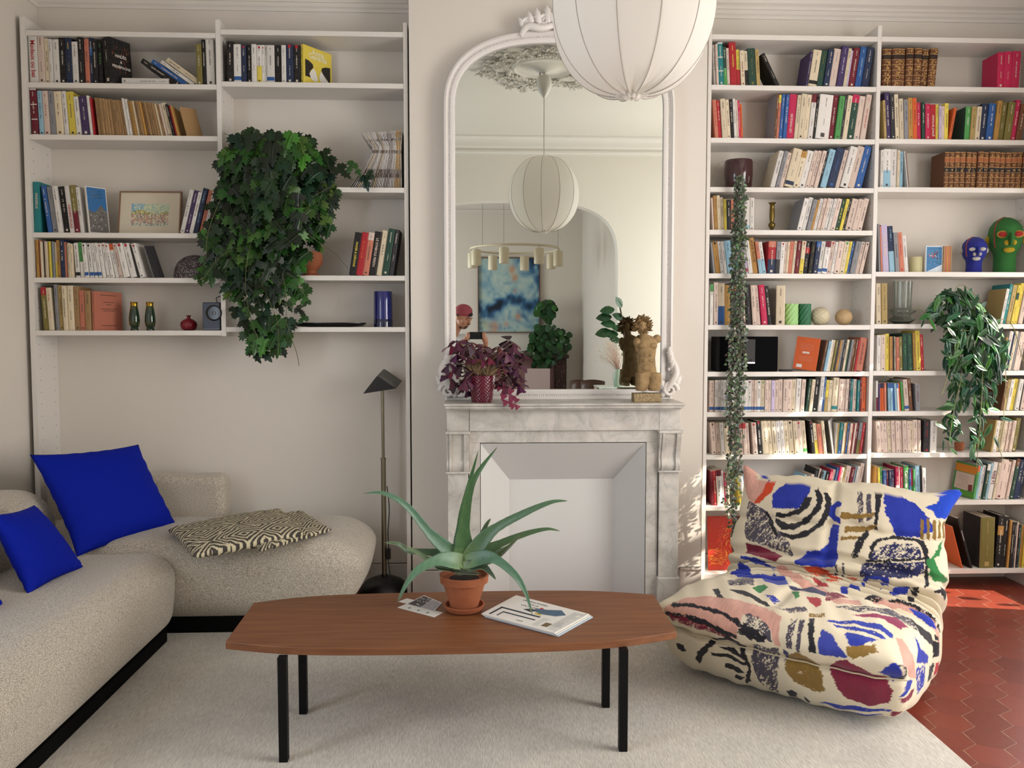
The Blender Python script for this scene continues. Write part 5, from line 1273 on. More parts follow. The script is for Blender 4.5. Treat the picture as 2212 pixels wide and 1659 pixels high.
('86672c',3,0.5,(0.11,-0.11,0.99),(0.4,0.5),[(0.081,-0.474),(0.131,-0.429),(0.135,-0.462),(0.097,-0.499)]),
('4b4552',3,0.5,(-0.03,-0.13,0.99),(0.31,0.49),[(-0.262,-0.273),(-0.236,-0.052),(-0.133,-0.301),(-0.225,-0.335)]),
('cf9c8c',1,0,(-0.05,-0.86,0.51),(0.59,0.77),[(-0.321,0.029),(-0.223,0.053),(-0.104,0.058),(0.018,0.046),(0.091,0.022),(0.111,-0.085),(0.09,-0.087),(0.073,-0.041),(0.016,-0.006),(-0.048,-0.004),(-0.046,-0.053),(-0.058,-0.092),(-0.178,-0.083),(-0.302,-0.079),(-0.366,-0.064),(-0.385,-0.044)]),
('1a1820',3,0.15,(-0.1,-0.6,0.79),(0.6,0.71),[(-0.331,-0.261),(-0.234,-0.258),(-0.117,-0.268),(-0.035,-0.292),(0.013,-0.325),(-0.019,-0.324),(-0.092,-0.291),(-0.216,-0.277),(-0.322,-0.285)]),
('1a1820',3,0.15,(-0.18,-0.98,-0.05),(0.58,0.71),[(-0.297,0.33),(-0.183,0.347),(-0.084,0.345),(0.02,0.316),(0.021,0.294),(-0.082,0.323),(-0.197,0.325),(-0.292,0.315)]),
('7a1b36',3,0.5,(-0.21,-0.92,-0.34),(0.46,0.6),[(-0.294,0.489),(-0.2,0.503),(-0.086,0.497),(0.019,0.47),(-0.092,0.472),(-0.274,0.462)]),
('4b4552',3,0.55,(0.01,-0.87,0.49),(0.65,0.77),[(-0.085,0.019),(-0.029,0.015),(0.027,-0.02),(0.04,-0.065),(0.011,-0.053),(-0.06,-0.033)]),
('1a1820',4,0.1,(-0.06,-1.0,0.02),(0.59,0.71),[(-0.035,0.32),(-0.001,0.314),(0.063,0.293),(0.057,0.268),(0.013,0.267),(-0.045,0.283)]),
('4b4552',2,0.4,(-0.11,-0.91,0.39),(0.61,0.74),[(0.167,0.111),(0.186,0.116),(0.2,0.004),(0.177,0.003)]),
('4b4552',2,0.4,(0.07,-0.92,0.39),(0.63,0.77),[(0.074,0.117),(0.091,0.119),(0.1,0.003),(0.087,0.003)]),
('1a1820',2,0,(0.1,-0.79,0.61),(0.62,0.77),[(0.079,-0.04),(0.094,-0.032),(0.117,-0.116),(0.136,-0.167),(0.112,-0.169),(0.098,-0.121)]),
('35409c',2,0.1,(0.07,-0.85,0.52),(0.65,0.77),[(0.152,-0.002),(0.189,-0.012),(0.223,-0.045),(0.261,-0.082),(0.162,-0.092),(0.154,-0.034)]),
('1d309c',2,0,(0.16,-0.33,0.93),(0.51,0.61),[(0.175,-0.408),(0.23,-0.402),(0.293,-0.384),(0.253,-0.461),(0.222,-0.466)]),
('1d309c',3,0.1,(0.23,-0.11,0.97),(0.42,0.53),[(0.1,-0.477),(0.184,-0.408),(0.259,-0.379),(0.307,-0.4),(0.307,-0.429),(0.257,-0.424),(0.186,-0.44),(0.104,-0.491)]),
('1d309c',3,0.1,(0.2,-0.13,0.97),(0.42,0.53),[(0.137,-0.484),(0.21,-0.45),(0.273,-0.433),(0.305,-0.449),(0.297,-0.469),(0.268,-0.461),(0.204,-0.478),(0.147,-0.495)]),
('86672c',3,0.05,(0.2,-0.77,0.61),(0.67,0.79),[(0.153,-0.134),(0.244,-0.086),(0.255,-0.118),(0.176,-0.168),(0.162,-0.159)]),
('1d309c',3,0,(0.51,-0.83,-0.24),(0.57,0.71),[(0.086,0.411),(0.125,0.455),(0.151,0.453),(0.167,0.38),(0.145,0.36),(0.11,0.396)]),
('1a1820',4,0.1,(0.77,-0.55,0.32),(0.66,0.83),[(-0.224,-0.043),(-0.201,-0.035),(-0.13,-0.066),(-0.153,-0.08)]),
('cf9c8c',1,0,(0.81,-0.13,0.57),(0.5,0.68),[(-0.38,0.034),(-0.359,0.023),(-0.391,-0.017),(-0.371,-0.069),(-0.345,-0.121),(-0.4,-0.1),(-0.508,-0.036),(-0.438,0.003)]),
('1a1820',3,0,(0.05,-0.91,-0.41),(0.37,0.52),[(-0.306,0.371),(-0.248,0.437),(-0.157,0.517),(-0.118,0.488),(-0.099,0.428),(-0.086,0.362),(-0.11,0.268),(-0.141,0.228),(-0.102,0.358),(-0.123,0.435),(-0.166,0.484),(-0.237,0.424),(-0.272,0.371),(-0.326,0.29),(-0.332,0.315)]),
('1a1820',2,0,(0.05,-0.88,-0.48),(0.36,0.47),[(-0.248,0.419),(-0.181,0.433),(-0.102,0.413),(-0.105,0.397),(-0.186,0.409),(-0.251,0.404)]),
('1a1820',2,0,(0.03,-0.99,-0.1),(0.51,0.61),[(-0.203,0.262),(-0.139,0.268),(-0.096,0.236),(-0.108,0.234),(-0.164,0.248)]),
('1a1820',2,0,(0.03,-0.84,-0.54),(0.34,0.45),[(-0.191,0.401),(-0.131,0.406),(-0.112,0.379),(-0.139,0.369),(-0.196,0.376)]),
('1a1820',2,0,(-0.02,-0.8,-0.59),(0.33,0.43),[(-0.134,0.378),(-0.098,0.375),(-0.121,0.347),(-0.144,0.353)]),
('1a1820',1,0,(-0.11,-0.91,-0.41),(0.43,0.53),[(-0.339,0.369),(-0.308,0.369),(-0.298,0.342),(-0.32,0.328),(-0.34,0.342)]),
('4b4552',2,0.5,(0.04,-0.78,-0.62),(0.27,0.41),[(-0.053,0.592),(0.053,0.611),(0.018,0.441),(-0.004,0.324),(-0.035,0.336),(-0.064,0.407),(-0.076,0.493)]),
('86672c',4,0.15,(0.01,-0.83,-0.56),(0.32,0.44),[(0.091,0.562),(0.141,0.591),(0.18,0.545),(0.207,0.479),(0.201,0.403),(0.151,0.386),(0.091,0.421),(0.071,0.477)]),
('1c2050',2,0,(-0.07,-1.0,-0.02),(0.53,0.67),[(0.125,0.283),(0.148,0.273),(0.118,0.226),(0.109,0.218)]),
('7a1b36',2,0,(0.13,-0.92,-0.37),(0.43,0.57),[(0.198,0.479),(0.241,0.502),(0.288,0.465),(0.356,0.416),(0.373,0.368),(0.357,0.313),(0.29,0.279),(0.22,0.305),(0.191,0.346),(0.184,0.384),(0.171,0.423)]),
('1a1820',1,0,(0.04,-0.69,-0.73),(0.26,0.36),[(0.038,0.41),(0.063,0.435),(0.08,0.415),(0.069,0.371),(0.043,0.37)]),
('1a1820',1,0,(-0.18,-0.72,-0.67),(0.25,0.35),[(0.175,0.391),(0.198,0.37),(0.185,0.349),(0.173,0.366)]),
('1d309c',2,0.1,(0.14,-0.77,-0.62),(0.33,0.45),[(0.113,0.35),(0.224,0.385),(0.324,0.386),(0.377,0.399),(0.368,0.38),(0.288,0.362),(0.182,0.34)]),
('1d309c',2,0.1,(-0.05,-0.71,-0.7),(0.23,0.35),[(0.2,0.299),(0.317,0.368),(0.41,0.386),(0.406,0.382),(0.264,0.293)]),
('1d309c',2,0,(0.95,-0.31,-0.11),(0.52,0.63),[(-0.338,0.265),(-0.289,0.251),(-0.309,0.221),(-0.365,0.206)]),
('7a1b36',2,0,(0.9,-0.39,-0.17),(0.52,0.64),[(-0.319,0.23),(-0.245,0.245),(-0.222,0.25),(-0.243,0.216),(-0.299,0.215)]),
('7a1b36',2,0,(0.56,-0.57,-0.6),(0.42,0.53),[(0.194,0.431),(0.24,0.419),(0.216,0.41),(0.181,0.397)]),
('1d309c',2,0,(0.97,-0.06,0.22),(0.49,0.6),[(-0.327,0.216),(-0.336,0.173),(-0.239,0.116),(-0.253,0.094),(-0.39,0.14)]),
('1d309c',3,0.45,(1.0,-0.07,-0.05),(0.45,0.55),[(-0.386,0.258),(-0.284,0.234),(-0.291,0.178),(-0.369,0.151)]),
('1a1820',3,0.3,(0.99,-0.15,-0.02),(0.44,0.57),[(-0.175,0.201),(-0.041,0.162),(-0.053,0.126),(-0.194,0.143)]),
('a8323a',2,0,(0.95,-0.28,-0.15),(0.42,0.52),[(0.027,0.223),(0.074,0.231),(0.067,0.191),(0.013,0.17)]),
('1a1820',2,0,(0.88,-0.14,0.46),(0.44,0.65),[(-0.17,0.095),(-0.157,0.065),(0.079,-0.077),(-0.051,-0.066),(-0.041,-0.051),(-0.222,0.045)]),
('1a1820',2,0,(0.57,0.03,0.82),(0.46,0.57),[(0.141,-0.231),(0.173,-0.258),(0.223,-0.302),(0.207,-0.322)]),
('1a1820',1,0,(0.93,-0.35,0.14),(0.46,0.56),[(0.079,0.189),(0.098,0.174),(0.1,0.158),(0.079,0.167)]),
('1a1820',1,0,(0.95,-0.3,0.02),(0.44,0.54),[(0.05,0.211),(0.107,0.183),(0.114,0.166),(0.064,0.189)]),
]
def chair_colors(X, Y, Z, S, n):
    base = np.array(lin('ddd0b6')); col = np.tile(base, X.shape + (1,))
    rs = np.random.RandomState(4)
    lat = rs.rand(257, 257); lat[256] = lat[0]; lat[:, 256] = lat[:, 0]
    def vn(x, y, k):                     # smooth random values between -1 and 1
        x = (x + 17.3 * k) % 256; y = (y + 41.7 * k) % 256; i = x.astype(int); j = y.astype(int); fx = x - i; fy = y - j; fx = fx * fx * (3 - 2 * fx); fy = fy * fy * (3 - 2 * fy)
        return 2 * (lat[i, j] * (1 - fx) * (1 - fy) + lat[i + 1, j] * fx * (1 - fy) + lat[i, j + 1] * (1 - fx) * fy + lat[i + 1, j + 1] * fx * fy) - 1
    def noise(a, b, f, k):
        return 1.3 * vn(a * f, b * f, k) + 0.8 * vn(a * f * 2.7, b * f * 2.7, k + 1)
    P_ = np.stack([X, Y, Z], -1)
    for k, (cname, rough, dry, nb, dr, pts) in enumerate(CH_PAT):
        # every shape lies on its own flat sheet of the cloth, laid on with direction nb
        nb = np.array(nb); nb = nb / np.linalg.norm(nb)
        ref = np.array([1.0, 0, 0]) if abs(nb[0]) < .8 else np.array([0, 1.0, 0])
        e1 = ref - nb * nb.dot(ref); e1 /= np.linalg.norm(e1); e2 = np.cross(nb, e1)
        a = P_ @ e1; b = P_ @ e2; dp = P_ @ nb
        m = ((n @ nb) > -0.1) & (dp > dr[0]) & (dp < dr[1])
        px_ = np.array([p[0] for p in pts]); py_ = np.array([p[1] for p in pts])
        m = m & (a > px_.min() - .01) & (a < px_.max() + .01) & (b > py_.min() - .01) & (b < py_.max() + .01)
        idx = np.nonzero(m)
        if not len(idx[0]): continue
        a = a[idx]; b = b[idx]; aa = a + rough * 0.0011 * noise(a, b, 55, k); bb = b + rough * 0.0011 * noise(b, a, 65, k + 3)
        ax = aa; bx = bb; ins = np.zeros(len(ax), bool); j = len(pts) - 1
        for i in range(len(pts)):
            xi, zi = pts[i]; xj, zj = pts[j]
            c = ((zi > bx) != (zj > bx)) & (ax < (xj - xi) * (bx - zi) / (zj - zi + 1e-12) + xi); ins ^= c; j = i
        if dry:
            q_ = a * 0.5 + b * 0.86; p_ = a * 0.86 - b * 0.5
            g = 0.9 * vn(q_ * 45, p_ * 210, k) + 0.8 * vn(p_ * 330, q_ * 330, k + 2) + 0.4 * vn(a * 25, b * 25, k + 3) + 0.35
            ins &= g > (dry * 1.9 - 1.1)
        cc = np.array(lin(cname)); tgt = col[idx]; tgt[ins] = cc * (1 + 0.10 * vn(ax[ins] * 200, bx[ins] * 40, k))[:, None]; col[idx] = tgt
    return np.clip(col, 0, 1)
def armchair():
    X, Y, Z, S, EX, EZ, K = chair_grid(); n = chair_regions(X, Y, Z); C_ = chair_colors(X, Y, Z, S, n)
    NU, NV = X.shape; V = np.stack([X, Y, Z], -1).reshape(-1, 3); Cc = C_.reshape(-1, 3)
    root = thing('armchair', 'low legless quilted armchair in painterly blue, black and pink fabric beside the coffee table', 'armchair', CH_LOC, CH_ROT)
    fab = mat('chair_fabric', 'ffffff', 0.9, attr=True, sheen=0.1, bump=(500, 0.2))
    i0 = np.arange(NU - 1)[:, None]; j0 = np.arange(NV)[None, :]
    q = np.stack([i0 * NV + j0, (i0 + 1) * NV + j0, (i0 + 1) * NV + (j0 + 1) % NV, i0 * NV + (j0 + 1) % NV], -1)
    cut = int(np.searchsorted(S[:, 0] + (np.arange(NU) > NU * .6) * 1e-3, 0.60))
    for name, a, c in (('seat', 0, cut), ('backrest', cut, NU - 1)):
        f = q[a:c].reshape(-1, 4); used = np.unique(f); rem = np.full(NU * NV, -1); rem[used] = np.arange(len(used)); f = rem[f]
        me = bpy.data.meshes.new(name); me.vertices.add(len(used)); me.vertices.foreach_set('co', V[used].ravel())
        me.loops.add(f.size); me.loops.foreach_set('vertex_index', f.ravel().astype(np.int32)); me.polygons.add(len(f))
        me.polygons.foreach_set('loop_start', np.arange(len(f), dtype=np.int32) * 4); me.update(calc_edges=True)
        at = me.color_attributes.new('Col', 'FLOAT_COLOR', 'POINT'); at.data.foreach_set('color', np.c_[Cc[used], np.ones(len(used))].ravel())
        me.materials.append(fab); me.shade_smooth(); me.validate(); o = bpy.data.objects.new(name, me); COL.objects.link(o); o.parent = root
    b = MB()                                              # piping along the front seam
    xs = np.linspace(-0.52, 0.55, 60); pts = []
    m = (S.ravel() < 0.03) & (np.abs(V[:, 2] - 0.225) < 0.008); Vs = V[m]
    for x in xs:
        d = np.abs(Vs[:, 0] - x); w_ = Vs[d < 0.012]
        if len(w_): pts.append((x, w_[:, 1].min() - 0.001, 0.225))
    if len(pts) > 4:
        b.tube(pts, 0.003, 6); b.build('piping', mat('piping_cream', 'c9bb9e', 0.8), root, local=True, smooth=60)
armchair()
# ================================================================== plants
leaf_m = mat('leaf_green', 'ffffff', 0.45, attr=True)
def leafy_mat(name, tr=0.25, rough=0.45):
    m = mat(name, 'ffffff', rough, attr=True); N, L, b = nodes_of(m)
    t = N.new('ShaderNodeBsdfTranslucent'); a = [n for n in N if n.type == 'ATTRIBUTE'][0]; L.new(a.outputs['Color'], t.inputs[0])
    mx = N.new('ShaderNodeMixShader'); mx.inputs[0].default_value = tr
    L.new(b.outputs[0], mx.inputs[1]); L.new(t.outputs[0], mx.inputs[2]); L.new(mx.outputs[0], N['Material Output'].inputs[0]); return m
leaf_t = leafy_mat('leaf_translucent')
def frame_of(tip, nrm):
    t = Vector(tip).normalized(); n = Vector(nrm); n = (n - t * n.dot(t)).normalized(); return t, n, n.cross(t)
def put_leaf(b, pos, tip, nrm, size, outline, col, fold=0.25, curl=0.25):
    """outline: right half of the leaf as (across, along); mirrored on the other side of the midrib"""
    t, n, s = frame_of(tip, nrm); pos = Vector(pos); ys = [p[1] for p in outline]
    def at(x, y): return pos + (s * x + t * y) * size + n * size * (-fold * abs(x) - curl * y * y)
    mid = [at(0, y) for y in (0.0, 0.33, 0.66, 1.0)]
    for sg in (1, -1):
        o = [at(sg * x, y) for x, y in outline]
        pts = [mid[0]] + o + [mid[3], mid[2], mid[1]]
        b.add(pts, [tuple(range(len(pts))) if sg > 0 else tuple(range(len(pts) - 1, -1, -1))], col)
IVY = [(0.08, -0.12), (0.26, -0.14), (0.30, -0.02), (0.46, -0.02), (0.40, 0.10), (0.56, 0.20), (0.38, 0.24), (0.42, 0.38), (0.24, 0.32), (0.13, 0.40), (0.26, 0.52), (0.17, 0.60), (0.24, 0.74), (0.11, 0.76), (0.07, 0.90)]
LANCE = [(0.05, 0.06), (0.12, 0.2), (0.16, 0.42), (0.14, 0.62), (0.08, 0.82), (0.02, 0.95)]
HEART = [(0.22, -0.12), (0.42, 0.0), (0.46, 0.25), (0.34, 0.55), (0.15, 0.82)]
OX = [(0.14, 0.25), (0.36, 0.62), (0.5, 0.92), (0.30, 1.02), (0.08, 0.94)]
ROUND = [(0.25, -0.05), (0.45, 0.15), (0.5, 0.45), (0.42, 0.75), (0.22, 0.95)]
def rpoly(r, poly):
    xs = [p[0] for p in poly]; ys = [p[1] for p in poly]
    while True:
        x, y = r.uniform(min(xs), max(xs)), r.uniform(min(ys), max(ys))
        if in_poly(x, y, poly): return x, y
def scatter(r, poly, n, dmin):
    out = []; tries = 0
    while len(out) < n and tries < n * 60:
        tries += 1; p = rpoly(r, poly)
        if all((p[0] - q[0]) ** 2 + (p[1] - q[1]) ** 2 > dmin * dmin for q in out): out.append(p)
    return out
dirt_m = mat('soil', '2c2018', 0.95, bump=(80, 0.6))
def pot(root, c, r0, r1, h, m, name='pot', rim=0.0, n=40):
    b = MB(); pr = [(r0, 0), (r0 + (r1 - r0) * .5, h * .5), (r1, h - rim)]
    if rim: pr += [(r1 + 0.006, h - rim), (r1 + 0.009, h)]
    else: pr += [(r1, h)]
    pr += [(pr[-1][0] - 0.008, h), (r1 - 0.012, h - 0.02), (0.0, h - 0.02)]
    b.lathe(pr, c, n); o = b.build(name, m, root, smooth=35); return o
def grape_ivy():
    r = random.Random(11); z0 = SZ['Lb'][2]; cx = P(590, 404, 4.56).x
    root = thing('ivy_plant', 'bushy dark green grape ivy trailing down across the left bookcase shelves', 'plant', (cx, 4.565, z0 + .0005))
    pot(root, (cx, 4.565, z0 + .0005), 0.075, 0.10, 0.15, mat('pot_dark', '2a2420', 0.5))
    dome = [(472, 375), (478, 345), (500, 318), (515, 300), (545, 290), (575, 305), (600, 300), (640, 305), (665, 310), (700, 335), (722, 350), (716, 392), (712, 450), (700, 492), (680, 505), (640, 520), (560, 540), (520, 520), (470, 500), (466, 430)]
    mid = [(480, 480), (640, 500), (690, 495), (688, 535), (650, 550), (655, 585), (625, 620), (590, 640), (520, 640), (505, 600), (512, 560), (480, 540)]
    low = [(500, 610), (600, 610), (612, 650), (570, 690), (590, 720), (560, 730), (520, 715), (505, 680), (500, 640)]
    tail = [(530, 690), (600, 690), (625, 705), (620, 745), (602, 778), (575, 775), (545, 765), (530, 740)]
    left = [(436, 500), (465, 470), (475, 560), (520, 600), (500, 640), (470, 615), (440, 580), (450, 545)]
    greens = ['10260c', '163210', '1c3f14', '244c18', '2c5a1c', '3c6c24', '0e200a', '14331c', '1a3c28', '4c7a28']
    b = MB(); st = MB()
    def lf(u, v, dy, size, k=None, tip=None):
        Y = 4.50 - dy; p = P(u, v, Y); a = r.uniform(-0.9, 0.9) if tip is None else tip
        t = Vector((sin(a), -0.25 + r.uniform(-0.3, 0.2), -cos(a))); n = Vector((r.uniform(-0.5, 0.6), -1, r.uniform(-0.1, 0.7)))
        c = lin(greens[k if k is not None else int(r.random() ** 1.3 * len(greens))]); c = tuple(x * r.uniform(0.7, 1.15) for x in c)
        pos = p - t.normalized() * size * 0.45
        pos.y = min(pos.y, YF - 0.012) if not (z0 < pos.z < z0 + 0.36) else min(pos.y, 4.66)
        put_leaf(b, pos, t, n, size, IVY, c, fold=r.uniform(0.05, 0.35), curl=r.uniform(0.0, 0.4)); return pos
    for poly, n, d, depth in ((dome, 205, 9, 0.26), (mid, 78, 10, 0.14), (low, 24, 13, 0.10), (tail, 24, 11, 0.10), (left, 20, 13, 0.10)):
        pts = scatter(r, poly, n, d); cu = sum(p[0] for p in poly) / len(poly)
        for u, v in pts:
            q = 1 - min(1, abs(u - cu) / 130)
            lf(u, v, 0.04 + depth * q * r.uniform(0.3, 1.0), r.uniform(0.075, 0.115) if poly is not low else r.uniform(0.06, 0.1))
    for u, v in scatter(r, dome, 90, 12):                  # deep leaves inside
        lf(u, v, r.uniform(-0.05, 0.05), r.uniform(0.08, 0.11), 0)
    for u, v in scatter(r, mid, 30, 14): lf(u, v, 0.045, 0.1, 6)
    for u, v, s in ((742, 372, .10), (757, 362, .07), (790, 392, .085), (801, 378, .05), (775, 374, .04), (700, 480, .08), (708, 500, .08), (694, 462, .07), (440, 512, .07), (452, 500, .06), (430, 604, .06),
                    (446, 598, .07), (458, 586, .08), (436, 585, .05), (655, 628, .08), (648, 640, .07), (634, 645, .09), (655, 650, .05), (604, 665, .08), (625, 662, .06), (648, 672, .06), (660, 655, .05),
                    (612, 612, .07), (640, 612, .08), (652, 690, .06), (625, 735, .06), (520, 300, .05), (532, 292, .055), (548, 288, .05), (563, 300, .055), (583, 297, .06), (606, 302, .05), (620, 302, .045),
                    (668, 310, .06), (655, 312, .06), (494, 330, .07), (478, 345, .08), (560, 318, .05), (510, 330, .05), (632, 628, .06), (688, 530, .07), (695, 540, .04)):
        lf(u, v, 0.09, s, r.choice([2, 3, 4, 5, 9]) if r.random() < .6 else None)
    for pts in ([(590, 420), (520, 310), (502, 296), (483, 288)], [(600, 400), (640, 330), (655, 300), (682, 305)], [(650, 440), (740, 390), (765, 388), (800, 374)], [(560, 600), (585, 660), (600, 700), (600, 770)],
                [(610, 590), (618, 640), (620, 700), (640, 760), (646, 790)], [(600, 610), (640, 620), (660, 640)], [(600, 650), (640, 665), (660, 655)], [(600, 450), (595, 500), (605, 520), (640, 540)], [(655, 500), (720, 545), (735, 560), (752, 580)],
                [(500, 540), (470, 560), (440, 600), (428, 604)], [(550, 480), (530, 600), (540, 680), (560, 740)], [(480, 420), (450, 500), (445, 560)], [(620, 590), (650, 612), (655, 632)]):
        st.tube(smooth_path([P(u, v, 4.36 if v > 410 else 4.44) for u, v in pts], 6), 0.0016, 5)
    b.build('foliage', leafy_mat('ivy_leaf', 0.18, 0.4), root); st.build('stems', mat('ivy_stem', '5a5a38', 0.7), root)
grape_ivy()
def hoya():
    r = random.Random(21); z0 = SZ['Rb'][6]; c = P(2075, 690, 4.57)
    root = thing('trailing_plant', 'glossy green plant with long pointed leaves trailing down the right bookcase', 'plant', (c.x, 4.57, z0 + .0005))
    pot(root, (c.x, 4.57, z0 + .0005), 0.055, 0.075, 0.12, mat('pot_dark', '2a2420', 0.5))
    b = MB(); st = MB(); cols = ['1f4020', '2a5428', '24502e', '35682e', '1a3420', '4a7c3a', '386848', '2a5a40']
    top = [(2012, 690), (2018, 640), (2045, 632), (2080, 628), (2110, 640), (2135, 670), (2150, 700), (2120, 720), (2050, 710), (2020, 705)]
    body = [(2045, 700), (2150, 690), (2172, 740), (2172, 800), (2160, 830), (2130, 800), (2110, 810), (2090, 790), (2070, 800), (2050, 760), (2040, 780), (2042, 740)]
    s1 = [(2040, 780), (2075, 800), (2100, 830), (2095, 870), (2070, 900), (2050, 880), (2055, 830)]
    s1b = [(2040, 900), (2068, 880), (2078, 920), (2065, 960), (2045, 945), (2040, 920)]
    s2 = [(2100, 800), (2160, 800), (2155, 850), (2140, 880), (2115, 900), (2100, 860)]
    s2b = [(2100, 900), (2125, 900), (2130, 960), (2120, 990), (2105, 1000), (2095, 950)]
    def lf(u, v, Y, size, a, col=None, curl=.2):
        p = P(u, v, Y); t = Vector((sin(a), r.uniform(-0.5, 0.1), -cos(a))); n = Vector((r.uniform(-0.6, 0.6), -1, r.uniform(0.0, 0.9)))
        q = p - t.normalized() * size * .5
        if q.z < z0 + 0.01: q.y = min(q.y, 4.44)
        cc = lin(col or r.choice(cols)); cc = tuple(x * r.uniform(0.75, 1.2) for x in cc); put_leaf(b, q, t, n, size, LANCE, cc, fold=0.12, curl=curl)
    for poly, n, d, s, dep in ((top, 90, 5, .095, .16), (body, 150, 5, .1, .10), (s1, 34, 7, .085, .05), (s1b, 20, 6, .07, .05), (s2, 38, 7, .08, .05), (s2b, 18, 8, .07, .05)):
        for u, v in scatter(r, poly, n, d):
            Y = (4.52 if poly is top else 4.43) - dep * r.random(); a = r.gauss(0, 0.75) + (u - 2085) * 0.009 * (1.6 if poly is top else 0.6); lf(u, v, Y, s * r.uniform(.75, 1.2), a)
    for u, v, s, a in ((2000, 682, .09, -1.2), (1996, 695, .07, -.3), (2018, 700, .09, .6), (2044, 880, .1, -1.6), (2150, 885, .09, 1.5), (2136, 930, .09, -.6), (2155, 955, .08, .5), (2170, 740, .08, .4), (2180, 770, .07, .9), (2040, 962, .07, .1), (2120, 1000, .07, .8), (2100, 980, .08, -.3), (2062, 975, .06, .9), (2034, 920, .07, 1.2), (2176, 905, .07, 1.4)):
        lf(u, v, 4.36, s, a)
    for pts in ([(2075, 680), (2060, 720), (2052, 790), (2042, 830), (2035, 850)], [(2070, 690), (2078, 800), (2066, 860), (2055, 920), (2050, 975)], [(2110, 690), (2122, 800), (2118, 900), (2110, 1000), (2112, 1010)], [(2130, 700), (2168, 760), (2172, 830), (2168, 900), (2158, 960), (2170, 1000)],
                [(2060, 650), (2065, 622), (2085, 618), (2110, 640)], [(2150, 690), (2185, 700), (2210, 780)], [(2050, 690), (2015, 690), (1990, 670), (1976, 668)], [(2000, 686), (2010, 700), (2022, 716)], [(2070, 712), (2110, 715), (2125, 705)]):
        st.tube(smooth_path([P(u, v, 4.38 if v > 700 else 4.46) for u, v in pts], 6), 0.0018, 5)
    b.build('foliage', leafy_mat('hoya_leaf', 0.18, 0.28), root); st.build('stems', mat('hoya_stem', '8a8a5a', 0.6), root)
hoya()
def string_of_hearts():
    r = random.Random(31); z0 = SZ['Ra'][3]; c = P(1595, 380, 4.555)
    root = thing('string_of_hearts', 'long thin vine of tiny grey-green leaves hanging from a glossy aubergine pot', 'plant', (c.x, 4.555, z0 + .0005))
    b = MB(); h = P(1595, 343, 4.5).z - z0
    b.lathe([(0.062, 0), (0.07, 0.01), (0.077, h * .5), (0.077, h - 0.01), (0.073, h), (0.066, h), (0.064, h - .02), (0, h - .02)], (c.x, 4.555, z0 + .0005), 40); b.build('pot', mat('aubergine_glaze', '3c1c20', 0.12, coat=0.4), root, smooth=50)
    b = MB(); st = MB()
    def width(v): return 9 + 7 * min(1, max(0, (v - 400) / 100)) + (4 if 700 < v < 900 else 0) - 6 * max(0, (v - 1100) / 80)
    def cen(v): return np.interp(v, [345, 420, 600, 760, 900, 1000, 1090, 1180], [1597, 1599, 1594, 1592, 1587, 1585, 1578, 1592])
    for i in range(16):
        pts = []; ph = r.uniform(-1, 1); end = 1185 if i < 5 else r.uniform(900, 1150)
        v = 348
        while v < end:
            pts.append(P(cen(v) + ph * width(v) * .8 + r.uniform(-2, 2), v, 4.535 if v < 380 else 4.42 - (0.05 * (0.5 + 0.5 * ph)))); v += 22
        pts = smooth_path(pts, 3); st.tube(pts, 0.0009, 4)
        for k in range(1, len(pts), 1):
            for _ in range(1 if r.random() < .7 else 2):
                p = pts[k]; a = r.uniform(-2.4, 2.4); t = Vector((sin(a), r.uniform(-.6, .2), -abs(cos(a)) - .1)); n = Vector((r.uniform(-.7, .7), -1, r.uniform(-.2, .8)))
                q = p + Vector((r.uniform(-.012, .012), r.uniform(-.014, .004), r.uniform(-.01, .01)))
                put_leaf(b, q, t, n, r.uniform(.012, .019), HEART, tuple(x * r.uniform(.7, 1.2) for x in lin(r.choice(['4a5a40', '56684c', '6a7a5c', '3a4632', '7c8a70', '5a5448', '8a9484']))), fold=.1, curl=.3)
    for pts in ([(1590, 345), (1560, 350), (1545, 365), (1538, 392)], [(1605, 345), (1630, 350), (1648, 372), (1652, 395)], [(1595, 845), (1575, 860), (1560, 862), (1535, 850)]):
        st.tube(smooth_path([P(u, v, 4.5 if v < 800 else 4.43) for u, v in pts], 5), 0.0008, 4)
        u, v = pts[-1]
    b.build('foliage', leafy_mat('heart_leaf', .1, .5), root); st.build('stems', mat('heart_stem', '6a5a50', .7), root)
string_of_hearts()
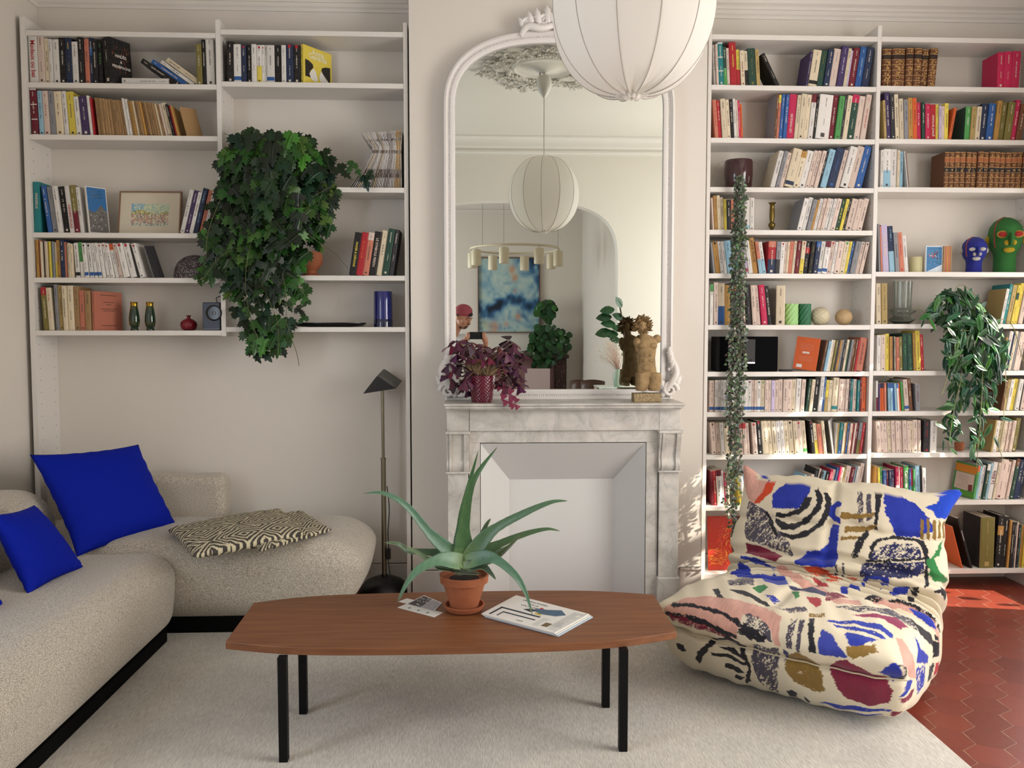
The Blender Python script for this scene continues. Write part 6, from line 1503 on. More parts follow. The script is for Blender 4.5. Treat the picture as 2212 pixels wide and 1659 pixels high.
def oxalis():
    r = random.Random(41); Y = 4.19; c = P(1041, 868, Y)
    root = thing('oxalis_plant', 'purple-leaved plant in an embossed dark magenta pot on the mantel', 'plant', (c.x, Y, MT + .0005))
    h = P(1041, 811, Y).z - MT; r0, r1 = 0.053, 0.067
    def fn(u, v):
        a = v * 2 * pi; R = r0 + (r1 - r0) * u; k = 0.0012 * sin(a * 22 + u * 9) * sin(u * 46) * (1 if .06 < u < .92 else 0); return (c.x + (R + k) * cos(a), Y + (R + k) * sin(a), MT + .001 + u * h)
    b = MB(); b.grid(fn, 50, 160, closev=True); b.lathe([(r1, h), (r1 - .006, h), (r1 - .01, h - .015), (0, h - .015)], (c.x, Y, MT + .001), 40); b.lathe([(0, 0), (r0, 0.0)], (c.x, Y, MT + .001), 40)
    b.build('pot', mat('magenta_glaze', '5c0f26', 0.2, coat=.3), root, smooth=40)
    b = MB(); st = MB(); src = Vector((c.x, Y, MT + h - .01)); cols = ['3a1024', '4a1430', '2c0c1c', '5a1a34', '461238', '6a1c3c']
    heads = [(975, 745), (990, 738), (1000, 752), (985, 765), (1010, 745), (972, 785), (985, 800), (1000, 790), (1012, 770), (1020, 740), (1032, 760), (975, 815), (990, 830), (1005, 820), (1018, 800), (1045, 750), (1060, 755), (1040, 775), (1056, 772), (1068, 785), (1078, 770), (1085, 790), (1092, 760), (1100, 735), (1112, 740), (1104, 775), (1118, 790), (1128, 762),
             (1110, 805), (1098, 812), (1120, 830), (1090, 830), (1030, 790), (1008, 838), (1078, 750), (1122, 810), (1106, 758), (1095, 790)]
    for u, v in heads:
        Yh = Y - r.uniform(-.06, .09); p = P(u + r.uniform(-3, 3), v, Yh); ax = Vector((r.uniform(-.4, .4), -0.5 + r.uniform(-.5, .3), 1)).normalized()
        e = ax.cross(Vector((1, 0, 0))).normalized(); f = ax.cross(e); a0 = r.uniform(0, 6); cl = lin(r.choice(cols))
        for k in range(3):
            a = a0 + k * 2 * pi / 3 + r.uniform(-.2, .2); t = (e * cos(a) + f * sin(a)) - ax * r.uniform(.2, .9)
            put_leaf(b, p, t, ax, r.uniform(.045, .062), OX, tuple(x * r.uniform(.7, 1.3) for x in cl), fold=r.uniform(.1, .5), curl=.1)
        st.tube(smooth_path([src + Vector((r.uniform(-.03, .03), r.uniform(-.03, .03), 0)), (src + p) / 2 + Vector((0, 0, .03)), p], 5), 0.0011, 4)
    for u, v, s in ((1098, 855, .038), (1102, 868, .036), (1086, 838, .03), (1112, 872, .03)):
        p = P(u, v, 4.04 if v > 850 else 4.2)
        for k in range(3):
            a = k * 2.1 + .4; put_leaf(b, p, Vector((sin(a), -.2, cos(a))), Vector((0, -1, .3)), s, OX, lin('7a2040'), fold=.2, curl=.1)
    st.tube(smooth_path([src + Vector((.05, 0, .01)), P(1085, 815, 4.15), P(1100, 830, 4.08), P(1100, 862, 4.045)], 5), .0009, 4)
    b.build('foliage', leafy_mat('oxalis_leaf', .12, .5), root); st.build('stems', mat('oxalis_stem', '8a6a4c', .7), root)
    dr = MB()
    for i in range(110):
        s = r.choice((-1, 1)); a = r.gauss(0, .55) + s * .2; q = src + Vector((s * .028 + r.uniform(-.008, .008), r.uniform(-.02, .02), .0)); L_ = r.uniform(.05, .10)
        dr.tube([q, q + Vector((sin(a) * L_ * .6, r.uniform(-.02, .02), cos(a) * L_ * .6)), q + Vector((sin(a) * L_ * 1.1, r.uniform(-.03, .03), cos(a) * L_))], .0009, 3)
    dr.build('dry_stalks', mat('straw', 'a89068', .8), root)
oxalis()
def aloe():
    root_c = F(1003, 1318, TZ); cx, cy = root_c.x, root_c.y
    root = thing('aloe_plant', 'aloe vera with long arching leaves in a terracotta pot on the coffee table', 'plant', (cx, cy, TZ + .0005))
    tc_ = mat('terracotta', 'a4603c', 0.75, noise=(14, '8a4a2c', .6)); s = cy / FPX
    b = MB(); b.lathe([(0.0, 0.002), (0.046, 0.0), (0.066, 0.004), (0.075, 0.018), (0.077, 0.024), (0.071, 0.025), (0.062, 0.010), (0, 0.008)], (cx, cy, TZ + .0005), 48); b.build('saucer', tc_, root, smooth=40)
    zp = TZ + .0095; top = P(1000, 1240, cy).z; h = top - zp; hr = P(1000, 1256, cy).z - zp
    R = lambda w: w / 2 * cy / FPX
    r0, r1 = R(84) * .86, R(98) * 1.0
    b = MB(); b.lathe([(r0 * .80, 0), (r1 * .955, hr), (r1 * .955, hr + .0005), (r1 * 1.07, hr + .001), (r1 * 1.10, h), (r1 * 1.02, h + .001), (r1 * .96, h - .015), (0, h - .015)], (cx, cy, zp), 48); b.build('pot', tc_, root, smooth=35)
    b = MB(); b.lathe([(0, h - .012), (r1 * .9, h - .016)], (cx, cy, zp), 24); b.build('soil', dirt_m, root)
    C = P(1003, 1218, cy); lv = []
    # control points in the picture with the distance towards (+) or away from (-) the viewer
    LV_ = [([(1000, 1215, 0), (1003, 1130, .0), (1022, 1040, .02), (1074, 966, .03)], 30, '4f7e46'), ([(996, 1210, -.02), (997, 1130, -.04), (1010, 1060, -.05), (1033, 975, -.06)], 25, '3f6e38'),
           ([(1000, 1215, .0), (935, 1160, .02), (880, 1095, .05), (830, 1066, .07), (785, 1066, .08)], 22, '5a8c66'), ([(1008, 1212, 0), (1060, 1150, .02), (1130, 1110, .05), (1190, 1085, .07), (1226, 1082, .08)], 24, '5e8a5c'),
           ([(1010, 1215, -.02), (1070, 1180, -.04), (1130, 1155, -.05), (1180, 1143, -.05), (1209, 1147, -.05)], 20, '567c4e'), ([(1005, 1215, .03), (1060, 1205, .08), (1110, 1240, .11), (1135, 1280, .12), (1150, 1328, .12)], 24, '5c8c68'),
           ([(1000, 1215, .03), (950, 1210, .08), (905, 1230, .11), (878, 1262, .12), (858, 1302, .12)], 26, '6a9a70'), ([(996, 1213, -.01), (940, 1195, -.02), (885, 1190, .0), (860, 1175, .02), (830, 1172, .03)], 18, '5a7c54'),
           ([(1000, 1225, .02), (940, 1215, .04), (895, 1190, .05), (878, 1182, .05)], 14, '6c8a5c'), ([(1012, 1212, -.03), (1035, 1170, -.05), (1050, 1135, -.06), (1060, 1120, -.07)], 18, '4f6a44'),
           ([(1010, 1220, .0), (1060, 1210, .0), (1095, 1185, .01), (1128, 1152, .02)], 18, '5c6e3c'), ([(1000, 1225, .04), (1040, 1222, .06), (1060, 1238, .07), (1071, 1252, .07)], 18, '48684a'),
           ([(1000, 1228, .02), (970, 1226, .04), (948, 1226, .05), (935, 1218, .05)], 20, '4c6a4a'), ([(1005, 1222, 0), (1040, 1205, -.02), (1080, 1190, -.04), (1110, 1172, -.06)], 20, '4a6c50'), ([(1000, 1228, .01), (985, 1230, .05), (1010, 1236, .06), (1040, 1240, .05)], 18, '3c4a34')]
    mt = leafy_mat('aloe_leaf', .08, .4)
    for pts, w, col in LV_:
        path = smooth_path([P(u, v, cy - d) for u, v, d in pts], 9); k = len(path); b = MB(); vs = []; wm = w * cy / FPX * .62; n = 10; cc = tuple(x * y for x, y in zip(lin(col), (.78, .70, .80)))
        for i, p in enumerate(path):
            t = (path[min(i + 1, k - 1)] - path[max(i - 1, 0)]).normalized(); side = t.cross(Vector((0.12, -1, 0.55))).normalized(); up = side.cross(t).normalized()
            q = i / (k - 1); ww = wm * (1 - q ** 1.35) * (0.80 + 0.4 * sin(pi * min(1, q * 3 + .1))) + .0006; th = ww * .42
            if len(pts) and i % 2 == 0: ww *= 1.03
            for j in range(n):
                a = 2 * pi * j / n; x = cos(a); y = sin(a)
                vs.append(p + side * ww * x + up * (th * (y if y < 0 else y * .15) + ww * .28 * x * x))
        fs = [(i * n + j, i * n + (j + 1) % n, (i + 1) * n + (j + 1) % n, (i + 1) * n + j) for i in range(k - 1) for j in range(n)] + [tuple(range(n - 1, -1, -1)), tuple(range((k - 1) * n, k * n))]
        for fi, f in enumerate(fs):
            q = (fi // n) / max(1, k - 1); g = 1 + .25 * sin(fi * 1.7) * .3; base = tuple(x * g for x in cc)
            if q < .15: base = tuple(a_ * (1 - (.15 - q) * 4) + b_ * (.15 - q) * 4 for a_, b_ in zip(base, lin('9ab070')))
            if q > .9: base = tuple(a_ * .5 + b_ * .5 for a_, b_ in zip(base, lin('6a5a34')))
            b.add([vs[i] for i in f], [tuple(range(len(f)))], base)
        for i in range(2, k - 3):                         # little teeth along both edges
            t = (path[i + 1] - path[i - 1]).normalized(); side = t.cross(Vector((0.12, -1, 0.55))).normalized(); q = i / (k - 1); ww = wm * (1 - q ** 1.35) * (0.80 + 0.4 * sin(pi * min(1, q * 3 + .1)))
            for s_ in (-1, 1):
                for o_ in (0, .5):
                    p = path[i].lerp(path[i + 1], o_) + side * s_ * ww; b.add([p - t * .0012, p + t * .0012, p + side * s_ * .003 + t * .001], [(0, 1, 2)], lin('b4c49a'))
        weld(b.build('leaf', mt, root, smooth=60), .00002)
aloe()
# ================================================================== things on the shelves
def on(colname, si, u, dy=0.10): z = SZ[colname][si]; return Vector((P(u, LV[colname][1][si], YF + dy).x, YF + dy, z + .0005))
def rad(px_, Y=YF + .1): return px_ / 2 * Y / FPX
def hgt(v0, v1, Y=YF + .1): return (v1 - v0) * Y / FPX
def put(name, label, cat, c, group=None): return thing(name, label, cat, c, 0, group)
# framed watercolour
def frame_pic():
    x0, x1 = P(253, 500, YF + .12).x, P(388, 500, YF + .12).x; z0 = SZ['La'][3] + .0008; z1 = P(320, 412, YF + .15).z; y0, dy = YF + .125, .045
    root = put('picture_frame', 'small framed watercolour of a hillside town leaning on the shelf', 'picture', ((x0 + x1) / 2, y0, z0))
    H = z1 - z0; W = x1 - x0; t = .007; b = MB()
    def sh(y, z): return y + dy * z / H
    def bx(c, xa, xb, za, zb, d0, d1, col=None, mi=None):
        vs = [(xa, sh(y0 + d, z), z0 + z) for d in (d0, d1) for z in (za, zb)]; vs += [(xb, sh(y0 + d, z), z0 + z) for d in (d0, d1) for z in (za, zb)]
        c.add(vs, [(0, 1, 3, 2), (4, 6, 7, 5), (0, 4, 5, 1), (2, 3, 7, 6), (1, 5, 7, 3), (0, 2, 6, 4)], col, mi)
    bx(b, x0, x1, 0, t, -.006, .012); bx(b, x0, x1, H - t, H, -.006, .012); bx(b, x0, x0 + t, t, H - t, -.006, .012); bx(b, x1 - t, x1, t, H - t, -.006, .012)
    b.build('frame', mat('frame_wood', '8a6650', .5), root)
    b = MB(); bx(b, x0 + t, x1 - t, t, H - t, .0, .006); b.build('mount', mat('mount_cream', 'ddd2bc', .8), root)
    a = MB(); r = random.Random(8); xa, xb, za, zb = x0 + W * .20, x0 + W * .80, H * .22, H * .72
    for i in range(30):
        for j in range(18):
            u, v = (i + .5) / 30, (j + .5) / 18
            if v > .62 + .1 * sin(u * 7): c = r.choice(['9cc0cc', 'b8d0cc', 'd4dcc4', '8cb4cc']) if u < .35 else r.choice(['c4d4b4', 'dce0b8', 'd8d8c0', 'a8c8b8'])
            elif v > .5: c = r.choice(['d8c888', 'e0d8a0', 'b8b070', 'c8b890', '8a9870'])
            elif v > .12: c = r.choice(['e4d8c0', 'd8b8a0', 'e0c8a8', 'c89888', 'd8d0a0', 'e8e0c8', '9898a0', 'c8a8a0'])
            else: c = r.choice(['d8d8c0', 'b8c0b0', 'e0dcc4', '8890a0'])
            s = .5 / 30 * W * .62; x = xa + (xb - xa) * u; z = za + (zb - za) * v; hh = (zb - za) / 36
            a.add([(x - s, sh(y0 - .0004, z - hh), z0 + z - hh), (x + s, sh(y0 - .0004, z - hh), z0 + z - hh), (x + s, sh(y0 - .0004, z + hh), z0 + z + hh), (x - s, sh(y0 - .0004, z + hh), z0 + z + hh)], [(0, 1, 2, 3)], lin(c))
    for i in range(150):
        u, v = r.random(), r.uniform(0, .6); x = xa + (xb - xa) * u; z = za + (zb - za) * v; s = r.uniform(.0008, .003); q = r.uniform(.0005, .0012)
        a.add([(x - s, sh(y0 - .0008, z), z0 + z - q), (x + s, sh(y0 - .0008, z), z0 + z - q), (x + s, sh(y0 - .0008, z), z0 + z + q), (x - s, sh(y0 - .0008, z), z0 + z + q)], [(0, 1, 2, 3)], lin(r.choice(['3a4048', '5a4a50', '485868', '8a5048'])))
    for u in (.25, .36, .47, .66, .8, .9, .56): 
        x = xa + (xb - xa) * u; a.add([(x - .0006, sh(y0 - .001, za), z0 + za), (x + .0006, sh(y0 - .001, za), z0 + za), (x + .0005, sh(y0 - .001, za + .07), z0 + za + .075), (x - .0005, sh(y0 - .001, za + .07), z0 + za + .075)], [(0, 1, 2, 3)], lin('40444c'))
    a.build('artwork', mat('watercolour', 'ffffff', .8, attr=True), root)
frame_pic()
# speckled dome
c = on('La', 4, 416, .12)
def dome(u, v):
    th = u * pi / 2; a = v * 2 * pi; R, H = rad(76, 4.58), hgt(549, 600); k = sin(th) ** .9
    return (c.x + R * k * cos(a) + .02 * (1 - k), c.y + R * .8 * k * sin(a), c.z + H * cos(th) ** .8)
b = MB(); b.grid(dome, 24, 60, closev=True)
dm = mat('speckled_dome', '6c6268', .6); N, L, bs = nodes_of(dm); v_ = N.new('ShaderNodeTexVoronoi'); v_.inputs['Scale'].default_value = 150; tcn = N.new('ShaderNodeTexCoord'); L.new(tcn.outputs['Object'], v_.inputs['Vector'])
rp = N.new('ShaderNodeValToRGB'); rp.color_ramp.elements[0].position = .28; rp.color_ramp.elements[0].color = (*lin('b4aaa8'), 1); rp.color_ramp.elements[1].position = .42; rp.color_ramp.elements[1].color = (*lin('3c3438'), 1); L.new(v_.outputs['Distance'], rp.inputs[0]); L.new(rp.outputs[0], bs.inputs['Base Color'])
o = b.build('speckled_dome', dm, None, smooth=60, loc=tuple(c)); 
for vtx in o.data.vertices: vtx.co = vtx.co
tag(o, 'grey speckled dome ornament beside the row of thin white paperbacks', 'ornament')
o.data.transform(Matrix.Translation((0, 0, 0)))
# pair of dark green and gold vases
def green_vase(u, lab):
    c = on('La', 5, u, .10); root = put('vase', lab, 'vase', c, 'pair of dark green vases'); R = rad(22); H = hgt(653, 713); b = MB()
    b.lathe([(R * .72, 0), (R * .76, H * .05), (R * .62, H * .08), (R * .86, H * .18), (R * 1.0, H * .34), (R * .95, H * .5), (R * .78, H * .72), (R * .64, H * .84), (R * .62, H * .93), (R * .68, H), (R * .58, H), (R * .5, H * .9)], c, 36)
    b.build('body', mat('green_glass', '14301c', .08, coat=.6), root, smooth=60)
    g = MB(); g.lathe([(R * .645, H * .86), (R * .64, H * .93), (R * .70, H * 1.0), (R * .71, H * 1.002)], c, 36)
    rr = random.Random(int(u))
    for z, n, s in ((.30, 12, .0022), (.24, 10, .0026), (.20, 14, .0018), (.80, 10, .0022), (.76, 7, .0016), (.70, 4, .0014)):
        for k in range(n):
            a = 2 * pi * (k + rr.random() * .5) / n; rz = np.interp(z, [.18, .34, .5, .72, .84], [.86, 1, .95, .78, .64]) * R; g.ball((c.x + rz * cos(a), c.y + rz * sin(a), c.z + H * z), s, 4)
    g.build('gilding', mat('gilt', 'a8842c', .25, metal=.9), root, smooth=60)
green_vase(291, 'dark green vase with gold flowers, nearer the pink-brown books'); green_vase(325, 'dark green vase with gold flowers, nearer the red pomegranate vase')
c = on('La', 5, 408, .10); R, H = rad(34), hgt(681, 713); b = MB()
b.lathe([(R * .5, 0), (R * .85, H * .1), (R, H * .35), (R * .95, H * .55), (R * .6, H * .72), (R * .24, H * .8), (R * .2, H * .88), (R * .3, H), (R * .22, H), (R * .12, H * .85)], c, 32)
for k in range(6): a = k * pi / 3; b.add([(c.x + R * .2 * cos(a - .4), c.y + R * .2 * sin(a - .4), c.z + H * .95), (c.x + R * .2 * cos(a + .4), c.y + R * .2 * sin(a + .4), c.z + H * .95), (c.x + R * .36 * cos(a), c.y + R * .36 * sin(a), c.z + H * 1.06)], [(0, 1, 2)])
tag(b.build('pomegranate_vase', mat('crimson_ceramic', '7c1022', .3), None, smooth=40), 'small round crimson pomegranate-shaped vase beside the projector', 'vase')
# projector
def projector():
    c = on('La', 5, 470, .0); x0, x1 = P(437, 700, YF).x, P(530, 700, YF).x; z0, z1 = c.z + .003, P(470, 653, YF).z; y0, y1 = YF + .005, YF + .17
    root = put('projector', 'dark blue-grey box projector with round lens, partly behind the ivy', 'projector', ((x0 + x1) / 2, (y0 + y1) / 2, c.z)); x1 = min(x1, P(475, 700, YF).x)
    m = mat('projector_body', '2c3444', .35); b = MB(); b.box((x0, y0, z0), (x1, y1, z1)); b.build('body', m, root, bevel=.005)
    lx, lz = P(462, 676, YF).x, P(462, 676, YF).z; R = rad(34, YF)
    lb = MB(); n = 36
    for k in range(n):
        pass
    lb.lathe([(R, 0), (R, .006), (R * .82, .008), (R * .8, .002), (R * .5, .0015)], (0, 0, 0), 36); lb.xf(Matrix.Translation((lx, y0, lz)) @ Matrix.Rotation(pi / 2, 4, 'X')); lb.build('lens_ring', mat('lens_black', '08080a', .15), root, smooth=40)
    g = MB(); g.ball((lx, y0 + .004, lz), R * .5, 12, sz=(1, .3, 1)); g.build('lens', mat('lens_glass', '05070c', .02, coat=1), root, smooth=90)
    s = MB(); s.box((x0 + .003, y0 - .001, z0 + .002), (x1 - .003, y0, z0 + .006)); s.build('base_strip', mat('projector_edge', '6a7484', .4), root)
    cb = MB(); cb.tube(smooth_path([(lx + .002, y0 + .05, z1), (lx + .005, y0 + .03, z1 + .025), (lx + .05, y0 + .02, z1 + .04), (lx + .09, y0, z1 + .055)], 6), .0022, 6); cb.build('cable', mat('lamp_black', '0e0e0f', .35), root)
projector()
# right column of the left bookcase
c = on('Lb', 3, 671, .11); R, H = rad(52, 4.57), hgt(540, 592, 4.57); b = MB()
b.lathe([(R * .78, 0), (R * .78, H * .08), (R * .5, H * .12), (R * .5, H * .24), (R * .72, H * .36), (R * .96, H * .55), (R, H * .74), (R * .93, H * .9), (R * .95, H), (R * .86, H), (R * .84, H * .85), (R * .7, H * .5), (0, H * .42)], c, 40)
tag(b.build('goblet_pot', mat('terracotta', 'a4603c', .75), None, smooth=40), 'footed terracotta goblet pot standing behind the ivy leaves', 'pot')
c = on('Lb', 3, 500, .09); b = MB(); H = hgt(470, 598, 4.55)
b.lathe([(.026, 0), (.03, .01), (.032, H * .5), (.028, H * .8), (.026, H), (.022, H), (.022, H * .5)], c, 28)
tag(b.build('tall_vase', mat('khaki_ceramic', '8a7c62', .6), None, smooth=50), 'tall narrow khaki vase half hidden behind the ivy', 'vase')
c = on('Lb', 4, 713, .10); b = MB(); Rx = rad(154, 4.57); H = .024
b.lathe([(.55, 0), (.9, H * .25), (1.0, H * .8), (.995, H), (.96, H * .95), (.85, H * .45), (0, H * .3)], (0, 0, 0), 48); b.xf(Matrix.Translation(c) @ Matrix.Diagonal((Rx, .09, 1, 1)))
tag(b.build('oval_dish', mat('black_lacquer', '08090c', .2), None, smooth=50), 'long flat black oval dish on the bottom shelf left of the blue vase', 'dish')
c = on('Lb', 4, 828, .10)
def blue_vase():
    root = put('vase', 'cylindrical cobalt blue glass vase on the bottom shelf right end', 'vase', c); R, H = rad(40, 4.56), hgt(630, 706, 4.56); b = MB()
    b.lathe([(R * 1.0, H * .22), (R * .97, H * .98), (R * .95, H), (R * .88, H), (R * .88, H * .25), (0, H * .22)], c, 40); b.build('body', mat('cobalt_glass', '101c78', .06, coat=.6, trans=.25), root, smooth=50)
    b = MB(); b.lathe([(R * 1.02, 0), (R * 1.03, H * .2), (R * 1.0, H * .22), (0, H * .22)], c, 40); b.build('foot', mat('cobalt_dark', '0a1038', .06, coat=.6), root, smooth=50)
blue_vase()
# right bookcase, left bay
def candlestick():
    c = on('Ra', 4, 1667, .09); root = put('candlestick', 'old brass candlestick standing alone between two rows of paperbacks', 'candlestick', c); H = hgt(434, 497, 4.55); b = MB()
    b.lathe([(.0, 0), (.020, 0), (.018, .006), (.008, .012), (.007, H * .08), (.012, H * .14), (.019, H * .22), (.018, H * .28), (.009, H * .34), (.011, H * .38), (.0135, H * .5), (.0135, H * .78), (.011, H * .82), (.014, H * .86), (.011, H * .92), (.019, H * .98), (.021, H), (.008, H), (.008, H * .9)], c, 32)
    b.build('stem', mat('old_brass', '7a6632', .3, metal=.85), root, smooth=50)
candlestick()
def twist_candle(u, R, v0, col, lab):
    c = on('Ra', 6, u, .06); root = put('candle', lab, 'candle', c, 'twisted green candles'); H = hgt(v0, 702, 4.52)
    def fn(t, v): a = v * 2 * pi; k = R * (1 + .07 * cos(9 * (a - 2.4 * t))) * (1 if .02 < t < .98 else .97); return (c.x + k * cos(a), c.y + k * sin(a), c.z + H * t)
    b = MB(); b.grid(fn, 40, 144, closev=True); b.lathe([(R * .95, H), (0, H - .003)], c, 40); b.lathe([(0, 0), (R * .95, 0)], c, 40); b.build('wax', mat('wax_' + col, col, .4), root, smooth=70)
    w_ = MB(); w_.tube([(c.x, c.y, c.z + H - .004), (c.x + .001, c.y, c.z + H + .008), (c.x + .004, c.y, c.z + H + .014)], .0012, 6); w_.build('wick', mat('wick', 'd8d4c8', .8), root)
twist_candle(1708.5, rad(28.5, 4.52), 656, 'a4d088', 'pale green twisted pillar candle beside the open-backed book'); twist_candle(1737.5, rad(26, 4.52), 656, '2c6c48', 'dark green twisted pillar candle beside its pale green twin')
def ball_candle(u, R, lattice, lab):
    c = on('Ra', 6, u, .07); root = put('candle' if lattice else 'wooden_ball', lab, 'candle' if lattice else 'ornament', c)
    def fn(t, v):
        th = pi * t; a = v * 2 * pi; d = 1.0
        if lattice: d = 1 + .035 * (abs(sin(5 * a + 7 * th)) + abs(sin(5 * a - 7 * th)) - 1)
        rr = R * d; return (c.x + rr * sin(th) * cos(a), c.y + rr * sin(th) * sin(a), c.z + R * .97 - rr * cos(th) * .97)
    b = MB(); b.grid(fn, 50, 120, closev=True); b.build('body', mat('ivory_wax', 'ccc0a0', .45) if lattice else mat('pale_wood', 'c4a67c', .55, noise=(30, 'a88a60', .5)), root, smooth=80)
    if lattice: w_ = MB(); w_.tube([(c.x, c.y, c.z + 1.9 * R), (c.x + .004, c.y, c.z + 2.05 * R), (c.x + .010, c.y, c.z + 2.1 * R)], .0013, 6); w_.build('wick', mat('wick', 'd8d4c8', .8), root)
ball_candle(1771, rad(40, 4.53), True, 'ivory ball candle with a lattice surface next to the green candles'); ball_candle(1822, rad(36, 4.53), False, 'small pale wooden ball at the right of the candles')
def speaker():
    x0, x1 = P(1549, 760, YF + .01).x, P(1681, 760, YF + .01).x; z0 = SZ['Ra'][7] + .001; z1 = P(1610, 727, YF + .01).z; y0, y1 = YF + .012, YF + .13
    root = put('loudspeaker', 'wide black loudspeaker with a glossy centre panel behind the hanging vine', 'loudspeaker', ((x0 + x1) / 2, (y0 + y1) / 2, z0))
    b = MB(); b.box((x0 + .02, y0, z0), (x1, y1, z1)); b.build('grille', mat('speaker_cloth', '040508', .85, spec=.1), root, bevel=.004)
    b = MB(); b.box((x0, y0 + .004, z0), (x0 + .02, y1, z1)); b.build('side_panel', mat('speaker_side', '0e0e11', .6, spec=.2), root, bevel=.003)
    xa, xb = P(1611, 760, y0).x, P(1631, 760, y0).x; za, zb = P(1620, 783, y0).z, P(1620, 733, y0).z
    b = MB(); b.box((xa, y0 - .0025, za), (xb, y0, zb)); b.build('display', mat('gloss_black', '14161e', .08), root)
    b = MB(); b.box((xa, y0 - .003, P(1620, 785.5, y0).z), (xb, y0, P(1620, 782, y0).z)); b.build('logo_plate', mat('silver', 'c8c8cc', .3, metal=.6), root)
    vs, fs = text_mesh('BOSE', .008, .0002, True, 'CENTER'); b = MB(); b.add([((xa + xb) / 2 + v[0], y0 - .0032, P(1620, 778, y0).z + v[1]) for v in vs], fs); b.build('logo', mat('silver', 'c8c8cc', .3), root)
speaker()
c = on('Ra', 7, 1697, .05); b = MB(); b.box((c.x - .035, c.y - .02, c.z), (c.x + .035, c.y + .02, c.z + .011)); tag(b.build('remote_control', mat('gloss_black', '14161e', .08), bevel=.004), 'small flat black remote beside the loudspeaker', 'remote')
# record cover with a fiery face
def record():
    x0, x1 = P(1532, 1170, YF + .06).x, P(1532, 1170, YF + .06).x + .315; z0 = SZ['Ra'][11] + .001; H = .30; y0 = YF + .07; sl = .035
    root = put('record_cover', 'red and orange cover with a glowing face leaning on the bottom shelf', 'record', ((x0 + x1) / 2, y0, z0)); r = random.Random(9)
    b = MB(); vs = [(x, y0 + k * sl + d, z0 + k * H) for d in (0, .004) for k in (0, 1) for x in (x0, x1)]
    b.add(vs, [(0, 1, 3, 2), (4, 6, 7, 5), (0, 4, 5, 1), (2, 3, 7, 6), (0, 2, 6, 4), (1, 5, 7, 3)]); b.build('sleeve', mat('sleeve_red', 'b8321e', .5), root)
    a = MB(); W = x1 - x0
    def q(u, v, du, dv, col, lift=.0006, an=0.0):
        pts = [(-du, -dv), (du, -dv), (du, dv), (-du, dv)]; o = []
        for X, Z in pts:
            uu, vv = u + X * cos(an) - Z * sin(an), v + X * sin(an) + Z * cos(an); uu = min(.995, max(.005, uu)); vv = min(.995, max(.005, vv)); o.append((x0 + uu * W, y0 + vv * sl - lift, z0 + vv * H))
        a.add(o, [(0, 1, 2, 3)], lin(col))
    for i in range(420):
        t = r.uniform(0, 6.28); R = r.uniform(.24, .55); u, v = .60 + R * cos(t) * .8, .52 + R * sin(t)
        if 0 < u < 1 and 0 < v < 1: q(u, v, r.uniform(.01, .06), r.uniform(.003, .009), r.choice(['e2541c', 'f08024', 'd8301a', 'c41f16', 'f4a03a']) if R < .42 else r.choice(['d43a1e', 'c02a1a', 'e05a2a']), .0005, t + 1.2 + r.uniform(-.3, .3))
    for k in range(40): v = .98 - k * .024; w_ = .2 * sqrt(max(0, 1 - ((v - .55) / .45) ** 2)); q(.62, v, w_, .014, '4a1c1a', .0008)
    for k in range(24):
        v = .38 + k * .018; w_ = .15 * sqrt(max(0, 1 - ((v - .58) / .24) ** 2))
        if w_ > 0: q(.63 - w_ * .35, v, w_ * .65, .010, 'd8682c', .0011); q(.63 + w_ * .6, v, w_ * .4, .010, '9c3020', .0011)
    q(.55, .64, .035, .010, '3a1414', .0015); q(.72, .64, .03, .010, '3a1414', .0015); q(.63, .56, .012, .05, 'e88848', .0014); q(.64, .47, .045, .010, '8a2018', .0015)
    for k in range(60): q(r.uniform(.04, .36), r.uniform(.1, .4), r.uniform(.02, .06), .003, r.choice(['f09030', 'f4b050', 'e86a24']), .0012, r.uniform(-.5, .9))
    a.build('artwork', mat('print_ink', 'ffffff', .5, attr=True), root)
record()
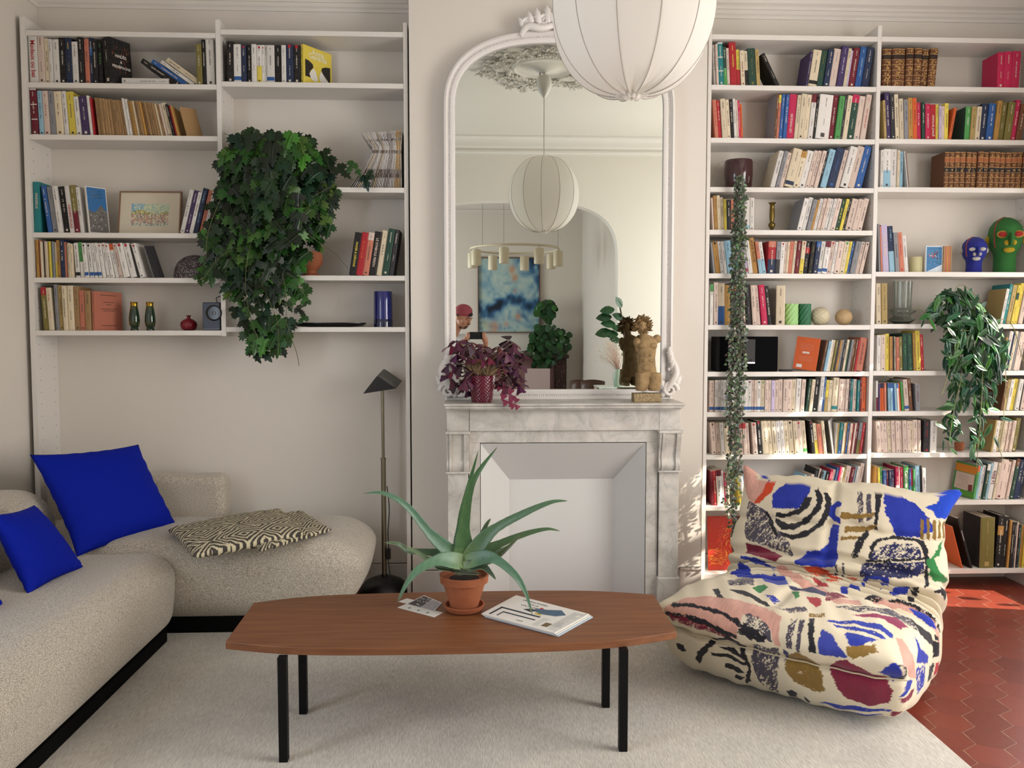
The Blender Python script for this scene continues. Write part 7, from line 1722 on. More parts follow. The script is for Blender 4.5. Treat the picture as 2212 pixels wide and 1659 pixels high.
# right bay
def beaded_head(u, v0, w, col, side, eye, lipc, earc, nosec, ring, lab, big):
    c = on('Rb', 5, u, .11); root = put('beaded_head', lab, 'sculpture', c); H = hgt(v0, 588, 4.57); R = rad(w, 4.57); yaw = -.32
    def fn(t, v):
        a = v * 2 * pi; z = t
        prof = np.interp(z, [0, .15, .28, .36, .44, .55, .7, .82, .92, .98, 1.0], [.66, .64, .64, .68, .86, .97, 1.0, .93, .68, .34, .0]); k = R * float(prof)
        x, y = k * cos(a), k * sin(a) * 1.08
        f = max(0, -sin(a)) ** 3; y -= R * .16 * f * (1 if z > .34 else 0) * sin(pi * min(1, max(0, (z - .34) / .6)))
        return Vector((x, y, z * H))
    M = Matrix.Translation(c) @ Matrix.Rotation(yaw, 4, 'Z')
    b = MB(); b.grid(fn, 60, 90, closev=True); b.xf(M); b.build('head', mat('beads_' + col, col, .55, bump=(420, .9)), root, smooth=80)
    def bead(x, z, sx, sy, sz_, c2, name, d=1.0):
        p = fn(z, .75 + math.asin(max(-1, min(1, x * .9))) / (2 * pi)); q = MB(); q.ball((p.x, p.y - R * .02 * d, p.z), 1, 8, sz=(sx * R, sy * R, sz_ * R)); q.xf(M); q.build(name, mat('beads_' + c2, c2, .5, bump=(420, .9)), root, smooth=80)
    for s in (-1, 1):
        if big: bead(s * .50, .665, .34, .12, .24, ring, 'eye_ring'); bead(s * .50, .665, .28, .20, .19, eye, 'eye')
        else: bead(s * .45, .63, .28, .16, .17, eye, 'eye')
        e = MB(); k = R * 1.0; e.ball((s * k, 0, H * (.60 if big else .62)), 1, 8, sz=(R * .16, R * .18, R * .25)); e.xf(M); e.build('ear', mat('beads_' + earc, earc, .5, bump=(420, .9)), root, smooth=80)
        bead(s * .26, .52 if big else .5, .15, .16, .17, nosec, 'nostril')
    bead(0, .58, .13, .34, .42, col, 'nose'); bead(0, .40 if big else .385, .34, .16, .19, lipc, 'lips')
    st = MB()
    for k in range(30):
        t = .5 + .5 * k / 29; 
        for dv, cc in ((.0, side),):
            pass
    pts = [fn(min(.995, .45 + .55 * k / 20), .60) for k in range(21)] ; st.tube([p * 1.0 for p in pts], R * .05, 6); st.xf(M); st.build('side_stripe', mat('beads_' + side, side, .5, bump=(420, .9)), root, smooth=80)
beaded_head(2103, 508, 49, '1c2a9c', 'c85a2c', 'dcd8cc', 'dcd8cc', 'dcd8cc', 'dcd8cc', 'dcd8cc', 'smaller blue beaded head with white features on the shelf', False)
beaded_head(2169, 465, 68, '2c7a30', 'a8503c', 'b8241c', 'c8a81c', 'c8a81c', 'c8a81c', 'd0a040', 'larger green beaded head with yellow lips and red eyes', True)
c = on('Rb', 5, 1979, .10); R = rad(27, 4.56); b = MB(); b.lathe([(R * .95, 0), (R, .01), (R, hgt(553, 588) - .004), (R * .93, hgt(553, 588)), (R * .8, hgt(553, 588) - .008), (0, hgt(553, 588) - .012)], c, 36); tag(b.build('candle', mat('cream_wax', 'd4cc9c', .5), None, smooth=50), 'thick cream pillar candle beside the blue postcard', 'candle')
def postcard():
    c = on('Rb', 5, 2017, .05); W, H = rad(38, 4.52) * 2, hgt(530, 588, 4.52); root = put('box_set', 'small blue snow-scene card box beside the cream candle', 'box', c)
    b = MB(); b.box((c.x - W / 2, c.y, c.z), (c.x + W / 2, c.y + .012, c.z + H)); b.build('box', mat('card_white', 'd8dadc', .5), root)
    a = MB(); r = random.Random(3); y = c.y - .0004
    def q(u0, v0, u1, v1, col, d=0): a.add([(c.x - W / 2 + u0 * W, y - d, c.z + v0 * H), (c.x - W / 2 + u1 * W, y - d, c.z + v0 * H), (c.x - W / 2 + u1 * W, y - d, c.z + v1 * H), (c.x - W / 2 + u0 * W, y - d, c.z + v1 * H)], [(0, 1, 2, 3)], lin(col))
    q(.05, .03, .95, .96, '3a78a8'); a.add([(c.x - W * .45, y - .0002, c.z + .03 * H), (c.x + W * .45, y - .0002, c.z + .03 * H), (c.x + W * .45, y - .0002, c.z + .30 * H), (c.x, y - .0002, c.z + .16 * H)], [(0, 1, 2, 3)], lin('d4dce4'))
    for i in range(90): u, v = r.uniform(.08, .9), r.uniform(.3, .9); q(u, v, u + .05, v + .025, r.choice(['2c5c88', '4888b4', '205078', '5c98bc']), .0003)
    for i in range(26): u, v = r.gauss(.5, .12), r.gauss(.66, .07); q(u, v, u + .06, v + .035, r.choice(['c83a3c', 'e0e0e0', '30384c', 'd86a50']), .0006)
    a.build('print', mat('print_ink', 'ffffff', .5, attr=True), root)
postcard()
for k in range(5):
    b = book_mesh(3.4 / PXM, 58 / PXM, .11, 'QSASQ'[k], {}, random.Random(k)); o = b.build('booklet', paper_m, None, local=True); c = on('Rb', 5, 2037.5 + 3.6 * k, .04); o.location = c
    tag(o, 'slim tan booklet standing against the blue card box', 'booklet', 'tan booklets beside the blue card')
# grey glass vase with two rings
def ring_vase():
    c = on('Rb', 6, 1948, .10); R, H = rad(42, 4.56), hgt(606, 700, 4.56); k = 1.36; b = MB()
    out = [(R * .75, 0), (R * .8, H * .02), (R * k, H * .11), (R * .82, H * .19), (R * .82, H * .21), (R * k, H * .29), (R * k, H * .31), (R * .9, H * .38), (R * .9, H * .42), (R * .98, H)]
    inn = [(r_ - .0025, z) for r_, z in out[::-1]][:-1] + [(R * .7, .006), (0, .006)]
    b.lathe(out + inn, c, 48); b.lathe([(0, 0), (R * .75, 0)], c, 48)
    m = mat('grey_glass', 'dfe4e1', .0, trans=1.0); nodes_of(m)[2].inputs['IOR'].default_value = 1.35
    tag(b.build('glass_vase', m, None, smooth=40), 'smoky grey glass vase with two flared rings at its foot', 'vase')
ring_vase()
c = on('Rb', 9, 2072, .08); b = MB(); b.lathe([(.018, 0), (.024, .01), (.026, .045), (.020, .05), (0, .05)], c, 24); tag(b.build('small_pot', mat('terracotta', 'a4603c', .75), None, smooth=50), 'small terracotta pot behind the lowest trailing leaves', 'pot')

# ================================================================== statue on the mantel
def statue():
    Y = 4.17; c = P(1396, 862, Y); x = c.x; s = Y / FPX; base_h = 19 * s * 1.0
    root = thing('statue', 'tan stone torso of a bearded kneeling man with wild hair on the mantel', 'statue', (x, Y, MT + .0005))
    st = mat('tan_stone', 'a4875c', .75, noise=(28, '6c5434', .55), bump=(70, .5))
    pl = MB(); w2 = 30 * s; pl.box((x - w2, Y - .036, MT + .0005), (x + w2, Y + .036, MT + .0005 + base_h)); pl.build('pedestal', mat('travertine', 'b09a74', .85, noise=(110, '6e5a3c', .8)), root, bevel=.003)
    z0 = MT + base_h
    import bmesh
    def U(u, v, d=0.0): p = P(u, v, Y); return Vector((p.x, Y - d, p.z))
    # body: ellipses stacked along the trunk, kneeling thighs in front
    def body(u, v, w, dep, d=0): return (U(u, v, d), w / 2 * s, dep * s)
    b = MB()
    def loft(rings, n=28):
        vs = []
        for cpt, rx, ry in rings:
            for j in range(n):
                a = 2 * pi * j / n; ca, sa = cos(a), sin(a); vs.append(cpt + Vector((rx * math.copysign(abs(ca) ** .85, ca), ry * math.copysign(abs(sa) ** .85, sa), 0)))
        k = len(rings); fs = [(i * n + j, i * n + (j + 1) % n, (i + 1) * n + (j + 1) % n, (i + 1) * n + j) for i in range(k - 1) for j in range(n)] + [tuple(range(n - 1, -1, -1)), tuple(range((k - 1) * n, k * n))]
        b.add(vs, fs)
    def smooth_rings(rs, m=4):
        out = []; 
        for i in range(len(rs) - 1):
            for j in range(m):
                t = j / m; a, q = rs[i], rs[i + 1]; t2 = t * t * (3 - 2 * t); out.append((a[0].lerp(q[0], t), a[1] + (q[1] - a[1]) * t2, a[2] + (q[2] - a[2]) * t2))
        return out + [rs[-1]]
    loft(smooth_rings([body(1398, 822, 46, 13, 0), body(1398, 812, 45, 14), body(1397, 800, 42, 13), body(1397, 786, 38, 12), body(1397, 772, 37, 12), body(1397, 758, 40, 14), body(1398, 745, 43, 14), body(1400, 734, 42, 12), body(1396, 727, 28, 9), body(1390, 722, 17, 8), body(1389, 712, 18, 9)]))
    for u0, u1 in ((1386, 1384), (1413, 1411)):             # thighs and folded shins
        loft(smooth_rings([(U(u0, 805, .006), 14 * s, 14 * s), (U(u0, 824, .016), 14.5 * s, 15 * s), (U(u1, 836, .02), 13.5 * s, 14 * s), (U(u1, 843.5, .02), 12 * s, 11 * s)]))
        loft(smooth_rings([(U(u1, 836, -.01), 9 * s, 14 * s), (U(u1, 844, -.015), 9 * s, 22 * s)]))
    for u, v, w, sz_ in ((1419, 732, 9.5, (1, 1, 1.0)), (1420, 737, 6, (1.1, 1, .7)), (1376, 740, 8, (1, 1.1, 1.4)), (1377, 752, 5.5, (1, 1, 1.6)), (1386, 747, 9, (1.1, .9, .8)), (1408, 747, 9.5, (1.1, .9, .8)), (1392, 768, 6, (1, 1, .9)), (1403, 766, 6, (1, 1, .9)), (1391, 779, 6, (1, 1, .9)), (1403, 778, 6, (1, 1, .9)), (1397, 795, 11, (1.3, .8, .9)),
                         (1396, 824, 3.2, (1, 1, 1.5)), (1393.5, 827, 2.6, (1, 1, 1)), (1398.5, 827, 2.6, (1, 1, 1))):
        p = U(u, v, .0); d = 11 if u not in (1419, 1420, 1376, 1377) else 1
        if v > 820 and 1392 < u < 1400: d = 17
        b.ball((p.x, Y - d * s * .72, p.z), w * s, 10, sz=sz_)
    # head: skull, brow, nose, beard
    hd = U(1387, 704); b.ball((hd.x, Y - .006, hd.z), 12.5 * s, 14, sz=(.86, .95, 1.16))
    b.ball((hd.x - 2 * s, Y - 14 * s, U(0, 701).z), 2.0 * s, 8, sz=(.8, 1.1, 2.2)); b.ball((hd.x - 2 * s, Y - 12.5 * s, U(0, 697).z), 4 * s, 8, sz=(1.9, .6, .45))
    for dx in (-6, 2.4): b.ball((hd.x + dx * s, Y - 11.5 * s, U(0, 700.5).z), 1.7 * s, 8, sz=(1.2, .8, .8))
    b.ball((hd.x - 2 * s, Y - 11 * s, U(0, 711).z), 3.4 * s, 8, sz=(1.3, .8, .5))
    ob = b.build('figure', st, root, smooth=180)
    rm = ob.modifiers.new('remesh', 'REMESH'); rm.mode = 'VOXEL'; rm.voxel_size = .0021; rm.use_smooth_shade = True
    sm = ob.modifiers.new('smooth', 'SMOOTH'); sm.iterations = 5; sm.factor = .6
    hm = MB(); r = random.Random(12)
    for i in range(95):                                    # thick twisting locks round the head, and the beard
        beard = i > 70
        if beard: a = r.uniform(-2.6, -.5); R0 = 9; cz = 709; p0 = Vector((hd.x + cos(a) * R0 * .8 * s, Y - 9 * s, U(0, cz + r.uniform(-1, 3)).z)); out_ = Vector((cos(a) * .8, -.5, -1)); L_ = r.uniform(7, 12) * s
        else: a = r.uniform(-.55, 3.7); e = r.uniform(-.9, .5); p0 = Vector((hd.x + cos(a) * 9.5 * s * cos(e), Y + sin(e) * 11 * s, hd.z + sin(a) * 12 * s * cos(e))); out_ = Vector((cos(a), e * .8, sin(a) * .8)); L_ = r.uniform(9, 15) * s
        pts = [p0 + out_.normalized() * L_ * t + Vector((sin(t * 5 + i) * 2.4 * s, cos(t * 4 + i * 2) * 1.5 * s, sin(t * 4 + i) * 2.0 * s)) for t in (0, .25, .5, .75, 1)]
        hm.tube(smooth_path(pts, 3), [x * s * (1.0 if not beard else .8) for x in [2.4, 2.5, 2.6, 2.5, 2.4, 2.3, 2.2, 2.0, 1.8, 1.6, 1.4, 1.1, .7]], 6)
    hm.build('hair', mat('stone_hair', '86683c', .8, noise=(60, '4c381e', .7)), root, smooth=60)
statue()

# ================================================================== papers on the coffee table
news_m = mat('newsprint', 'ffffff', .7, attr=True)
def sheet(c4, z0, th, name, label, cat, col, grp=None, art=None):
    vs = [(p.x, p.y, z0) for p in c4] + [(p.x, p.y, z0 + th) for p in c4]; b = MB(); cc = lin(col)
    b.add(vs, [(3, 2, 1, 0), (4, 5, 6, 7), (0, 1, 5, 4), (1, 2, 6, 5), (2, 3, 7, 6), (3, 0, 4, 7)], cc)
    A, B_, C, D = [Vector((p.x, p.y, z0 + th)) for p in c4]
    def at(u, v, e=.0003): q = A * (1 - u) * (1 - v) + B_ * u * (1 - v) + C * u * v + D * (1 - u) * v; return Vector((q.x, q.y, q.z + e))
    def q(u0, v0, u1, v1, c, e=.0003): b.add([at(u0, v0, e), at(u1, v0, e), at(u1, v1, e), at(u0, v1, e)], [(0, 1, 2, 3)], lin(c))
    def tx(t, u, v, size, c, e=.0004, bold=True):
        vs_, fs_ = text_mesh(t, 1.0, 0, bold); ex = (B_ - A).length; ey = (D - A).length
        b.add([at(u + x * size / ex, v + y * size / ey, e) for x, y, _ in vs_], fs_, lin(c))
    if art: art(b, q, tx, at)
    o = b.build(name, news_m, None); tag(o, label, cat, grp); return o
mg = [F(1040, 1328, TZ + .008), F(1198, 1370, TZ + .008), F(1273, 1329, TZ + .008), F(1115, 1288, TZ + .008)]
def sh_(c4, dx, dy): return [Vector((p.x + dx, p.y + dy, p.z)) for p in c4]
def art_news(b, q, tx, at):
    r = random.Random(2)
    q(.07, .06, .10, .42, '28303c'); q(.07, .38, .62, .43, '28303c'); q(.17, .08, .19, .28, '28303c'); q(.17, .24, .62, .28, '28303c'); tx('hebdo', .44, .10, .012, '28303c')
    tx('LES POUVOIRS', .16, .88, .017, '2c2c30'); tx('SUR LE', .28, .78, .015, '2c2c30'); tx('VOL JAUNE', .22, .68, .015, '2c2c30')
    for pts, c in (([(.42, .6), (.56, .52), (.74, .58), (.82, .72), (.70, .86), (.56, .74), (.46, .70)], '4c6478'), ([(.32, .54), (.44, .50), (.48, .60), (.40, .64)], '202830'), ([(.50, .48), (.60, .46), (.58, .52), (.50, .53)], 'c8b040'), ([(.47, .70), (.51, .70), (.51, .76), (.47, .76)], 'b83040')):
        b.add([at(u, v, .0006) for u, v in pts], [tuple(range(len(pts)))], lin(c))
    for i in range(16): v = .9 - i * .045; q(.84, v, .84 + r.uniform(.08, .13), v + .012, '8a8c90')
    for i in range(8): v = .40 - i * .045; q(.66, v, .66 + r.uniform(.06, .1), v + .010, '8a8c90'); q(.86, v, .95, v + .010, '8a8c90')
    q(.76, .12, .84, .28, '6a5c3c'); 
    for i in range(26): q(.965, .04 + i * .036, .975, .05 + i * .036, '40444a')
sheet(sh_(mg, .012, -.006), TZ + .0008, .0042, 'magazine', 'lowest magazine of the small stack on the coffee table, its blue edge showing', 'magazine', 'b4c4d0', 'magazines on the coffee table')
sheet(sh_(mg, .006, -.003), TZ + .0052, .0036, 'magazine', 'middle magazine of the small stack on the coffee table', 'magazine', 'd8d4cc', 'magazines on the coffee table')
sheet(mg, TZ + .0090, .0036, 'magazine', 'topmost magazine with a bird drawing on the coffee table', 'magazine', 'e2ded6', 'magazines on the coffee table', art_news)
fl_ = [F(858, 1313, TZ), F(938, 1334, TZ), F(957, 1324, TZ), F(880, 1304, TZ)]
def art_f(b, q, tx, at):
    for i in range(3): q(.2 + i * .25, .3, .26 + i * .25, .5, '6a7c74')
sheet(fl_, TZ + .0006, .0006, 'flyer', 'white flyer nearest the table edge, left of the aloe saucer', 'leaflet', 'dcd8d0', 'leaflets beside the aloe', art_f)
f2 = [F(877, 1306, TZ), F(938, 1322, TZ), F(955, 1303, TZ), F(916, 1287, TZ)]
def art_g(b, q, tx, at):
    r = random.Random(6); q(.04, .05, .5, .95, '45413f'); q(.52, .05, .97, .95, 'a8a4a4')
    for i in range(26): u, v = r.uniform(.08, .46), r.uniform(.1, .88); q(u, v, u + .05, v + .05, r.choice(['d8d4d0', '8a8684', 'c0bcb8']), .0006)
    for i in range(20): u, v = r.uniform(.55, .9), r.uniform(.1, .88); q(u, v, u + .05, v + .02, r.choice(['5a5658', 'd0ccd0']), .0006)
sheet(f2, TZ + .0015, .0006, 'flyer', 'leaflet with black and white photographs lying beside the aloe saucer', 'leaflet', 'd4d0ca', 'leaflets beside the aloe', art_g)
f3 = [F(860, 1300, TZ), F(880, 1305, TZ), F(900, 1298, TZ), F(879, 1293, TZ)]
sheet(f3, TZ + .0006, .0006, 'flyer', 'small white leaflet corner poking out behind the photo leaflet', 'leaflet', 'e0dcd4', 'leaflets beside the aloe')
# ================================================================== what the mirror shows: the room behind
def MR(u, v, Y): p = P(u, v, 2 * YM - Y); return Vector((p.x, Y, p.z))
def chandelier():
    Y = -1.35; c = MR(1112, 538, Y); R = 94.5 * (2 * YM - Y) / FPX
    root = thing('ring_chandelier', 'cream ring chandelier with small cylinder shades in the room behind', 'chandelier', (c.x, Y, c.z)); m = mat('cream_metal', 'd8ccb0', .45)
    b = MB(); b.tube([(c.x + R * cos(a), Y + R * sin(a), c.z) for a in [2 * pi * k / 64 for k in range(65)]], .014, 8); b.build('ring', m, root, smooth=60)
    for k in range(8):
        a = 2 * pi * k / 8 + .28; x, y = c.x + R * cos(a), Y + R * sin(a); b = MB(); b.tube([(x, y, c.z - .02), (x, y, c.z - .06)], .006, 6); b.lathe([(.054, -.22), (.058, -.21), (.058, -.05), (.05, -.035), (.01, -.03)], (x, y, c.z), 20); b.build('shade', m, root, smooth=50)
    b = MB(); 
    for k in range(3): a = 2 * pi * k / 3 + 2.4; b.tube([(c.x + R * cos(a), Y + R * sin(a), c.z), (c.x + R * cos(a), Y + R * sin(a), CEIL)], .0025, 5)
    b.build('cables', mat('cable_grey', '8a8680', .5), root)
chandelier()
def painting():
    Y = DY0 + .03; a, c = MR(1034, 717, Y), MR(1165, 558, Y); cx, cz = (a.x + c.x) / 2, (a.z + c.z) / 2; W, H = c.x - a.x, c.z - a.z
    root = thing('painting', 'large abstract seascape painting in blues on the far wall of the room behind', 'painting', (cx, Y, cz))
    b = MB(); t = .012
    for x0, x1, z0, z1 in ((a.x - t, a.x, a.z - t, c.z + t), (c.x, c.x + t, a.z - t, c.z + t), (a.x, c.x, a.z - t, a.z), (a.x, c.x, c.z, c.z + t)): b.box((x0, Y - .03, z0), (x1, Y + .02, z1))
    b.build('frame', mat('frame_walnut', '6a4630', .5), root)
    n = 180; b = MB(); rs = np.random.RandomState(5)
    g = rs.rand(4, 26, 26)
    def samp(k, u, v, s):
        x = (u * s) % 24; y = (v * s) % 24; i, j = int(x), int(y); fx, fy = x - i, y - j; q = g[k]; return q[i, j] * (1 - fx) * (1 - fy) + q[i + 1, j] * fx * (1 - fy) + q[i, j + 1] * (1 - fx) * fy + q[i + 1, j + 1] * fx * fy
    pal = [lin(x) for x in ('0c1e34', '1c4468', '3a6c94', '7ca4b8', 'a8c4c4', 'c0d0c4')]; og = lin('d0905c'); yl = lin('c4b87c')
    for i in range(n):
        for j in range(n):
            u, v = (i + .5) / n, (j + .5) / n; w_ = u + .12 * samp(0, u, v, 6); z_ = v + .1 * samp(1, u, v, 5)
            d = .50 + .30 * samp(2, w_, z_, 9) + .34 * samp(3, w_, z_, 21) - .02
            d -= .75 * math.exp(-((v - .34 - .1 * u + .06 * sin(u * 9)) / .09) ** 2) * (.4 + .8 * samp(0, u, v, 12)); d -= .8 * max(0, u + v - 1.42) * 2.2 * (.3 + samp(1, u, v, 16)); d -= .3 * math.exp(-((v - .18) / .1) ** 2) * samp(3, u, v, 14)
            d = min(.999, max(0, d)); k = d * 5; q = int(k); f = k - q; c0 = pal[q]; c1 = pal[min(5, q + 1)]; cc = tuple(x * (1 - f) + y * f for x, y in zip(c0, c1))
            for (ou, ov, rr) in ((.55, .85, .06), (.6, .74, .05), (.6, .56, .03), (.65, .2, .05), (.12, .1, .06), (.25, .06, .08), (.45, .1, .04)):
                e = math.exp(-((u - ou) ** 2 + (v - ov) ** 2) / rr ** 2) * (.4 + .7 * samp(2, u, v, 18)); cc = tuple(x * (1 - min(.85, e)) + y * min(.85, e) for x, y in zip(cc, og if (ou + ov) % .2 > .05 else yl))
            x0, x1, z0, z1 = a.x + W * i / n, a.x + W * (i + 1) / n, a.z + H * j / n, a.z + H * (j + 1) / n
            b.add([(x0, Y - .015, z0), (x1, Y - .015, z0), (x1, Y - .015, z1), (x0, Y - .015, z1)], [(3, 2, 1, 0)], cc)
    b.build('canvas', mat('oil_paint', 'ffffff', .5, attr=True), root)
painting()
wood_d = mat('dark_carved_wood', '2c1510', .45)
def dark_mantel():
    Y = DY0 + .14; l, r_ = MR(1128, 770, Y).x, MR(1222, 770, Y).x; zt_ = MR(1207, 766, Y).z
    root = thing('carved_sideboard', 'dark carved wooden mantelpiece in the room behind the camera, under the round-leaved plants', 'sideboard', ((l + r_) / 2, Y, 0))
    b = MB(); b.box((l - .5, DY0 + .005, zt_ - .05), (r_ + .03, Y + .16, zt_)); b.build('top', wood_d, root, bevel=.006)
    b = MB(); x0 = MR(1197, 800, Y).x; b.box((x0, DY0 + .005, 0), (r_, Y + .12, zt_ - .05)); b.build('carved_post', wood_d, root, bevel=.004)
    c = MB(); r = random.Random(4)
    for k in range(70): c.ball((r.uniform(x0 + .02, r_ - .02), Y + .122, r.uniform(.2, zt_ - .08)), r.uniform(.008, .02), 5, sz=(1, .5, 1.3))
    c.build('carving', mat('carving_wood', '4a2a20', .4), root, smooth=60)
    b = MB(); b.box((l - .5, DY0 + .005, 0), (x0, Y - .02, zt_ - .05)); b.build('panel', mat('panel_rose', '9a7470', .6), root)
    b = MB(); a = MR(1134, 840, Y + .2); c2 = MR(1188, 796, Y + .2); b.box((a.x, Y + .19, 0.4), (c2.x, Y + .21, c2.z)); b.box((a.x + .1, Y + .22, .0), (c2.x - .2, Y + .24, .4)); o = b.build('canvas_panel', mat('pink_canvas', 'cdb8b4', .7), None); tag(o, 'pale pink canvas panel standing before the carved mantelpiece in the mirror', 'canvas')
    return zt_, (l, r_), Y
ZD, XD, YD = dark_mantel()
def round_plant(name, label, polys, base, n, size, seed):
    r = random.Random(seed); root = thing(name, label, 'plant', base)
    pot(root, (base[0], base[1], base[2] + .001), .07, .1, .14, mat('pot_dark', '2a2420', .5)); b = MB(); st = MB()
    for poly, k in zip(polys, n):
        for u, v in scatter(r, poly, k, 4):
            q = MR(u, v, base[1] + r.uniform(-.02, .22)); a = r.uniform(-1.3, 1.3); t = Vector((sin(a), r.uniform(-.2, .4), -cos(a) * .8)); put_leaf(b, q, t, Vector((r.uniform(-.5, .5), 1, r.uniform(0, .8))), size * r.uniform(.7, 1.2), ROUND, tuple(x * r.uniform(.6, 1.2) for x in lin(r.choice(['1c4a20', '2a5a28', '24502c', '386a34']))), fold=.1, curl=.15)
        if k: cu = sum(p[0] for p in poly) / len(poly); cv = sum(p[1] for p in poly) / len(poly); st.tube([(base[0], base[1], base[2] + .1), tuple(MR(cu, cv, base[1] + .05))], .006, 6)
    b.build('foliage', leafy_mat('round_leaf', .15, .4), root); st.build('stems', mat('ivy_stem', '5a5a38', .7), root)
round_plant('pancake_plant', 'round-leaved green plant rising in two tiers beside the painting in the mirror', [[(1150, 715), (1165, 702), (1200, 702), (1225, 715), (1230, 735), (1215, 765), (1190, 788), (1150, 785), (1140, 760)], [(1160, 650), (1180, 645), (1203, 650), (1200, 680), (1185, 695), (1165, 680)]], (MR(1185, 780, YD).x, YD, ZD), (150, 45), .085, 51)
# console with a pale vase of dried flowers, beside the arch
def console():
    Y = .76; zt_ = MR(1335, 834, Y).z; x0, x1 = MR(1288, 834, Y).x, 1.56
    root = thing('console_table', 'narrow glass-topped console beside the arch, seen only in the mirror', 'table', ((x0 + x1) / 2, Y, 0))
    b = MB(); b.box((x0, .56, zt_ - .012), (x1, .96, zt_)); b.build('top', mat('pale_glass', 'c4d0c8', .1), root, bevel=.002)
    for x in (x0 + .02, x1 - .02):
        for y in (.58, .94): b = MB(); b.box((x - .012, y - .012, 0), (x + .012, y + .012, zt_ - .012)); b.build('leg', mat('cream_metal', 'd8ccb0', .45), root)
    c = MR(1335.5, 834, Y); c.z = zt_ + .0005; v = thing('vase', 'pale green vase of dried baby breath on the console in the mirror', 'vase', c); R = 12 * (2 * YM - Y) / FPX; H = 37 * (2 * YM - Y) / FPX
    b = MB(); b.lathe([(R * .75, 0), (R * .9, H * .1), (R, H * .5), (R * .95, H * .7), (R * .6, H * .88), (R * .6, H), (R * .5, H), (R * .5, H * .8)], c, 28); b.build('body', mat('celadon', 'a4b4a0', .25), v, smooth=60)
    r = random.Random(6); s = MB(); f = MB(); top = c + Vector((0, 0, H))
    for i in range(110):
        q = MR(r.gauss(1322, 14), r.uniform(735, 780), Y + r.uniform(-.1, .1)); s.tube([top + Vector((r.uniform(-.01, .01), 0, -.02)), (top + q) / 2 + Vector((r.uniform(-.02, .02), 0, .01)), q], .0009, 3)
        for k in range(4): f.ball(q + Vector((r.uniform(-.02, .02), r.uniform(-.02, .02), r.uniform(-.02, .02))), .0035, 3)
    s.build('stalks', mat('straw_pink', 'b49484', .8), v); f.build('blossom', mat('dry_blossom', 'd0bca8', .8), v)
    r = random.Random(7); cx = MR(1352, 800, .66); rt = thing('leafy_plant', 'tall plant with large dark green leaves behind the vase in the mirror', 'plant', (cx.x + .04, .64, 0.0)); pot(rt, (cx.x + .36, .70, .001), .11, .14, .26, mat('pot_dark', '2a2420', .5))
    b = MB(); st = MB()
    for u, v, a, sz_ in ((1316, 668, -1.7, .15), (1310, 684, -1.6, .16), (1318, 700, -1.2, .15), (1310, 716, -1.8, .17), (1324, 722, -1.3, .15), (1330, 736, -1.0, .12), (1332, 664, -.2, .13), (1338, 690, -.6, .14), (1336, 712, -.9, .13), (1340, 750, -.8, .08), (1343, 770, -.6, .07)):
        q = MR(u + 12, v, .66); t = Vector((sin(a), .2, cos(a) * .35)); put_leaf(b, q, t, Vector((.1, 1, .6)), sz_, [(.14, .08), (.3, .3), (.32, .55), (.2, .8), (.06, .95)], lin(r.choice(['143c1c', '1c4824', '18401c'])), fold=.1, curl=.2)
    st.tube(smooth_path([(cx.x + .36, .70, .24), (cx.x + .30, .69, .8), tuple(MR(1356, 800, .66)), tuple(MR(1348, 720, .66)), tuple(MR(1338, 655, .66))], 6), .008, 6)
    b.build('foliage', leafy_mat('dark_leaf', .1, .35), rt); st.build('stem', mat('stem_brown', '3c3424', .7), rt)
console()
def dining_chair(u, lab, rz, Y):
    c = MR(u, 840, Y); root = thing('dining_chair', lab, 'chair', (c.x, Y, 0), rz, 'dining chairs seen in the mirror'); H = MR(u, 823, Y).z
    b = MB(); n = 12
    def fn(t, v): a = (v - .5) * 1.7; return Vector(((.17 * sin(a)), .17 - .22 * (1 - cos(a)) - 0.10 * (t - .5), H - .30 + .30 * t + .02 * cos(a * 2)))
    b.grid(fn, 6, n); b.build('backrest', mat('chair_walnut', '4a2c1c', .4), root, local=True, solid=.02, smooth=50)
    b = MB(); b.box((-.18, -.20, .44), (.18, .18, .48)); b.build('seat', mat('chair_seat', '8a6a4c', .7), root, local=True, bevel=.01)
    for x in (-.15, .15):
        for y in (-.17, .15): b = MB(); b.tube([(x, y, .44 if y < 0 else H - .28), (x * 1.08, y * 1.1, .0)], [.016, .010], 8); b.build('leg', mat('chair_walnut', '4a2c1c', .4), root, local=True)
dining_chair(1257, 'brown curved wooden chair back at the mirror foot, nearer the carved post', .5, -1.3); dining_chair(1281, 'brown curved wooden chair back at the mirror foot, nearer the pale vase', .2, -.42)

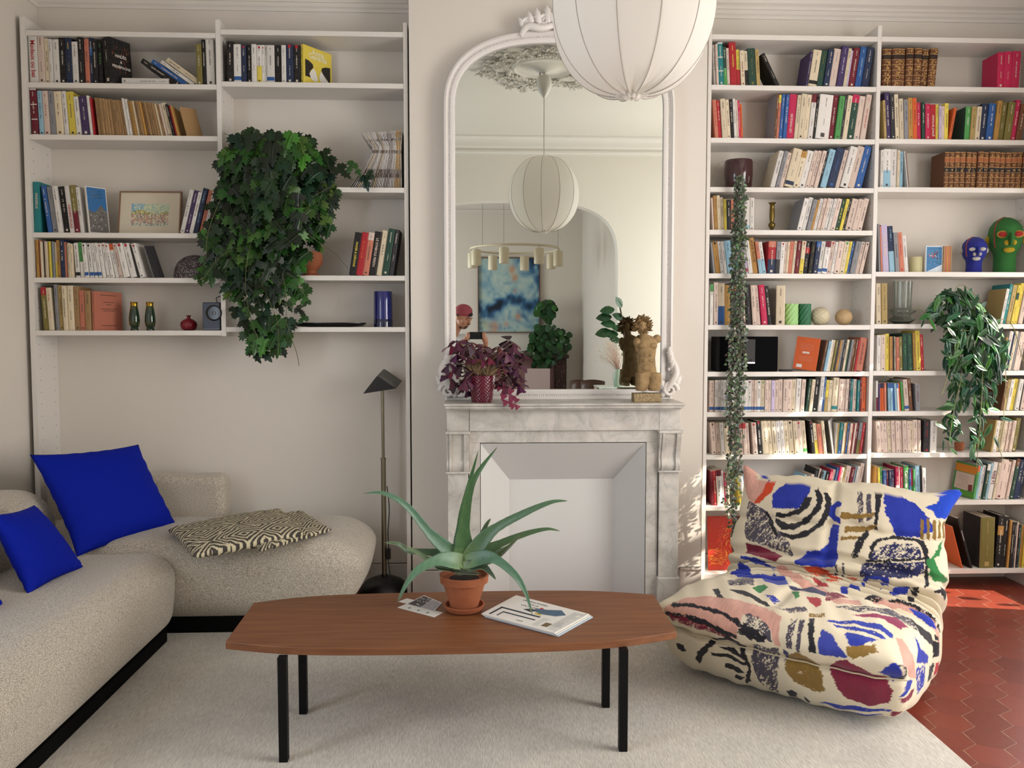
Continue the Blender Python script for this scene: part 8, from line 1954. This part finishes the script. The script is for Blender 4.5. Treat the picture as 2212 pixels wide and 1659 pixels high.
# ================================================================== the man with the phone
def person():
    root = thing('person', 'man in a backwards red cap and white t-shirt holding a phone, in the mirror', 'person', (-.33, -.42, 0))
    skin = mat('skin', 'c08a70', .55); S = Vector
    pel = S((-.36, -.46, .95)); ch = S((-.34, -.42, 1.26)); nk = S((-.25, -.38, 1.46)); hd = S((-.155, -.33, 1.62))
    shL, shR = S((-.47, -.30, 1.36)), S((-.15, -.50, 1.37))
    # head looks down to the phone
    fw = (S((.0, 0, 1.40)) - hd).normalized(); fw = S((.72, .45, -.40)).normalized(); up = (S((0, 0, 1)) - fw * fw.z).normalized(); rt = fw.cross(up)
    def hp(x, y, z): return hd + rt * x + fw * y + up * z
    b = MB()
    def limb(pts, rs, n=14): b.tube(smooth_path(pts, 5), list(np.interp(np.linspace(0, len(rs) - 1, (len(pts) - 1) * 5 + 1), range(len(rs)), rs)), n)
    b.tube([pel, (pel + ch) / 2, ch, nk - S((.02, .01, .06))], [.135, .125, .15, .09], 16)
    limb([nk - S((.03, .02, .05)), nk, hp(0, -.02, -.06)], [.068, .056, .055])
    b.ball(hp(0, -.012, .035), .092, 14, sz=(1, 1, 1.02)); b.ball(hp(0, .02, -.03), .07, 14, sz=(1, 1, 1.1)); b.ball(hp(0, .045, -.075), .045, 12)
    b.ball(hp(0, .092, .012), .02, 8, sz=(1.3, .8, .6)); b.tube([hp(0, .088, .012), hp(0, .108, -.018), hp(0, .105, -.028)], [.011, .016, .014], 8)
    for s in (-1, 1): b.ball(hp(.084 * s, -.01, -.005), .022, 8, sz=(.6, .9, 1.3)); b.ball(hp(.034 * s, .078, .018), .016, 8, sz=(1.2, .7, .6)); b.ball(hp(.05 * s, .055, -.02), .026, 8)
    b.ball(hp(0, .092, -.052), .016, 8, sz=(1.6, .8, .6))
    ph = S((0, -.008, 1.42)); wl, wr = S((-.125, -.05, 1.375)), S((.10, -.05, 1.34)); el, er = S((-.36, -.12, 1.17)), S((.02, -.36, 1.14))
    limb([shL, el], [.052, .042]); limb([el, wl], [.042, .026]); limb([shR, er], [.052, .042]); limb([er, wr], [.042, .026])
    for w_, e, sx in ((wl, S((-.092, -.02, 1.405)), -1), (wr, S((.076, -.02, 1.405)), 1)):
        pc = (w_ * .35 + e * .65); b.tube([w_, pc, e - S((0, .012, 0))], [.026, .034, .030], 12)
        for k in range(4):                                  # fingers close round the edge of the phone
            z = 1.447 - .019 * k; x = e.x; L_ = (.8, 1, .95, .75)[k]
            b.tube([(x + sx * .012, -.030, z - .008), (x + sx * .014, -.004, z), (x + sx * .006, .010, z + .001), (x - sx * .022 * L_, .008, z + .002)], [.0095, .009, .0085, .007], 8)
        b.tube([tuple(pc), (e.x - sx * .005, -.035, 1.40), (e.x - sx * .03, -.028, 1.41)], [.014, .011, .009], 8)
    for s, x in ((-1, -.45), (1, -.27)): limb([S((x, -.46, .95)), S((x - .01 * s, -.44, .52)), S((x, -.48, .08))], [.085, .06, .042]); b.tube([(x, -.50, .045), (x + .03, -.34, .03)], [.042, .032], 10)
    o = b.build('body', skin, root, smooth=180); rm = o.modifiers.new('remesh', 'REMESH'); rm.mode = 'VOXEL'; rm.voxel_size = .0045; rm.use_smooth_shade = True; sm = o.modifiers.new('smooth', 'SMOOTH'); sm.iterations = 4
    def cloth(name, fill, m, vox=.008):
        nonlocal b
        b = MB(); fill(); o = b.build(name, m, root, smooth=180); rm = o.modifiers.new('remesh', 'REMESH'); rm.mode = 'VOXEL'; rm.voxel_size = vox; rm.use_smooth_shade = True; sm = o.modifiers.new('smooth', 'SMOOTH'); sm.iterations = 6
    def shirt():
        b.tube([pel + S((0, 0, -.04)), (pel + ch) / 2, ch, ch + S((.05, .02, .1)), nk - S((.02, .01, .035))], [.155, .15, .17, .15, .075], 18)
        for s_, e in ((shL, el), (shR, er)): b.tube([ch + S((0, 0, .08)), s_, s_.lerp(e, .55)], [.10, .078, .075], 12)
    cloth('t_shirt', shirt, mat('white_cotton', 'd8d8dc', .85))
    def trousers():
        b.tube([pel + S((0, 0, .04)), pel - S((0, 0, .08))], [.15, .16], 16)
        for x in (-.45, -.27): b.tube([(x, -.46, .93), (x, -.44, .52), (x, -.48, .10)], [.105, .085, .075], 12)
    cloth('trousers', trousers, mat('navy_denim', '202a3c', .8))
    def capf():
        b.ball(hp(0, -.016, .058), .102, 14, sz=(1, 1, .86)); b.tube([hp(0, -.09, .02), hp(0, -.15, -.01), hp(0, -.175, -.03)], [.05, .045, .02], 10)
    cloth('cap', capf, mat('cap_red', '9c4450', .8), .005)
    b = MB(); b.add([hp(x, y, z) for x, y, z in ((-.035, .086, .05), (.035, .086, .05), (.03, .09, .082), (0, .086, .094), (-.03, .09, .082))], [(0, 1, 2, 3, 4)]); b.build('cap_opening', mat('cap_gap', '2a2426', .8), root, solid=.003)
    b = MB(); 
    for s in (-1, 1):
        b.ball(hp(.034 * s, .088, .033), .012, 6, sz=(1.5, .6, .35)); b.ball(hp(.07 * s, -.02, .012), .03, 8, sz=(.7, 1.1, 1.0))
    b.build('hair', mat('hair_brown', '3a2a20', .8), root, smooth=60)
    b = MB(); b.ball(hp(0, .05, -.082), .046, 10, sz=(1.1, .9, .75)); b.ball(hp(0, .098, -.040), .014, 8, sz=(2.0, .6, .4)); b.build('beard', mat('beard_brown', '5a4234', .85), root, smooth=60)
    pt = thing('phone', 'black phone held sideways in both hands, seen in the mirror', 'phone', (-.008, -.009, 1.42))
    b = MB(); b.box((-.088, -.014, 1.381), (.072, -.005, 1.459)); b.build('case', mat('phone_case', '10181a', .4), pt, bevel=.006)
    b = MB(); b.lathe([(.0, 0), (.012, 0), (.012, .0015), (.009, .002), (.0, .001)], (0, 0, 0), 20); b.xf(Matrix.Translation((.0, -.005, 1.42)) @ Matrix.Rotation(-pi / 2, 4, 'X')); b.build('camera_lens', mat('lens_black', '08080a', .15), pt)
    b = MB(); b.tube([(-.03 + .022 * cos(a), -.0045, 1.42 + .022 * sin(a)) for a in [2 * pi * k / 24 for k in range(25)]], .0012, 5); b.build('ring_mark', mat('phone_ring', '28302e', .5), pt)
person()
# unseen leafy branches added outside the narrow window to break up the sun
r = random.Random(71); b = MB()
for i in range(330):
    x = XR + .5 + r.random() * .6; p = Vector((x, r.uniform(3.95, 4.75) - (x - XR) * .2, r.uniform(.95, 3.4) if i > 18 else r.uniform(.2, .95)))
    put_leaf(b, p, Vector((r.uniform(-1, 1), r.uniform(-1, 1), -.6)), Vector((1, r.uniform(-.6, .6), r.uniform(-.4, .6))), r.uniform(.05, .12), [(.14, .08), (.3, .3), (.32, .55), (.2, .8), (.06, .95)], lin('2c5a24'), fold=.1)
rt = thing('sun_break_shrub', 'leafy shrub added unseen outside the narrow window to break up the sun', 'shrub', (XR + .8, 4.2, -.5)); b.build('foliage', leafy_mat('shrub_leaf', .2, .5), rt)
b = MB(); b.tube([(XR + .8, 4.2, -.5), (XR + .8, 4.25, 2.6)], .02, 6); b.build('stem', mat('stem_brown', '3c3424', .7), rt)
